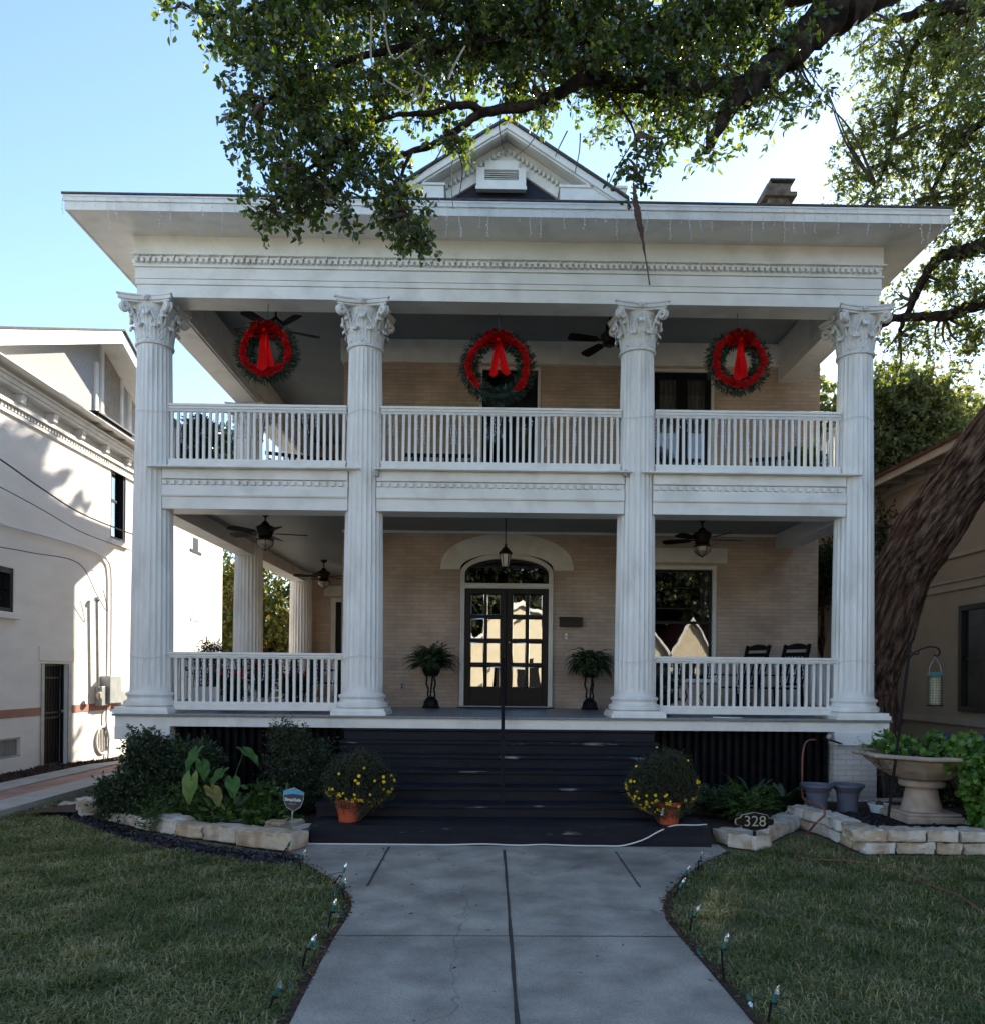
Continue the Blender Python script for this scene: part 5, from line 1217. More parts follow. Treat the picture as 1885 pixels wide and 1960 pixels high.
bench((PY(632, 1300, 12.9).x, 12.9, FZ), PI / 2, 'short black bench end-on behind the second column, lower porch', .9)
bench((PY(838, 860, 13.4).x, 13.4, ZL), 0, 'low black bench behind the middle of the upper balustrade', 1.15)
bench((PY(1495, 860, 13.3).x, 13.3, ZL), -.3, 'black bench in the upper right bay beside green pot plants', 1.0)
bench((PY(580, 860, 13.6).x, 13.6, ZL), .4, 'black bench in the upper left bay near the brick corner', 1.2)
bench((PY(1300, 860, 13.5).x, 13.5, ZL), 0, 'black bench in front of the curtained balcony doors', 1.0)
t = potted(1565, 12.9, ZL, .16, .3, TERRA, BRIGHTL, 'bright green pot plant in the upper right corner behind the rail', n=130, L=.12, Wd=.05, hh=.55, seed=41)
t = potted(1540, 12.3, ZL, .13, .25, TERRA, MIDL, 'smaller green pot plant left of the brighter one, upper right bay', n=90, L=.1, Wd=.05, hh=.4, seed=42)
t = potted(375, 12.4, ZL, .16, .3, BLACKP, DARKL, 'dark leafy plant beside the upper left corner column', n=160, L=.09, Wd=.05, hh=.7, seed=43)

# ================================================================== MUMS IN POTS
def mum(px, py, Y, z, dome, label, seed, tag_=False, bias=-.2):
    p = PY(px, py, Y); t = thing('potted_chrysanthemum', label, 'potted plant', (p.x, Y, z), 'potted chrysanthemums on the bottom step')
    h = .26; k = obj('pot', MB().lathe([(.105, 0), (.14, h * .82), (.155, h * .82), (.16, h), (.145, h), (.135, h - .04), (.01, h - .04)], 28, caps=False), TERRA, t, local=True)
    if tag_: obj('price_tag', MB().box(-.16, -.12, -.119, -.114, .12, .17), WTXT, k, local=True).rotation_euler = (0, 0, .25)
    cx_, cz_, rx, rz_ = dome
    bush_mesh('foliage', t, [((cx_, .1, cz_), (rx * .86, rx * .75, rz_ * .88), 1.2), ((cx_ - rx * .45, .05, cz_ - rz_ * .2), (rx * .55, rx * .5, rz_ * .6), .5), ((cx_ + rx * .5, .05, cz_ - rz_ * .25), (rx * .5, rx * .5, rz_ * .6), .5), ((cx_ + rx * .15, .0, cz_ + rz_ * .45), (rx * .5, rx * .5, rz_ * .5), .4), ((cx_, -.1, cz_ - rz_ * .6), (rx * .7, rx * .4, rz_ * .35), .3)], MUML, 1500, 12, .026, .012, .06, seed, shell=.75)
    global rng; rng = np.random.default_rng(seed); mb = MB(); mc = MB()
    nfl = 78
    for i in range(nfl):
        for _ in range(60):
            q = nrm(rng.normal(size=(1, 3)))[0]
            if q[1] > .2: continue
            zz_ = q[2]; pr = 1.0 if -.95 < zz_ < -.28 else (.22 if zz_ < .1 else .05)
            if abs(q[0]) > .35 and zz_ < -.1: pr *= 1.2
            if rng.random() < pr: break
        c = np.array([cx_, .1, cz_]) + q * np.array([rx, rx * .85, rz_]) * 1.05; q = q * .6 + np.array([0, -.6, .1]); q /= np.linalg.norm(q)
        s = np.cross(q, [0, 0, 1]); s /= np.linalg.norm(s); u = np.cross(s, q); r = rng.uniform(.014, .025)
        for k_ in range(10):
            a = k_ * PI / 5 + rng.random() * .2; e = s * math.cos(a) + u * math.sin(a); g = -s * math.sin(a) + u * math.cos(a)
            mb.add([c, c + e * r * .6 + g * r * .24 + q * .003, c + e * r + q * .002, c + e * r * .6 - g * r * .24 + q * .003], [(0, 1, 2, 3)])
        mc.ball(Vector(c + q * .003), r * .22, 6, 3)
    fl = obj('flowers', mb, YEL, t, local=True, smooth=None); obj('flower_centres', mc, mat('flower_centre', (.5, .28, .02)), fl, local=True, kind='stuff')
mum(667, 1573, 9.0, .227, (.10, .47, .385, .32), 'potted yellow chrysanthemum in orange pot at the left end of the bottom step', 51)
mum(1279, 1588, 8.98, .227, (-.05, .47, .40, .37), 'potted yellow chrysanthemum in orange pot at the right end of the bottom step', 52, True)

# ================================================================== SIGNS
def text_mesh(body, size, m, parent, loc, name, ext=.002, bold=0, rot=(PI / 2, 0, 0)):
    cu = bpy.data.curves.new(name, 'FONT'); cu.body = body; cu.size = size; cu.extrude = ext; cu.align_x = 'CENTER'; cu.align_y = 'CENTER'; cu.offset = bold
    tmp = bpy.data.objects.new('tmp', cu); COL.objects.link(tmp); dg = bpy.context.evaluated_depsgraph_get(); dg.update()
    me = bpy.data.meshes.new_from_object(tmp.evaluated_get(dg)); bpy.data.objects.remove(tmp); me.materials.clear(); me.materials.append(m)
    o = bpy.data.objects.new(name, me); COL.objects.link(o); o.parent = parent; o.location = loc; o.rotation_euler = rot; WL[o] = WL[parent]
    return o
g = PZ(1443, 1629, 0); Y = g.y; cz_ = PY(1443, 1573, Y).z
ad = thing('house_number_sign', 'black scalloped plaque on a stake reading 328 in gold numerals', 'sign', (g.x, Y, 0))
w2, h2 = 38 * Y / FPX, 18 * Y / FPX
def plaque(s, y0, y1):
    poly = []
    q = [(-1, .0), (-.97, .3), (-.72, .42), (-.66, .72), (-.4, .82), (0, 1), (.4, .82), (.66, .72), (.72, .42), (.97, .3)]
    q = q + [(1, 0)] + [(x, -z) for x, z in reversed(q[1:])]
    return MB().prism([(x * w2 * s, cz_ + z * h2 * s) for x, z in q], 'y', y0, y1)
obj('stake', MB().box(-.017, .017, -.006, .006, -.1, cz_ - h2 * .8), BLACKP, ad, local=True)
pl_ = obj('plaque', plaque(1, -.012, .008), GOLD, ad, local=True); obj('plaque_face', plaque(.965, -.016, -.0125), BLACKP, ad, local=True)
text_mesh('328', .165, GOLD, ad, (0, -.018, cz_ + .002), 'numerals', bold=-.001)
g = PZ(556, 1600, .02); Y = 9.35; c_ = PY(557, 1531, Y); sg = thing('security_sign', 'black shield shaped yard sign with a cyan top, leaning in the left bed', 'sign', (c_.x, Y, 0))
s = Y / FPX
def shield(k, y): return [( (x) * s * k, c_.z + z * s * k) for x, z in ((-20, 15), (0, 22), (20, 14), (19.5, 0), (15, -13), (2, -22), (-12, -15), (-19, -2))]
tl = obj('stake', MB().box(-.01, .01, .004, .012, -.05, c_.z), METAL, sg, local=True)
obj('rim', MB().prism(shield(1.04, 0), 'y', -.002, .003), METAL, sg, local=True); bd = obj('shield', MB().prism(shield(.97, 0), 'y', -.006, -.0025), NAVY, sg, local=True)
tp = [(-19 * s, c_.z + 14.3 * s), (0, c_.z + 21 * s), (19 * s, c_.z + 13.3 * s), (19 * s, c_.z + 9.5 * s), (-2 * s, c_.z + 11 * s), (-19 * s, c_.z + 7 * s)]
obj('cyan_panel', MB().prism(tp, 'y', -.008, -.0065), CYAN, sg, local=True)
text_mesh('SimpliSafe', .05, WTXT, sg, (0, -.010, c_.z - .5 * s), 'lettering', bold=.0008)
obj('small_print', MB().box(-.05, .05, -.0095, -.0085, c_.z - 9 * s, c_.z - 8.2 * s), METAL, sg, local=True)
sg.rotation_euler = (math.radians(-3), math.radians(3), math.radians(-6))

# ================================================================== STONE BORDERS
def stone(L, D, Hh, seed, name='stone', parent=None, **kw):
    r = random.Random(seed); bm_ = MB(); nx, ny, nz = 6, 4, 3; idx = {}; vs = []; fs = []
    def P(i, j, k):
        if (i, j, k) not in idx:
            x, y, z = (i / nx - .5), (j / ny - .5), k / nz
            e = .030; fx = 1 - .06 * (abs(x) > .49) * ((abs(y) > .49) + (k in (0, nz))); 
            idx[(i, j, k)] = len(vs); vs.append((x * L + r.uniform(-e, e) * .5, y * D + r.uniform(-e, e) * .6, z * Hh + r.uniform(-e, e) * (.5 if k else .1)))
            if (abs(x) > .49) + (abs(y) > .49) + (k in (0, nz)) >= 2: v = vs[-1]; vs[-1] = (v[0] * .975, v[1] * .96, Hh * .5 + (v[2] - Hh * .5) * .94)
        return idx[(i, j, k)]
    for i in range(nx):
        for j in range(ny): fs += [(P(i, j, 0), P(i, j + 1, 0), P(i + 1, j + 1, 0), P(i + 1, j, 0)), (P(i, j, nz), P(i + 1, j, nz), P(i + 1, j + 1, nz), P(i, j + 1, nz))]
    for i in range(nx):
        for k in range(nz): fs += [(P(i, 0, k), P(i + 1, 0, k), P(i + 1, 0, k + 1), P(i, 0, k + 1)), (P(i, ny, k), P(i, ny, k + 1), P(i + 1, ny, k + 1), P(i + 1, ny, k))]
    for j in range(ny):
        for k in range(nz): fs += [(P(0, j, k), P(0, j, k + 1), P(0, j + 1, k + 1), P(0, j + 1, k)), (P(nx, j, k), P(nx, j + 1, k), P(nx, j + 1, k + 1), P(nx, j, k + 1))]
    return bm_.add(vs, fs)
bl = [PZ(x, y, .02) for x, y in ((192, 1572), (238, 1585), (300, 1597), (338, 1604), (392, 1612), (448, 1618), (545, 1632), (548, 1615), (575, 1612))]
ords = ['first (leftmost)', 'second', 'third', 'fourth', 'fifth', 'sixth (longest)']
segs = [((188, 1570), (233, 1581)), ((233, 1580), (285, 1594)), ((285, 1592), (336, 1602)), ((332, 1602), (386, 1608)), ((386, 1609), (450, 1618)), ((448, 1619), (556, 1634))]
for i, (a, b) in enumerate(segs):
    A, B = PZ(*a, .0), PZ(*b, .0); d_ = B - A; L_ = d_.length * 1.0; D_ = .30; nrm_ = Vector((-d_.y, d_.x, 0)).normalized()
    c_ = (A + B) / 2 + nrm_ * D_ * .5
    o = obj('stone_block', stone(L_, D_, [.13, .15, .19, .15, .17, .19][i], i + 3), LIME, local=True, loc=(c_.x, c_.y, 0), smooth=40, bevel=.012,
            label=f'{ords[i]} limestone block from the left along the front of the left flower bed', cat='stone block', group='limestone blocks edging the left flower bed')
    o.rotation_euler = (random.uniform(-.04, .04), random.uniform(-.04, .04), math.atan2(d_.y, d_.x) + random.uniform(-.04, .04))
for px, py, L_, rz, lb, z, hh in ((545, 1590, .40, 1.0, 'slanting block laid on the corner next to the yard sign, left bed', .06, .12), (578, 1600, .36, 1.1, 'grey block lying between the left bed corner and the bottom step', 0, .12),
                        (170, 1560, .38, 2.2, 'upright pale block at the far left corner of the left bed', 0, .22), (203, 1547, .34, 2.0, 'rough pale block behind the upright one at the far left corner', 0, .26), (138, 1548, .30, .2, 'small flat stone left of the bed by the brick walk', 0, .08)):
    q = PZ(px, py, z); o = obj('stone_block', stone(L_, .26, hh, int(px)), LIME, local=True, loc=(q.x, q.y, z), smooth=40, bevel=.012, label=lb, cat='stone block', group='limestone blocks edging the left flower bed'); o.rotation_euler = (0, .03, rz)
# right hand walls
def stone_wall(name, label, pts, courses, h, D_, cat='garden wall', seed=0, L0=.38):
    P = [PZ(x, y, 0) for x, y in pts]; t = thing(name, label, cat, (P[0].x, P[0].y, 0)); R_ = random.Random(seed)
    for a, b in zip(P, P[1:]):
        d_ = b - a; L_ = d_.length; e = d_ / L_; nn = Vector((-e.y, e.x, 0)); 
        for c in range(courses):
            s0 = -(.17 * (c % 2)) + (.04 if c else 0)
            while s0 < L_ - .03:
                ln_ = min(R_.uniform(L0 * .75, L0 * 1.3), L_ + .10 - s0)
                if L_ - (s0 + ln_) < .14: ln_ = L_ + .04 - s0
                m_ = a + e * (s0 + ln_ / 2) + nn * (D_ / 2 + R_.uniform(-.012, .012) + (.02 * (courses - 1 - c)) * 0)
                o = obj('stone', stone(ln_ - .012, D_, h - .006, R_.random()), LIME, t, local=True, loc=Vector((m_.x, m_.y, c * h)) - WL[t], smooth=40, bevel=.01)
                o.rotation_euler = (0, 0, math.atan2(e.y, e.x) + R_.uniform(-.02, .02)); s0 += ln_
    return t
stone_wall('stone_border', 'low tan limestone edging right of the bottom step behind the 328 plaque', [(1362, 1612), (1440, 1630), (1548, 1580)], 1, .17, .30, 'stone border', 5, .5)
stone_wall('garden_wall', 'stacked two course limestone wall round the raised bed under the stone urn', [(1518, 1585), (1570, 1600), (1652, 1636), (1990, 1640)], 2, .135, .26, 'garden wall', 6)
stone_wall('garden_wall', 'thin limestone course at the back of the raised bed against the porch pier', [(1545, 1556), (2000, 1562)], 1, .20, .2, 'garden wall', 7)
a, b, c, d = PZ(1545, 1560), PZ(1660, 1630), PZ(2000, 1634), PZ(2000, 1556)
mb = MB().add([(a.x, a.y + .05, .17), (b.x + .05, b.y + .12, .17), (c.x, c.y + .12, .17), (d.x, d.y, .17)], [(0, 1, 2, 3)]); obj('raised_bed_soil', mb, MULCH, kind='structure', smooth=None)
P = [PZ(*q) for q in ((190, 1568), (300, 1592), (450, 1612), (560, 1628), (600, 1600))]
mb = MB().add([(P[0].x + .1, P[0].y + .1, .07), (P[1].x, P[1].y + .12, .07), (P[2].x, P[2].y + .12, .07), (P[3].x, P[3].y + .1, .07), (-2.0, 9.2, .07), (-2.05, 11.2, .09), (-5.4, 11.2, .09), (-6.2, 10.4, .05)], [tuple(range(8))]); obj('flower_bed', mb, MULCH, kind='structure', smooth=None)
a, b, c = PZ(1362, 1600), PZ(1440, 1618), PZ(1550, 1572)
mb = MB().add([(a.x - .1, a.y + .1, .08), (b.x, b.y + .1, .08), (c.x + .2, c.y + .1, .08), (c.x + .3, 11.2, .09), (2.32, 11.2, .09), (2.35, 9.3, .08)], [tuple(range(6))]); obj('flower_bed', mb, MULCH, kind='structure', smooth=None)
# dark stone chips strip in front of the left border
mb = MB(); vs = [PZ(x, y, 0) for x, y in ((120, 1540), (180, 1562), (260, 1592), (400, 1618), (545, 1640), (560, 1655), (480, 1652), (380, 1640), (250, 1612), (160, 1580), (100, 1552))]
obj('mulch_strip', MB().add([(p.x, p.y, .004) for p in vs], [tuple(range(len(vs)))]), MULCH, kind='structure', smooth=None)

# ================================================================== URNS, POTS
Yu = 9.55; k = Yu / FPX; p = PY(1763, 1569, Yu); zb_ = p.z
un = thing('stone_urn', 'large octagonal pink grey stone urn on a flared pedestal, vine trailing over its rim', 'urn', (p.x, Yu, zb_))
def zu(y): return PY(1763, y, Yu).z - zb_
mb = MB(); mb.box(-54 * k, 54 * k, -54 * k, 54 * k, 0, zu(1556)); mb.box(-50 * k, 50 * k, -50 * k, 50 * k, zu(1556), zu(1550)); obj('plinth', mb, URN, un, local=True, bevel=.012)
obj('pedestal', MB().lathe([(38 * k, zu(1550)), (36 * k, zu(1545)), (31 * k, zu(1525)), (27 * k, zu(1505))], 32), URN, un, local=True)
obj('collar', MB().lathe([(38 * k, zu(1505)), (41 * k, zu(1502)), (41 * k, zu(1494)), (38 * k, zu(1491.5))], 32), URN, un, local=True)
ub = MB().lathe([(30 * k, zu(1492)), (55 * k, zu(1487)), (80 * k, zu(1472)), (100 * k, zu(1455)), (103 * k, zu(1451)), (124 * k, zu(1447)), (126 * k, zu(1444)), (124 * k, zu(1439)), (100 * k, zu(1441)), (95 * k, zu(1452)), (.02, zu(1454))], 8)
bo = obj('bowl', ub, URN, un, local=True, smooth=None, bevel=.012); bo.rotation_euler = (0, 0, PI / 8)
obj('potting_soil', MB().lathe([(96 * k, zu(1450)), (.02, zu(1446))], 8), MULCH, un, local=True)
p2 = PY(1915, 1565, 9.9); o = thing('stone_urn', 'second stone urn cut off by the right edge of the view', 'urn', (p2.x, 9.9, .17))
obj('bowl', MB().lathe([(.2, .52), (.42, .60), (.56, .76), (.60, .80), (.60, .83), (.5, .82), (.02, .76)], 8), URN, o, local=True, smooth=None); obj('pedestal', MB().lathe([(.3, 0), (.3, .08), (.22, .12), (.17, .52)], 24), URN, o, local=True)
vn = thing('vine', 'bright green trailing vine spilling over the right side of the large stone urn', 'plant', (un.location.x, Yu, zb_ + zu(1448)))
bush_mesh('foliage', vn, [((0, 0, .10), (.52, .5, .13), 1.2), ((.22, -.45, .07), (.22, .35, .14), 1.0), ((.24, -.78, -.10), (.14, .16, .22), 1.2), ((.30, -.80, -.38), (.15, .15, .24), 1.1), ((.40, -.74, -.64), (.14, .15, .18), .7), ((.5, -.6, -.2), (.15, .2, .4), .8)], BRIGHTL, 560, 7, .085, .062, .15, 61, droop=.4, six=True)
bush = thing('dry_weed', 'thin dry twiggy weed at the left rim of the stone urn', 'plant', (un.location.x - .62, Yu - .1, zb_ + zu(1446))); bush_mesh('foliage', bush, [((0, 0, .05), (.2, .15, .14), 1), ((-.05, -.1, -.12), (.1, .1, .12), .4)], leafmat('dry_leaves', [(0, (.08, .05, .03)), (1, (.18, .12, .06))]), 34, 5, .03, .012, .14, 62)
for px, lb in ((1563, 'blue grey pedestal pot nearest the skirting, left of its twin'), (1622, 'blue grey pedestal pot standing against the brick pier')):
    q = PY(px, 1535, 10.25); t = thing('garden_pot', lb, 'garden pot', (q.x, 10.25, .17), 'blue grey garden pots'); zt = PY(px, 1501, 10.25).z - .17
    obj('bowl', MB().lathe([(.13, 0), (.125, zt * .35), (.14, zt * .7), (.19, zt * .88), (.205, zt * .93), (.205, zt), (.18, zt), (.17, zt - .03), (.01, zt - .03)], 28, caps=False), BGREY, t, local=True)
q = PY(1683, 1536, 10.0); t = thing('small_bowl', 'small pale blue bowl on the back stones beside the hook pole', 'bowl', (q.x, 10.0, .2)); obj('bowl', MB().lathe([(.10, 0), (.13, .09), (.142, .095), (.142, .11), (.125, .11), (.12, .08), (.01, .07)], 24, caps=False), PALEB, t, local=True)
obj('succulent', MB().ball((0, 0, .10), .05), MUML, t, local=True)
# blue tub far right behind the vine
q = PX(1870, 1412, 8.2); bt = thing('recycling_bin', 'dark bin with a blue lid behind the vine at the right edge', 'bin', (8.3, q.y, 0)); obj('body', MB().box(-.6, .5, -.4, .5, 0, q.z - .06), BLACKP, bt, local=True, bevel=.03); obj('lid', MB().box(-.63, .53, -.43, .53, q.z - .055, q.z + .02), BLUEB, bt, local=True, bevel=.02)

# ================================================================== HOOK WITH BIRD FEEDER
Yh = 9.1; b_ = PZ(1696, 1572, .17); b_ = Vector((PY(1696, 1572, Yh).x, Yh, .1)); t_ = PY(1742, 1232, Yh); hk = thing('shepherds_hook', 'leaning black iron hook pole in the raised bed, holding the bird feeder', 'hook pole', b_)
obj('pole', MB().tube([b_, t_], .016, 8), BLACKP, hk)
h0 = PY(1738, 1262, Yh); arm = [h0, PY(1752, 1248, Yh), PY(1775, 1239, Yh), PY(1793, 1240, Yh), PY(1799, 1249, Yh), PY(1794, 1256, Yh), PY(1787, 1254, Yh)]
obj('arm', MB().tube(smooth_path(arm, 5), .009, 6), BLACKP, hk)
obj('curl', MB().tube(smooth_path([PY(1740, 1245, Yh), PY(1748, 1252, Yh), PY(1756, 1253, Yh), PY(1758, 1248, Yh)], 5), .006, 6), BLACKP, hk)
fx = PY(1790, 1257, Yh); f1 = PY(1790, 1292, Yh).z; f0 = PY(1790, 1352, Yh).z; fd = thing('bird_feeder', 'caged tube bird feeder with green lid hanging from the iron hook', 'bird feeder', (fx.x, Yh, f0))
rf = 13 * Yh / FPX; Hf = f1 - f0
obj('seed_tube', MB().lathe([(rf * .72, .02), (rf * .72, Hf - .02)], 18), SEED, fd, local=True); obj('lid', MB().lathe([(rf * 1.1, Hf - .02), (rf * 1.15, Hf), (rf * .8, Hf + .025), (.02, Hf + .03)], 20), TEAL, fd, local=True); obj('base', MB().lathe([(rf * 1.1, 0), (rf * 1.1, .018)], 20), BLACKP, fd, local=True)
mb = MB()
for i in range(16): a = 2 * PI * i / 16; mb.tube([(rf * math.cos(a), rf * math.sin(a), .01), (rf * math.cos(a), rf * math.sin(a), Hf)], .0022, 4)
for j in range(1, 12): z = Hf * j / 12; mb.tube([(rf * math.cos(a), rf * math.sin(a), z) for a in [2 * PI * i / 20 for i in range(21)]], .002, 4, caps=False)
obj('wire_cage', mb, GWIRE, fd, local=True); zt = fx.z - f0
obj('hanger', MB().tube([(-rf * .95, 0, Hf), (-rf * .8, 0, Hf + .1), (0, 0, zt), (rf * .8, 0, Hf + .1), (rf * .95, 0, Hf)], .003, 5), METAL, fd, local=True)
# ================================================================== HOSE, CORDS
hp = [PY(1560, 1416, 11.1), PY(1543, 1420, 11.0), PY(1536, 1445, 10.9), PY(1535, 1490, 10.7), PY(1536, 1525, 10.2), PY(1545, 1534, 9.9), PY(1572, 1545, 9.45), PY(1578, 1560, 9.3), PY(1562, 1575, 9.1)] + [PZ(*q, .012) for q in ((1543, 1600), (1530, 1628), (1527, 1640), (1560, 1646), (1640, 1650), (1712, 1664), (1760, 1688), (1835, 1716), (1890, 1755), (1960, 1790))]
obj('garden_hose', MB().tube(smooth_path(hp, 6), .0125, 8), HOSE, label='rusty orange hose hanging from the black skirting and trailing over the right lawn', cat='hose', loc=hp[0])
q = PY(1575, 1412, 11.12); tp_ = thing('hose_tap', 'black hose reel bracket with valve on the skirting above the orange hose', 'tap', q)
mb = MB(); mb.tube([q, q + Vector((0, -.12, 0))], .02, 8); mb.tube([q + Vector((-.06, -.1, .0)), q + Vector((.1, -.12, -.04)), q + Vector((.22, -.1, -.08))], .014, 6); obj('body', mb, BLACKP, tp_)
obj('valve', MB().ball(q + Vector((.03, -.14, .02)), .045, 8, 5), METAL, tp_); obj('nozzle', MB().ball(q + Vector((.2, -.1, -.09)), .022, 8, 5), METAL, tp_)
cp = [(1460, 1572), (1420, 1580)]; hz = lambda x, y, z: PZ(x, y, z)
pts = [PY(x, y, 8.735) for x, y in ((572, 1612), (582, 1622), (600, 1628), (650, 1627), (700, 1623), (745, 1617), (790, 1621), (860, 1620), (925, 1616), (990, 1621), (1040, 1617), (1100, 1622), (1150, 1623), (1190, 1619), (1230, 1608), (1260, 1592))]
pts += [Vector((PY(1290, 1584, 8.80).x, 8.80, .24)), Vector((PY(1330, 1583, 8.85).x, 8.85, .236)), Vector((PY(1352, 1585, 8.9).x, 8.9, .235))]
for p in pts[:13]: p.z = max(p.z, .022)
obj('extension_cord', MB().tube(smooth_path(pts, 6), .0075, 6), CORD, label='white cord lying along the foot of the black steps and up onto the right end', cat='cord', loc=pts[0])
p = PY(1500, 1373, 11.3); pc = [PY(x, y, Yy) for x, y, Yy in ((1365, 1374, 11.3), (1375, 1371, 11.25), (1392, 1376, 11.2), (1410, 1377, 11.15), (1420, 1374, 11.2))]
for q in pc: q.z = FZ + .012
obj('cable_end', MB().tube(smooth_path(pc, 5), .008, 6), CORD, label='short white cable end lying on the porch floor below the right rail', cat='cord', loc=pc[0])

# ================================================================== STAKE LIGHTS ALONG THE PATH
def light_stake(px, py, tx, ty, label):
    g = PZ(px, py, 0); top = PY(tx, ty, g.y); Hs = max(.10, min(.24, top.z)); lx = top.x - g.x
    t = thing('light_stake', label, 'path light', (g.x, g.y, 0), 'christmas light stakes along the path')
    sd = 1 if g.x > 0 else 1
    obj('stake', MB().box(-.006, .006, -.003, .003, -.05, Hs).box(-.001, .03, -.004, .004, Hs - .012, Hs), BLACKP, t, local=True).rotation_euler = (0, math.atan2(lx, Hs), 0)
    tp_ = Vector((lx, 0, Hs)); ax_ = Vector((.45 + random.uniform(-.2, .2), random.uniform(-.4, .1), 1)).normalized(); s0 = tp_ + Vector((.012, 0, 0))
    sk = obj('socket', MB().tube([s0, s0 + ax_ * .042], .0125, 8), TEAL, t, local=True)
    obj('bulb', MB().tube([s0 + ax_ * q for q in (.042, .05, .06, .078, .092, .1)], [.009, .014, .016, .012, .006, .002], 8), BULB, t, local=True)
    return g + tp_
LS = [((540, 1640), (549, 1624)), ((576, 1671), (574.6, 1643.6)), ((638, 1694), (655, 1671)), ((661, 1727), (654, 1700)), ((628, 1779), (634, 1744)), ((579, 1853), (587, 1814)), ((514, 1942), (524, 1905))]
RS = [((1335, 1667), (1337, 1650)), ((1298, 1695), (1308, 1674)), ((1289, 1721), (1298, 1708)), ((1319, 1786), (1324, 1753)), ((1385, 1880), (1380, 1816)), ((1468, 1970), (1476, 1918))]
nm = ['farthest', 'second', 'third', 'fourth', 'fifth', 'sixth', 'nearest']
def string(tops, side, extra):
    mb = MB(); sk = MB(); bl_ = MB(); pts = []
    for i, (a, b) in enumerate(zip(tops, tops[1:])):
        m_ = (a + b) / 2 + Vector((random.uniform(-.05, .05), 0, 0)); m_.z = max(.03, min(a.z, b.z) - .09); pts += [a, (a + m_) / 2 - Vector((0, 0, .02)), m_, (b + m_) / 2 - Vector((0, 0, .01))]
        ax_ = Vector((random.uniform(-.3, .3), -.5, -.6)).normalized(); sk.tube([m_, m_ + ax_ * .04], .0125, 8)
        bl_.tube([m_ + ax_ * q for q in (.04, .05, .06, .078, .092, .1)], [.009, .014, .016, .012, .006, .002], 8)
    pts += [tops[-1]] + extra
    t = thing('light_string', f'green wire light string looping between the stakes on the {side} side of the path', 'light string', tops[0])
    obj('wire', MB().tube(smooth_path(pts, 4), .0035, 5), GWIRE, t); obj('sockets', sk, TEAL, t)['kind'] = 'stuff'; obj('bulbs', bl_, BULB, t)['kind'] = 'stuff'
tl_ = [light_stake(*a, *b, f'{nm[i]} light stake on the left edge of the path, counted from the steps') for i, (a, b) in enumerate(LS)]
tr_ = [light_stake(*a, *b, f'{nm[i] if i < 5 else "nearest"} light stake on the right edge of the path, counted from the steps') for i, (a, b) in enumerate(RS)]
string(tl_, 'left', [tl_[-1] + Vector((-.1, -.5, -.1))])
string([PZ(1385, 1632, .12)] + tr_, 'right', [tr_[-1] + Vector((.12, -.4, -.12))])
# icicle lights
def icicles(name, label, x0, x1, y, z, n, drop, seed, sag=.01):
    R_ = random.Random(seed); mb = MB(); pts = []
    for i in range(n + 1):
        x = x0 + (x1 - x0) * i / n; pts.append((x, y, z - sag * abs(math.sin(i * 2.1))))
        L_ = R_.choice([.25, .45, .65, .9, .35]) * drop; q = [(x, y, z)]; xx = x; zz_ = z
        ns = max(2, int(L_ / .05))
        for k in range(ns):
            xx += R_.uniform(-.012, .012); zz_ -= L_ / ns; q.append((xx, y - R_.uniform(0, .012), zz_))
            mb.tube([(xx, y - .005, zz_), (xx + R_.uniform(-.018, .018), y - .01, zz_ - .02)], .0045, 4)
        mb.tube(q, .0022, 3, caps=False)
    mb.tube(pts, .003, 4, caps=False); return obj(name, mb, ICE, label=label, cat='string lights', loc=(x0, y, z), smooth=None)
icicles('icicle_lights', 'clear icicle light string dangling from the front edge of the main roof', gx0, gx1, gy0 - .03, 8.20, 84, .50, 1)
for i, (a, b) in enumerate(bays): icicles('icicle_lights', 'icicle light string draped behind the upper railing of the ' + ['left', 'middle', 'right'][i] + ' bay', a, b, 11.36, 5.66, 24 if i != 1 else 32, .5, 10 + i, .03)
for i in (0, 2): icicles('icicle_lights', 'icicle light string draped over the lower railing of the ' + ['left', 'middle', 'right'][i] + ' bay', bays[i][0], bays[i][1], 11.385, 2.13, 20, .5, 20 + i, .04)
# ================================================================== LEFT BED PLANTS
def bush_thing(name, label, cat, loc, ell, m, n, **kw):
    t = thing(name, label, cat, loc, kw.pop('group', None)); bush_mesh('foliage', t, ell, m, n, **kw); return t
def gpt(px, py, Y): q = PY(px, py, Y); return q
q = gpt(330, 1540, 10.3)
bush_thing('shrub', 'big dark green shrub at the left end of the porch skirting', 'shrub', (q.x, 10.3, .07), [((-.05, 0, .32), (.66, .4, .36), 1.1), ((-.30, .1, .70), (.32, .3, .26), .6), ((.22, .1, .66), (.34, .3, .26), .6), ((-.62, -.1, .22), (.28, .3, .22), .4), ((-.35, .0, .95), (.14, .2, .10), .1)], DARKL, 1450, k=11, L=.06, Wd=.026, l=.16, seed=71)
q = gpt(262, 1560, 10.2)
bush_thing('shrub', 'low dark shrub spilling over the leftmost border stones', 'shrub', (q.x, 10.1, .07), [((0, 0, .22), (.42, .35, .26), 1), ((.4, -.2, .15), (.3, .25, .2), .5)], DARKL, 700, k=11, L=.05, Wd=.024, l=.14, seed=72)
q = gpt(560, 1560, 10.3)
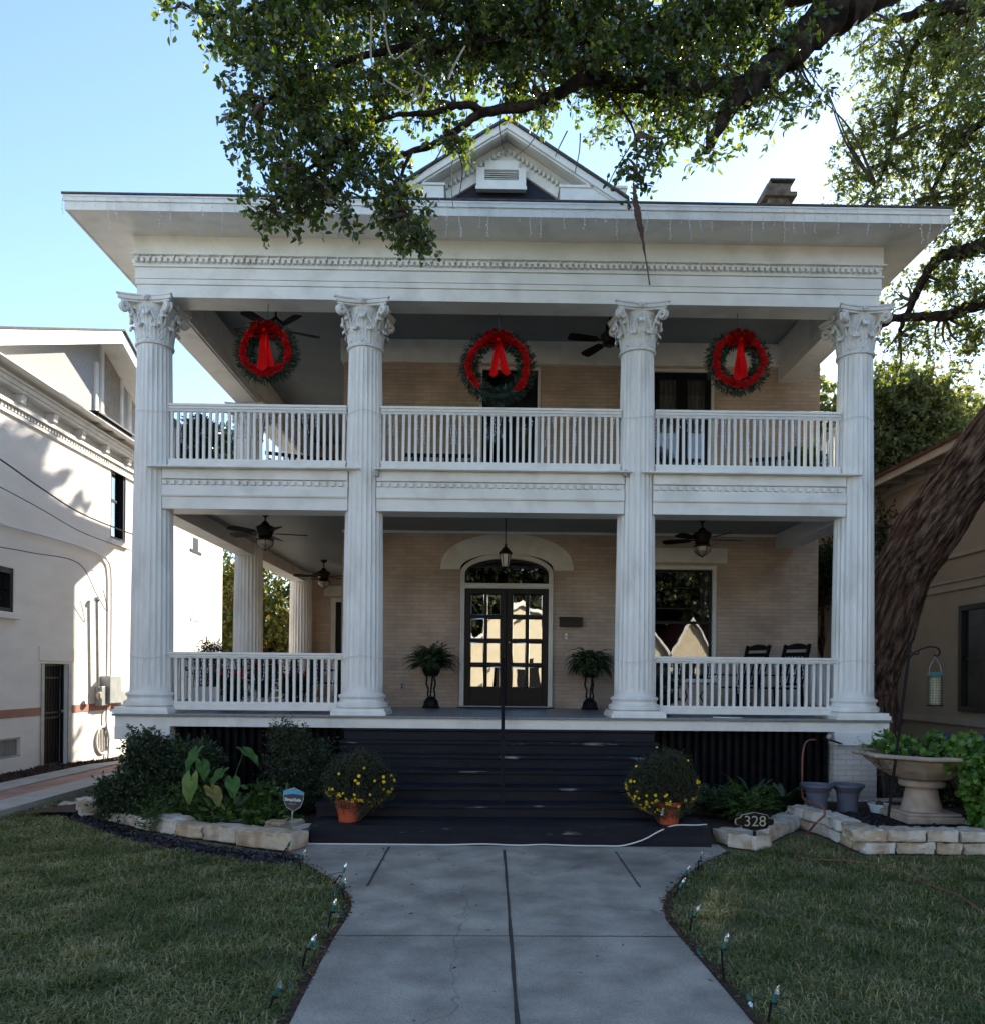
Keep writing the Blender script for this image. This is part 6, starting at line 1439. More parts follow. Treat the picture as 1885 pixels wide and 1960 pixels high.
bush_thing('shrub', 'airy bamboo-like shrub left of the steps, its tips reaching up to the porch floor', 'shrub', (q.x, 10.4, .07), [((0, 0, .65), (.36, .3, .32), 1), ((-.08, 0, .98), (.22, .2, .14), .22), ((.1, 0, .3), (.45, .3, .3), .8), ((.25, .1, .7), (.25, .2, .2), .2), ((-.10, -.1, 1.14), (.12, .1, .06), .03)], DARKL, 1300, k=11, L=.048, Wd=.016, l=.16, seed=73)
def ear(base, tip, L, W, m_list, parent, tilt, yaw):
    mb = MB(); mb.tube(smooth_path([base, (Vector(base) + Vector(tip)) / 2 + Vector((0, 0, .1)), tip], 5), [.009] * 6 + [.007] * 5, 6); obj('stalk', mb, MIDL, parent)
    M_ = Matrix.Translation(Vector(tip)) @ Euler((tilt, 0, yaw)).to_matrix().to_4x4()
    def f(u, v):
        u2 = u * 2 - 1; y = -L * .28 + L * 1.28 * v                       # heart outline, lobes behind the stalk
        w_ = W * math.sin(PI * min(1, v * .93 + .07)) ** .75 * (1.15 - .65 * v)
        if v < .22: y += -L * .10 * abs(u2) + L * .22 * (1 - abs(u2)) * (1 - v / .22)
        return M_ @ Vector((u2 * w_, -y, .05 * L * abs(u2) * 1.5 - .35 * L * v * v + .012 * math.sin(v * 15 + abs(u2) * 4)))
    mb = MB(); mb.grid(f, 10, 14); obj('leaf', mb, m_list, parent, smooth=60)
ES = mat('ear_green', (.028, .080, .016), (.055, .125, .024), rough=.6, sc1=7, spec=.3); EY = mat('ear_yellowed', (.10, .12, .02), (.22, .13, .02), rough=.5, sc1=9); EL = mat('ear_light_green', (.085, .15, .022), (.12, .19, .03), rough=.6, sc1=6)
q = PY(420, 1545, 10.0); ee = thing('elephant_ear', 'elephant ear plant with broad heart leaves, one yellowed, in the left bed', 'plant', (q.x, 10.0, .07))
for px, py, Y, L_, W_2, tl__, yw, mm in ((376, 1440, 9.8, .34, .12, .75, -.5, ES), (386, 1462, 9.7, .26, .12, .9, .8, ES), (468, 1437, 10.1, .34, .14, .35, 1.1, ES), (366, 1492, 9.3, .34, .13, 1.1, -.1, EL), (405, 1512, 9.2, .28, .14, .55, .9, EY), (425, 1478, 9.6, .27, .14, .6, -.7, ES), (445, 1495, 9.5, .26, .12, .8, .4, ES)):
    tip = PY(px, py, Y); ear((q.x + (tip.x - q.x) * .3, 10.0, .07), tip, L_ * .86, W_2 * .84, mm, ee, tl__, yw)
q = gpt(450, 1575, 9.5)
bush_thing('ground_plant', 'mid green leafy clump of broad blades behind the front border stones', 'plant', (q.x, 9.55, .07), [((0, 0, .10), (.5, .25, .11), 1), ((.4, -.1, .08), (.3, .2, .10), .6), ((.25, .3, .22), (.35, .2, .14), .4)], MIDL, 260, k=7, L=.12, Wd=.045, l=.12, seed=74, six=True)
q = gpt(350, 1575, 9.9)
bush_thing('ground_plant', 'low ferny green plant drooping over the pale border block', 'plant', (q.x, 9.8, .07), [((0, 0, .15), (.45, .25, .18), 1), ((-.15, -.3, .08), (.1, .2, .10), .2)], MIDL, 420, k=10, L=.06, Wd=.018, l=.16, seed=75)
# right bed
q = gpt(1430, 1560, 9.9); t = thing('garden_fern', 'spreading sword fern left of the raised bed, behind the 328 plaque', 'fern', (q.x, 9.9, .08)); fern_mesh('fronds', 70, .62, 0, MIDL, t, (0, 0, .05), 81, .06, .8, (.5, 1.35))
q = gpt(1365, 1560, 10.1); t = thing('garden_fern', 'darker fern clump beside the right chrysanthemum', 'fern', (q.x, 10.1, .08)); fern_mesh('fronds', 50, .55, 0, FERNL, t, (0, 0, .05), 82, .055, .9, (.4, 1.3))
def blades_plant(name, label, loc, n, L_, W_2, m, seed):
    t = thing(name, label, 'plant', loc); R_ = random.Random(seed); mb = MB()
    for i in range(n):
        a = R_.random() * 2 * PI; el = R_.uniform(.9, 1.4); l = L_ * R_.uniform(.7, 1.1)
        def f(u, v):
            r = l * v * math.cos(el) + .12 * v * v; z = l * v * math.sin(el) - .25 * l * v ** 3; w_ = W_2 * math.sin(PI * (v * .96 + .03)) ** .8
            uu = (u - .5) * w_ * 2; return (r * math.cos(a) - uu * math.sin(a), r * math.sin(a) + uu * math.cos(a), z + abs(u - .5) * .02)
        mb.grid(f, 4, 8)
    obj('leaves', mb, m, t, local=True, smooth=60); return t
DL = mat('aspidistra_leaf', (.014, .035, .012), (.03, .065, .02), rough=.35, sc1=6)
q = gpt(1495, 1545, 10.6); blades_plant('cast_iron_plant', 'dark upright strap leaf plant under the hanging hose', (q.x, 10.6, .08), 26, .52, .045, DL, 5)
q = gpt(1440, 1545, 10.7); blades_plant('cast_iron_plant', 'strap leaf plant against the skirting behind the sword fern', (q.x, 10.7, .08), 18, .58, .045, DL, 6)
q = gpt(1850, 1500, 10.8); bush_thing('shrub', 'dark undergrowth behind the stone urn at the right edge', 'shrub', (q.x, 10.9, .1), [((0, 0, .3), (.9, .3, .32), 1)], DARKL, 500, k=10, L=.06, Wd=.03, l=.14, seed=76)
q = PX(1700, 1000, XR - .1); bush_thing('climbing_vine', 'dark creeper on the downpipe of the tan house', 'vine', (XR - .12, q.y, .1), [((0, -.3, 3.6), (.1, .6, 1.3), 1), ((0, .2, 5.0), (.1, .6, .8), .6)], DARKL, 320, k=8, L=.08, Wd=.05, l=.2, seed=77)

# ================================================================== GRASS
def in_poly(x, y, poly):
    c = np.zeros(len(x), bool); n = len(poly)
    for i in range(n):
        x0, y0 = poly[i]; x1, y1 = poly[(i + 1) % n]
        k_ = ((y0 > y) != (y1 > y)); c ^= k_ & (x < (x1 - x0) * (y - y0) / (y1 - y0 + 1e-12) + x0)
    return c
pathP = [(p[0], p[1]) for p in pathpoly]
bedL = [(p.x, p.y) for p in [PZ(*q) for q in ((90, 1552), (160, 1582), (250, 1612), (380, 1640), (480, 1652), (548, 1655), (600, 1660), (640, 1600))]] + [(-2, 11.3), (-6.1, 13.4), (-6.3, 11.9)]
bedR = [(p.x, p.y) for p in [PZ(*q) for q in ((1372, 1640), (1440, 1632), (1515, 1600), (1545, 1602), (1645, 1640), (2000, 1644))]] + [(12, 12), (2, 12)]
def hashn(x, y, s=0): return .5 + .25 * np.sin(x * 3.1 + s + 2 * np.sin(y * 2.3)) + .25 * np.sin(y * 4.3 + s * 2 + 1.7 * np.sin(x * 2.9))
def lawn(name, x0, x1, label):
    global rng; rng = np.random.default_rng(int(abs(x0 * 10)) + 5)
    n = 300000
    y = 3.2 + 9.3 * rng.random(n) ** 1.5; x = x0 + (x1 - x0) * rng.random(n)
    ok = (rng.random(n) < .35 + .9 * hashn(x * 2.6 + 1.3, y * 3.1)) & ~in_poly(x, y, pathP) & ~in_poly(x + .055, y, pathP) & ~in_poly(x - .055, y, pathP) & ~in_poly(x, y, bedL) & ~in_poly(x, y, bedR) & (np.abs(x) < .66 * y + 1.3) & (x > -6.24)
    x, y = x[ok], y[ok]; n = len(x)
    cl = rng.normal(size=(n, 2)) * .0; h = (.030 + .040 * rng.random(n)) * (.65 + .7 * hashn(x * 2.2, y * 2.2)); wd = .0045 + .0055 * rng.random(n)
    a = rng.random(n) * 2 * PI; lean = .25 + .95 * rng.random(n) ** .8
    d = np.stack([np.cos(a), np.sin(a), np.zeros(n)], 1); s = np.stack([-np.sin(a), np.cos(a), np.zeros(n)], 1); up = np.array([0, 0, 1.0])
    P = np.stack([x, y, np.full(n, -.01)], 1); h_ = h[:, None]; w_ = wd[:, None]; l_ = lean[:, None]
    mid = P + up * h_ * .6 + d * h_ * l_ * .45; tip = P + up * h_ * (1.0 - .35 * l_) + d * h_ * l_ * 1.35
    V = np.stack([P - s * w_ * .5, P + s * w_ * .5, mid + s * w_ * .45, mid - s * w_ * .45, tip], 1).reshape(-1, 3)
    b = np.arange(n)[:, None] * 5; F = np.concatenate([b + [0, 1, 2], b + [0, 2, 3], b + [3, 2, 4]], 0)
    npmesh(name, V, F, GRASSM, label=label, kind='stuff', category='grass')
lawn('lawn_grass', -6.3, .2, 'short green and straw coloured grass of the left lawn'); lawn('lawn_grass', 0.0, 9.5, 'short green and straw coloured grass of the right lawn')
# litter
rng = np.random.default_rng(77); n = 420
x = rng.uniform(-5.5, 5.5, n); y = rng.uniform(4.2, 9.0, n); onp = in_poly(x, y, pathP); keep = (~onp) | (rng.random(n) < .5); x, y = x[keep], y[keep]; onp = onp[keep]
P = np.stack([x, y, np.where(onp, .019, .045)], 1); D = rng.normal(size=(len(x), 3)) * [1, 1, .08]
V, F = leaves(P, D, .02 + .03 * rng.random(len(x)), .012, .1); npmesh('fallen_leaves', V, F, leafmat('dead_leaves', [(0, (.05, .025, .012)), (1, (.20, .13, .06)), (.6, (.10, .055, .025))], trans=.1, rough=.8), kind='stuff', label='small brown leaves scattered on path and lawn', category='leaves')
n = 900; E_ = [smooth_path([Vector((p.x, p.y, 0)) for p in Q], 6) for Q in (Lp, Rp)]; P = []
for i in range(n):
    Q = E_[i % 2]; p = Q[int(rng.integers(4, len(Q) - 6))]; sg = -1 if i % 2 == 0 else 1; P.append((p.x + sg * abs(rng.normal()) * .035, p.y + rng.uniform(-.1, .1), .016))
P = np.array(P); D = rng.normal(size=(n, 3)) * [1, 1, .3]; V, F = leaves(P, D, .02 + .025 * rng.random(n), .014, .2); npmesh('edge_litter', V, F, leafmat('edge_litter_mat', [(0, (.04, .018, .010)), (1, (.24, .14, .07)), (.6, (.10, .05, .025))], trans=.1, rough=.8), kind='stuff', label='brown leaf crumbs lying in the dirt along both path edges', category='leaves')
n = 2600; t = rng.random(n); V0 = [PZ(*q) for q in ((110, 1546), (180, 1572), (260, 1602), (400, 1630), (552, 1648))]; V0 = np.array([[p.x, p.y] for p in V0]); i = np.minimum((t * 4).astype(int), 3); f = t * 4 - i
xy = V0[i] * (1 - f)[:, None] + V0[i + 1] * f[:, None] + rng.normal(size=(n, 2)) * .09
P = np.concatenate([xy, np.full((n, 1), .012)], 1); D = rng.normal(size=(n, 3)) * [1, 1, .25]; V, F = leaves(P, D, .05, .035, .3)
npmesh('stone_chips', V, F, leafmat('dark_chips', [(0, (.012, .013, .02)), (1, (.06, .06, .085)), (.6, (.03, .022, .02))], trans=0, rough=.6), kind='stuff', label='dark blue grey chips in front of the left stone border', category='mulch')
def chips(name, lb, x0, x1, y0, y1, zf, n, cols):
    x = rng.uniform(x0, x1, n); y = rng.uniform(y0, y1, n); P = np.stack([x, y, zf(x, y)], 1); D = rng.normal(size=(n, 3)) * [1, 1, .25]; V, F = leaves(P, D, .06, .03, .3)
    npmesh(name, V, F, leafmat(name + '_mat', cols, trans=0, rough=.9), kind='stuff', label=lb, category='mulch')
chips('bed_mulch', 'dark leaf mulch along the foot of the white house', XN + .1, -7.85, 12, 20, lambda x, y: np.minimum(.04, .125 - (np.clip(y, 13.65, 17.9) - 13.65) * .053) + .045, 2600, [(0, (.03, .015, .01)), (1, (.13, .07, .04)), (.6, (.06, .03, .02))])
chips('raised_bed_mulch', 'dark chips in the raised stone bed around the urn', 4.1, 6.6, 9.05, 10.1, lambda x, y: .18 + 0 * x, 1800, [(0, (.012, .013, .018)), (1, (.05, .05, .065)), (.6, (.03, .02, .016))])

# ================================================================== TREES
def limb_tube(pts, r0_, r1_, seg=10, n=6, rough=.08, seed=0):
    pp = smooth_path(pts, n); R_ = random.Random(seed); k_ = len(pp)
    pp = [p + Vector((R_.uniform(-1, 1), R_.uniform(-1, 1), R_.uniform(-1, 1))) * .25 * (r0_ + (r1_ - r0_) * i / k_) for i, p in enumerate(pp)]
    rs = [r0_ + (r1_ - r0_) * (i / (k_ - 1)) ** .9 for i in range(k_)]
    ph = [R_.uniform(0, 6) for _ in range(4)]
    return MB().tube(pp, rs, seg, jitter=lambda i, k: 1 + rough * (math.sin(k * 2.1 + i * .35 + ph[0]) * .5 + math.sin(k * 3.7 - i * .6 + ph[1]) * .5 + R_.uniform(-.4, .4))), pp
oak = thing('oak_tree', 'huge leaning live oak right of the porch, its leafy limbs arching over the roof', 'tree', (6.24, 13.2, 0))
tp = [Vector((6.24, 13.2, -.2)), PY(1657, 1360, 13.2), PY(1660, 1300, 13.15), PY(1680, 1230, 13.1), PY(1722, 1110, 13.0), PY(1765, 1035, 12.8), PY(1828, 945, 12.5), PY(1895, 855, 12.1), PY(1985, 745, 11.6), PY(2090, 600, 11.0), PY(2200, 420, 10.3), PY(2290, 250, 9.8)]
from mathutils import noise as mn
pp = smooth_path(tp, 34); nr = len(pp); mb = MB()
def trad(i):
    t = i / nr; return .60 - .13 * min(1, t * 9.0) ** .6 - .05 * t
ph = [random.uniform(0, 6) for _ in range(8)]
def tj(i, k):
    a = 2 * PI * k / 96; s = i * .055
    return 1 + .035 * math.sin(9 * a + 1.3 * math.sin(s * 2.1) * 3 + ph[0]) + .03 * math.sin(15 * a - s * 2.2 + 1.5 * math.sin(s * 3 + ph[2])) + .022 * math.sin(26 * a + s * 4 + 2 * math.sin(s * 1.7 + a * 2)) + .05 * math.sin(2 * a + s * .8 + ph[3]) + .05 * math.sin(3 * a - s + ph[4]) + .018 * math.sin(41 * a + 3 * math.sin(s * 5)) + random.uniform(-.008, .008)
def tj(i, k):
    a = 2 * PI * k / 160; s = i * .024; P3 = Vector((math.cos(a) * 5.5, math.sin(a) * 5.5, s * 1.6)); P4 = Vector((math.cos(a) * 1.2, math.sin(a) * 1.2, s * .9))
    rdg = abs(mn.noise(P3)) + .5 * abs(mn.noise(P3 * 2.1)); return 1 + .13 * (.35 - rdg) + .16 * mn.noise(P4) + .03 * mn.noise(P4 * 3)
mb.tube(pp, [trad(i) for i in range(nr)], 160, jitter=tj)
trunk = obj('trunk', mb, TRUNKM, oak, smooth=60)
uvl = trunk.data.uv_layers.new(name='UVMap'); uu = []
for f in trunk.data.polygons:
    ks = [v % 160 for v in f.vertices]; wrap = max(ks) - min(ks) > 80
    for v in f.vertices: k_ = v % 160; uu += [(k_ + (160 if wrap and k_ < 80 else 0)) / 160, (v // 160) * .030]
uvl.data.foreach_set('uv', uu)
limbs = [  # points in the view with distances, radii
    ([(2290, 250, 9.8), (2150, 60, 9.3), (1960, -60, 8.8), (1780, -70, 8.4), (1660, -20, 8.1), (1600, 22, 7.9), (1550, 58, 7.8), (1505, 105, 7.7), (1440, 165, 7.5), (1400, 200, 7.4), (1378, 240, 7.4), (1352, 290, 7.3)], .34, .03),
    ([(1700, -45, 8.2), (1560, -30, 7.9), (1460, 0, 7.7), (1374, 20, 7.6), (1250, 60, 7.5), (1120, 70, 7.4), (990, 60, 7.2), (860, 20, 7.1)], .15, .03),
    ([(1440, 165, 7.5), (1330, 165, 7.4), (1230, 162, 7.4), (1192, 163, 7.3), (1140, 148, 7.3), (1099, 156, 7.2), (1060, 185, 7.2), (1006, 204, 7.2), (930, 214, 7.1), (885, 240, 7.0), (840, 272, 7.0), (790, 288, 6.9), (740, 310, 6.8)], .085, .018),
    ([(930, 214, 7.1), (890, 200, 7.0), (830, 215, 6.9), (760, 220, 6.9), (700, 240, 6.8)], .04, .012),
    ([(990, 60, 7.2), (880, 95, 7.1), (780, 90, 7.0), (680, 110, 6.9), (560, 160, 6.8), (500, 200, 6.7)], .05, .012),
    ([(860, 20, 7.1), (700, -20, 7.0), (560, -10, 6.9), (430, 30, 6.8), (345, 5, 6.8)], .05, .010),
    ([(790, 288, 6.9), (770, 330, 6.8), (765, 390, 6.7), (800, 440, 6.7)], .02, .006),
    ([(700, 240, 6.8), (620, 300, 6.8), (540, 370, 6.7), (500, 410, 6.7)], .025, .006),
    ([(1140, 148, 7.3), (1190, 210, 7.3), (1215, 260, 7.2), (1218, 330, 7.1)], .018, .005),
    ([(2150, 60, 9.3), (2030, 30, 10.5), (1885, 12, 12), (1800, 15, 13), (1735, 30, 13.5), (1690, 60, 14)], .2, .05),
    ([(1800, 15, 13), (1745, 100, 13.4), (1718, 190, 13.4), (1710, 260, 13.3), (1690, 330, 13.2), (1650, 400, 13)], .07, .012),
    ([(2080, 600, 10.8), (1990, 480, 11.4), (1900, 470, 12), (1840, 480, 12.4), (1790, 500, 12.8), (1755, 560, 13), (1735, 600, 13.2), (1720, 640, 13.4)], .16, .03),
    ([(2080, 600, 10.8), (1970, 575, 11.6), (1885, 578, 12.2), (1820, 602, 12.6), (1760, 606, 13), (1705, 612, 13.4), (1660, 650, 13.8)], .14, .04),
    ([(2200, 420, 10.3), (2080, 300, 11), (1960, 230, 11.6), (1870, 240, 12.2), (1800, 330, 12.6), (1770, 420, 12.8)], .12, .02),
]
LP = []
for i, (pts, ra, rb_) in enumerate(limbs):
    m_, q = limb_tube([PY(*p) for p in pts], ra, rb_, 14 if ra > .1 else 8, 6, .10, i); obj('limb', m_, LIMBM, oak, smooth=60); LP += [(Vector(p), i) for p in q]
LPA = np.array([list(p[0]) for p in LP])
def crown(name, clumps, m, twigm, L, Wd, k_, l, seed, dens, parent, limbsA, branch=True, six=False, droop=.3):
    """clumps: (px,py,Y, rx_px, ry_px, ry_depth, weight)"""
    global rng; rng = np.random.default_rng(seed); LV = []; TV = []; mb = MB()
    for cl in clumps:
        px, py, Y, rx, ry, dy, w_ = cl; c = PY(px, py, Y); s = Y / FPX; rad = (rx * s, dy, ry * s)
        vol = rx * ry / 10000.0; n = max(5, int(dens * vol * w_))
        p, d, a, b = sprigs((c.x, c.y, c.z), rad, n, k_, L, Wd, l, droop, .25); nn = len(p)
        LV.append(leaves(p, d, L * (.6 + .7 * rng.random(nn)), Wd * (.6 + .7 * rng.random(nn)), .22, six)); TV.append(twigmesh(a, b, .0035 if L < .08 else .006))
        if branch and np.min(np.linalg.norm(limbsA - np.array([c.x, c.y, c.z]), axis=1)) < 2.6:
            cc = np.array([c.x, c.y, c.z]); j = np.argmin(np.linalg.norm(limbsA - cc, axis=1)); st_ = Vector(limbsA[j])
            for _ in range(3 + int(w_ * 2)):
                e = Vector(a[rng.integers(len(a))]); mid = (st_ + e) / 2 + Vector(rng.normal(size=3)) * .12 * (e - st_).length
                mb.tube(smooth_path([st_, mid, e], 5), [max(.004, .02 * Y / 8 * (1 - q / 11)) for q in range(11)], 5, caps=False)
            sel = rng.random(len(a)) < .5; A_ = a[sel] ; root = cc + (A_ - cc) * .35 + rng.normal(size=A_.shape) * .05; TV.append(twigmesh(root, A_, .006))
    V, F = join(LV); npmesh(name, V, F, m, parent); V, F = join(TV); npmesh('twigs', V, F, twigm, parent, kind='stuff')
    if mb.v: obj('branchlets', mb, twigm, parent, smooth=60, kind='stuff')
    print(name, len(F))
near = [
 # main overhang, a broad mass left to right
 (400, 25, 6.8, 55, 40, .3, .55), (455, 60, 6.8, 55, 50, .4, 1), (520, 20, 6.9, 80, 60, .5, 1.1), (520, 120, 6.8, 75, 60, .5, 1.3), (600, 60, 7.0, 90, 80, .6, 1.2), (700, 10, 7.1, 120, 60, .7, 1.2),
 (480, 185, 6.8, 45, 35, .3, 1), (470, 250, 6.75, 32, 34, .25, .9), (560, 200, 6.8, 70, 55, .4, 1.3), (650, 160, 6.9, 90, 60, .5, 1.0), (640, 240, 6.8, 80, 50, .4, 1.3), (720, 200, 6.9, 70, 50, .4, .8),
 (520, 300, 6.75, 40, 35, .3, 1), (575, 330, 6.75, 70, 40, .35, 1.3), (520, 385, 6.7, 48, 30, .25, 1.0), (500, 420, 6.7, 25, 18, .15, .9), (590, 385, 6.7, 40, 30, .2, 1.1), (640, 340, 6.75, 50, 40, .3, 1.1), (650, 400, 6.7, 25, 22, .15, .8),
 (700, 290, 6.8, 55, 40, .3, 1.1), (745, 320, 6.8, 35, 30, .2, .9), (740, 370, 6.75, 38, 30, .2, 1.2), (765, 405, 6.7, 38, 30, .2, 1.3), (735, 430, 6.7, 30, 20, .15, 1.0), (800, 435, 6.7, 32, 32, .2, 1.2), (770, 470, 6.7, 40, 16, .15, .6),
 (800, 60, 7.1, 100, 80, .6, 1.2), (800, 150, 7.0, 80, 50, .4, .7), (860, 200, 7.0, 60, 35, .3, .55), (900, 20, 7.2, 110, 70, .7, 1.4), (920, 110, 7.2, 90, 50, .5, 1.1), (1000, 40, 7.3, 100, 90, .6, 1.5), (1010, 140, 7.2, 80, 45, .4, 1.2), (860, 262, 6.9, 40, 18, .15, .5), (885, 280, 6.9, 18, 20, .1, .8),
 (1100, 30, 7.4, 100, 90, .7, 1.5), (1110, 120, 7.3, 90, 55, .5, 1.4), (1200, 60, 7.5, 100, 90, .6, 1.5), (1210, 150, 7.4, 80, 45, .4, 1.2), (1300, 40, 7.6, 100, 90, .6, 1.4), (1290, 140, 7.4, 80, 60, .4, 1.3), (1400, 50, 7.7, 90, 90, .6, 1.2), (1390, 150, 7.6, 80, 55, .4, 1.0), (1480, 40, 7.8, 80, 80, .5, .9), (1500, 130, 7.7, 60, 60, .4, .6), (1555, 160, 7.8, 40, 45, .3, .5), (1500, 210, 7.7, 50, 35, .3, .45), (1440, 200, 7.6, 60, 40, .3, .5),
 (1330, 210, 7.4, 60, 45, .3, .8), (1270, 215, 7.4, 50, 30, .3, .7), (1260, 280, 7.3, 28, 40, .2, .9), (1330, 265, 7.3, 40, 35, .25, .7), (1370, 290, 7.3, 30, 20, .2, .4), (1190, 215, 7.4, 40, 20, .2, .4),
 (1195, 320, 7.1, 22, 16, .12, .7), (1215, 345, 7.1, 12, 16, .08, .7), (1225, 290, 7.1, 12, 20, .08, .5), (1050, 215, 7.2, 22, 14, .1, .3), (640, -60, 7.2, 200, 70, .9, .9), (1000, -80, 7.5, 250, 80, 1.0, .9), (1400, -70, 8.0, 220, 70, 1.0, .8), (330, 8, 6.8, 25, 12, .1, .35), (1620, -10, 8.2, 60, 40, .5, .5)]
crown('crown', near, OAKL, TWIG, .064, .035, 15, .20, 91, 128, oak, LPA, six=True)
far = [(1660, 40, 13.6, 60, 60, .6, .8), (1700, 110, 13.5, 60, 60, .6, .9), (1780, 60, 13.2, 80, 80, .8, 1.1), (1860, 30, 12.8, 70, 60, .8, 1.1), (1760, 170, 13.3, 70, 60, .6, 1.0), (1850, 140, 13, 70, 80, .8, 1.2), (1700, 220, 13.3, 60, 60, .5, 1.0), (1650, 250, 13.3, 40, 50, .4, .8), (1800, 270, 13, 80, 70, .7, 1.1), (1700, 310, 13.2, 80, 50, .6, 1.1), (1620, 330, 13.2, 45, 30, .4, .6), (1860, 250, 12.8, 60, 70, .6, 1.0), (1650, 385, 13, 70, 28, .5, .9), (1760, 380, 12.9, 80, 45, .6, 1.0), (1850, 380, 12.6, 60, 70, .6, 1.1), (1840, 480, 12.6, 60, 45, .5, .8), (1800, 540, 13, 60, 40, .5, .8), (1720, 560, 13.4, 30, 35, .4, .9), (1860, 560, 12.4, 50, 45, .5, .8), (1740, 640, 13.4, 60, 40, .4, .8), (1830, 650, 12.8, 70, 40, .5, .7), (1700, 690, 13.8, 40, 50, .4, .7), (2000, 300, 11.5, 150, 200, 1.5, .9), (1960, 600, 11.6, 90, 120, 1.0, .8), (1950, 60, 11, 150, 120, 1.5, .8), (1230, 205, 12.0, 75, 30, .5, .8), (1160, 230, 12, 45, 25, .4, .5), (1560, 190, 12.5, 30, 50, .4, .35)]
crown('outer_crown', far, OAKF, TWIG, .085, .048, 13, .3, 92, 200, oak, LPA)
# pale dead twigs hanging among the leaves
mb = MB(); R_ = random.Random(4)
for pts in ([(770, 110, 6.75), (785, 130, 6.7), (812, 150, 6.7), (808, 180, 6.7), (790, 195, 6.7), (800, 165, 6.72)], [(815, 75, 6.7), (770, 105, 6.7), (755, 112, 6.7), (742, 85, 6.7), (735, 20, 6.7)], [(890, 88, 6.8), (872, 120, 6.75), (858, 152, 6.7)], [(735, 150, 6.6), (775, 175, 6.6), (790, 172, 6.6)], [(712, 30, 6.6), (710, 100, 6.6), (715, 130, 6.6)]):
    mb.tube(smooth_path([PY(*p) for p in pts], 5), .009, 5)
obj('dead_twig', mb, PALETWIG, oak)
for k_, pts in enumerate(([(960, 210, 7.15), (955, 240, 7.1), (962, 280, 7.1), (968, 300, 7.1)], [(1035, 222, 7.15), (1030, 250, 7.1), (1010, 280, 7.1), (985, 300, 7.1)], [(890, 262, 7), (868, 300, 7), (864, 350, 7), (868, 400, 7)], [(870, 270, 7), (885, 320, 7), (880, 370, 7)], [(850, 275, 7), (830, 310, 7), (790, 345, 7)], [(1085, 250, 7.2), (1070, 280, 7.2), (1062, 300, 7.2)], [(1110, 255, 7.2), (1108, 290, 7.2), (1100, 330, 7.2)], [(1218, 260, 7.1), (1180, 320, 7.1), (1165, 350, 7.1)])):
    obj('hanging_twig', MB().tube(smooth_path([PY(*p) for p in pts], 5), [.007 - .0003 * i for i in range(5 * (len(pts) - 1) + 1)], 5), TWIG, oak)
fr = smooth_path([PY(*p) for p in ((1212, 350, 7.05), (1215, 375, 7.05), (1220, 410, 7.05), (1228, 450, 7.05), (1236, 500, 7.05), (1243, 545, 7.05))], 6); nf = len(fr)
obj('dead_frond', MB().tube(fr, [(.008 + .020 * math.sin(PI * min(1, (i / nf) * 1.35)) ** 1.5) if i / nf < .72 else .006 for i in range(nf)], 8, jitter=lambda i, k_: 1 + .35 * random.uniform(-1, 1)), mat('dead_frond', (.06, .035, .028), (.11, .07, .05), rough=1), label='long dark dead frond dangling from the oak twigs in front of the right gable end', cat='dead frond', loc=fr[0])

OAKDK = leafmat('street_tree_leaves', [(0, (.02, .035, .012)), (1, (.08, .08, .03)), (.5, (.035, .05, .018))], trans=.25)
def back_tree(label, X, Y, H_, R, m, seed, n=1500, trunkr=.25, cz=None, group='trees beyond the house', L=.12, Wd=.07, squash=.75, gaps=9, trunk=True):
    t = thing('broadleaf_tree', label, 'tree', (X, Y, 0), group); Rr = random.Random(seed); cz = cz or H_ - R * squash
    if trunk:
        m_, q = limb_tube([(X, Y, -.2), (X + .2, Y, cz * .5), (X + .1, Y, cz)], trunkr, trunkr * .5, 10, 5, .08, seed); obj('trunk', m_, BARK, t)
        for k_ in range(5):
            a = k_ * 1.26 + Rr.random(); m_, q = limb_tube([(X + .1, Y, cz * .55), (X + R * .4 * math.cos(a), Y + R * .4 * math.sin(a), cz * .85), (X + R * .75 * math.cos(a), Y + R * .75 * math.sin(a), cz + R * .2)], trunkr * .5, .03, 7, 5, .1, k_); obj('limb', m_, BARK, t)
    ell = []
    for k_ in range(gaps):
        a = Rr.random() * 2 * PI; e = Rr.uniform(-.8, 1); r = R * Rr.uniform(.35, .75); ell.append(((r * math.cos(a), r * math.sin(a), cz + e * R * squash * .7), (R * Rr.uniform(.28, .45), R * Rr.uniform(.28, .45), R * squash * Rr.uniform(.25, .4)), 1))
    ell.append(((0, 0, cz), (R * .6, R * .6, R * squash * .6), 1.5))
    bush_mesh('crown', t, ell, m, n, k=12, L=L, Wd=Wd, l=.5, seed=seed, stems=False, shell=.2)
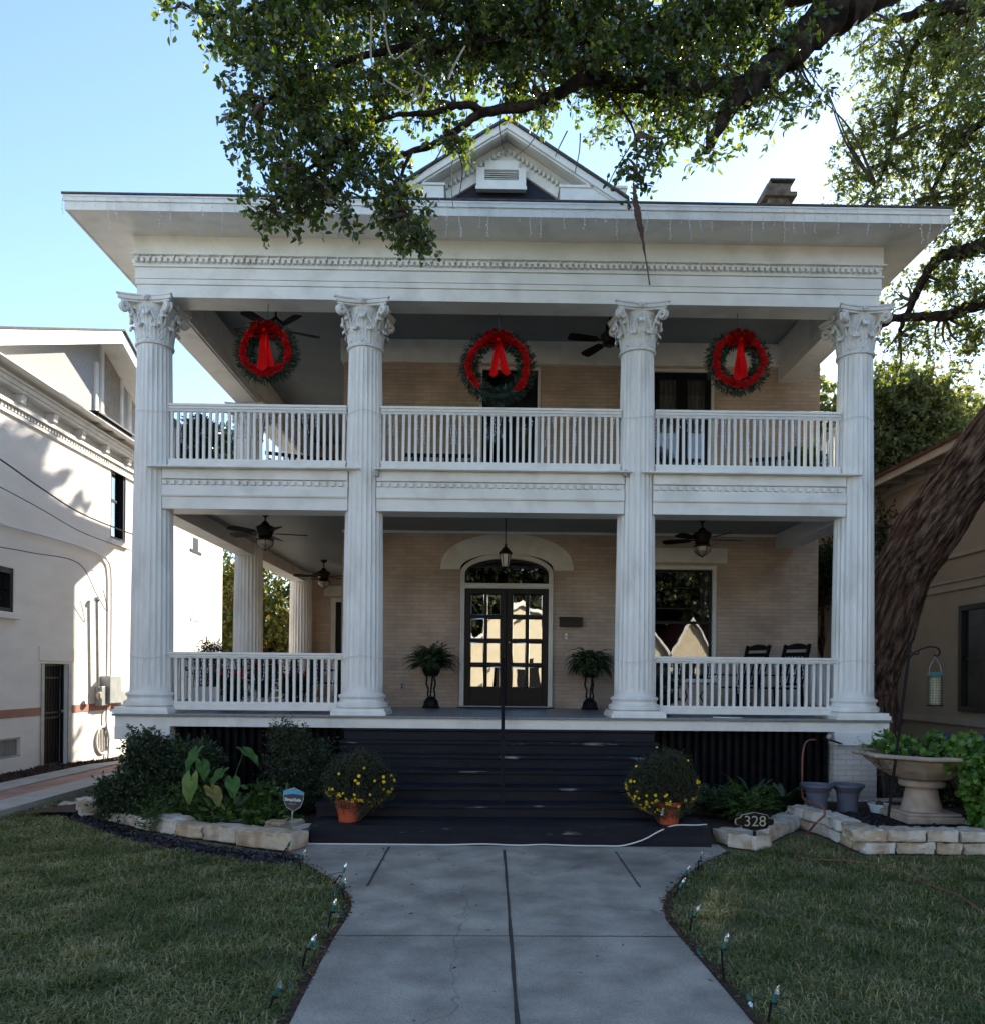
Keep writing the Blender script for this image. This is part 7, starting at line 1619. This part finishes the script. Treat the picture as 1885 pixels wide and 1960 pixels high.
q = PY(500, 1160, 30); back_tree('sunlit yellow green tree seen between the side porch columns', q.x, 31, 8.0, 4.2, BACKL, 101, 3400, .3, cz=4.3, L=.16, Wd=.10, gaps=14)
q = PY(440, 1160, 40); back_tree('farther autumn tinted tree just past the white house corner', q.x, 42, 9, 4.6, BACKL, 102, 2200, .3, cz=4.6, L=.2, Wd=.13)
back_tree('tall tree standing behind the house, casting shade on the white wall', 3.6, 29, 16, 4.2, BACKL, 103, 9500, .35, cz=10.2, squash=1.2, L=.42, Wd=.32, gaps=34)  # out of view, put in and shaped for its shade on the white wall
q = PY(1760, 760, 22); back_tree('bright bushy tree glowing between the corner column and the leaning trunk', q.x, 22.5, 10.9, 2.7, HAZL, 104, 4600, .25, cz=8.2, L=.14, Wd=.08, gaps=14)
q = PY(1720, 800, 27); back_tree('hazier tree farther back to the right of the porch', q.x + 1.5, 29, 12.5, 4.2, HAZL, 105, 3800, .3, cz=8.6, L=.2, Wd=.12, gaps=14)
q = PY(1600, 800, 24); back_tree('tree behind the right wall, showing through the upper right bay', q.x - .6, 27, 12.5, 3.4, HAZL, 106, 4400, .2, cz=8.6, L=.2, Wd=.13, gaps=16)
q = PY(1578, 1080, 21); back_tree('small dark tree glimpsed in the gap right of the brick wall', q.x + .1, 21.5, 5.8, 1.2, DARKL, 107, 1500, .12, cz=4.5, L=.1, Wd=.06)
q = PY(380, 830, 40); back_tree('distant dark tree showing behind the upper left balustrade', q.x - .6, 41, 14.6, 3.2, DARKL, 108, 1600, .3, cz=12.2, L=.3, Wd=.2)
# trees over the street, mirrored in the panes
for k_, (x_, y_, h_, r_, lb_) in enumerate(((-5.5, -17, 13, 4.2, 'street tree across the road, left of the mirrored cream house'), (1.0, -30, 17, 6.5, 'tall dark tree rising behind the mirrored cream house'), (9.5, -31, 17, 6.5, 'tall dark tree rising behind the three gabled house'), (16.5, -31, 16, 6, 'tall dark tree at the far right across the road'), (-11, -29, 16, 6, 'tall dark tree at the far left across the road'))):
    back_tree(lb_, x_, y_, h_, r_, OAKDK, 110 + k_, 2400, .3, cz=h_ * .5, group='trees across the street', L=.4, Wd=.28, gaps=16)
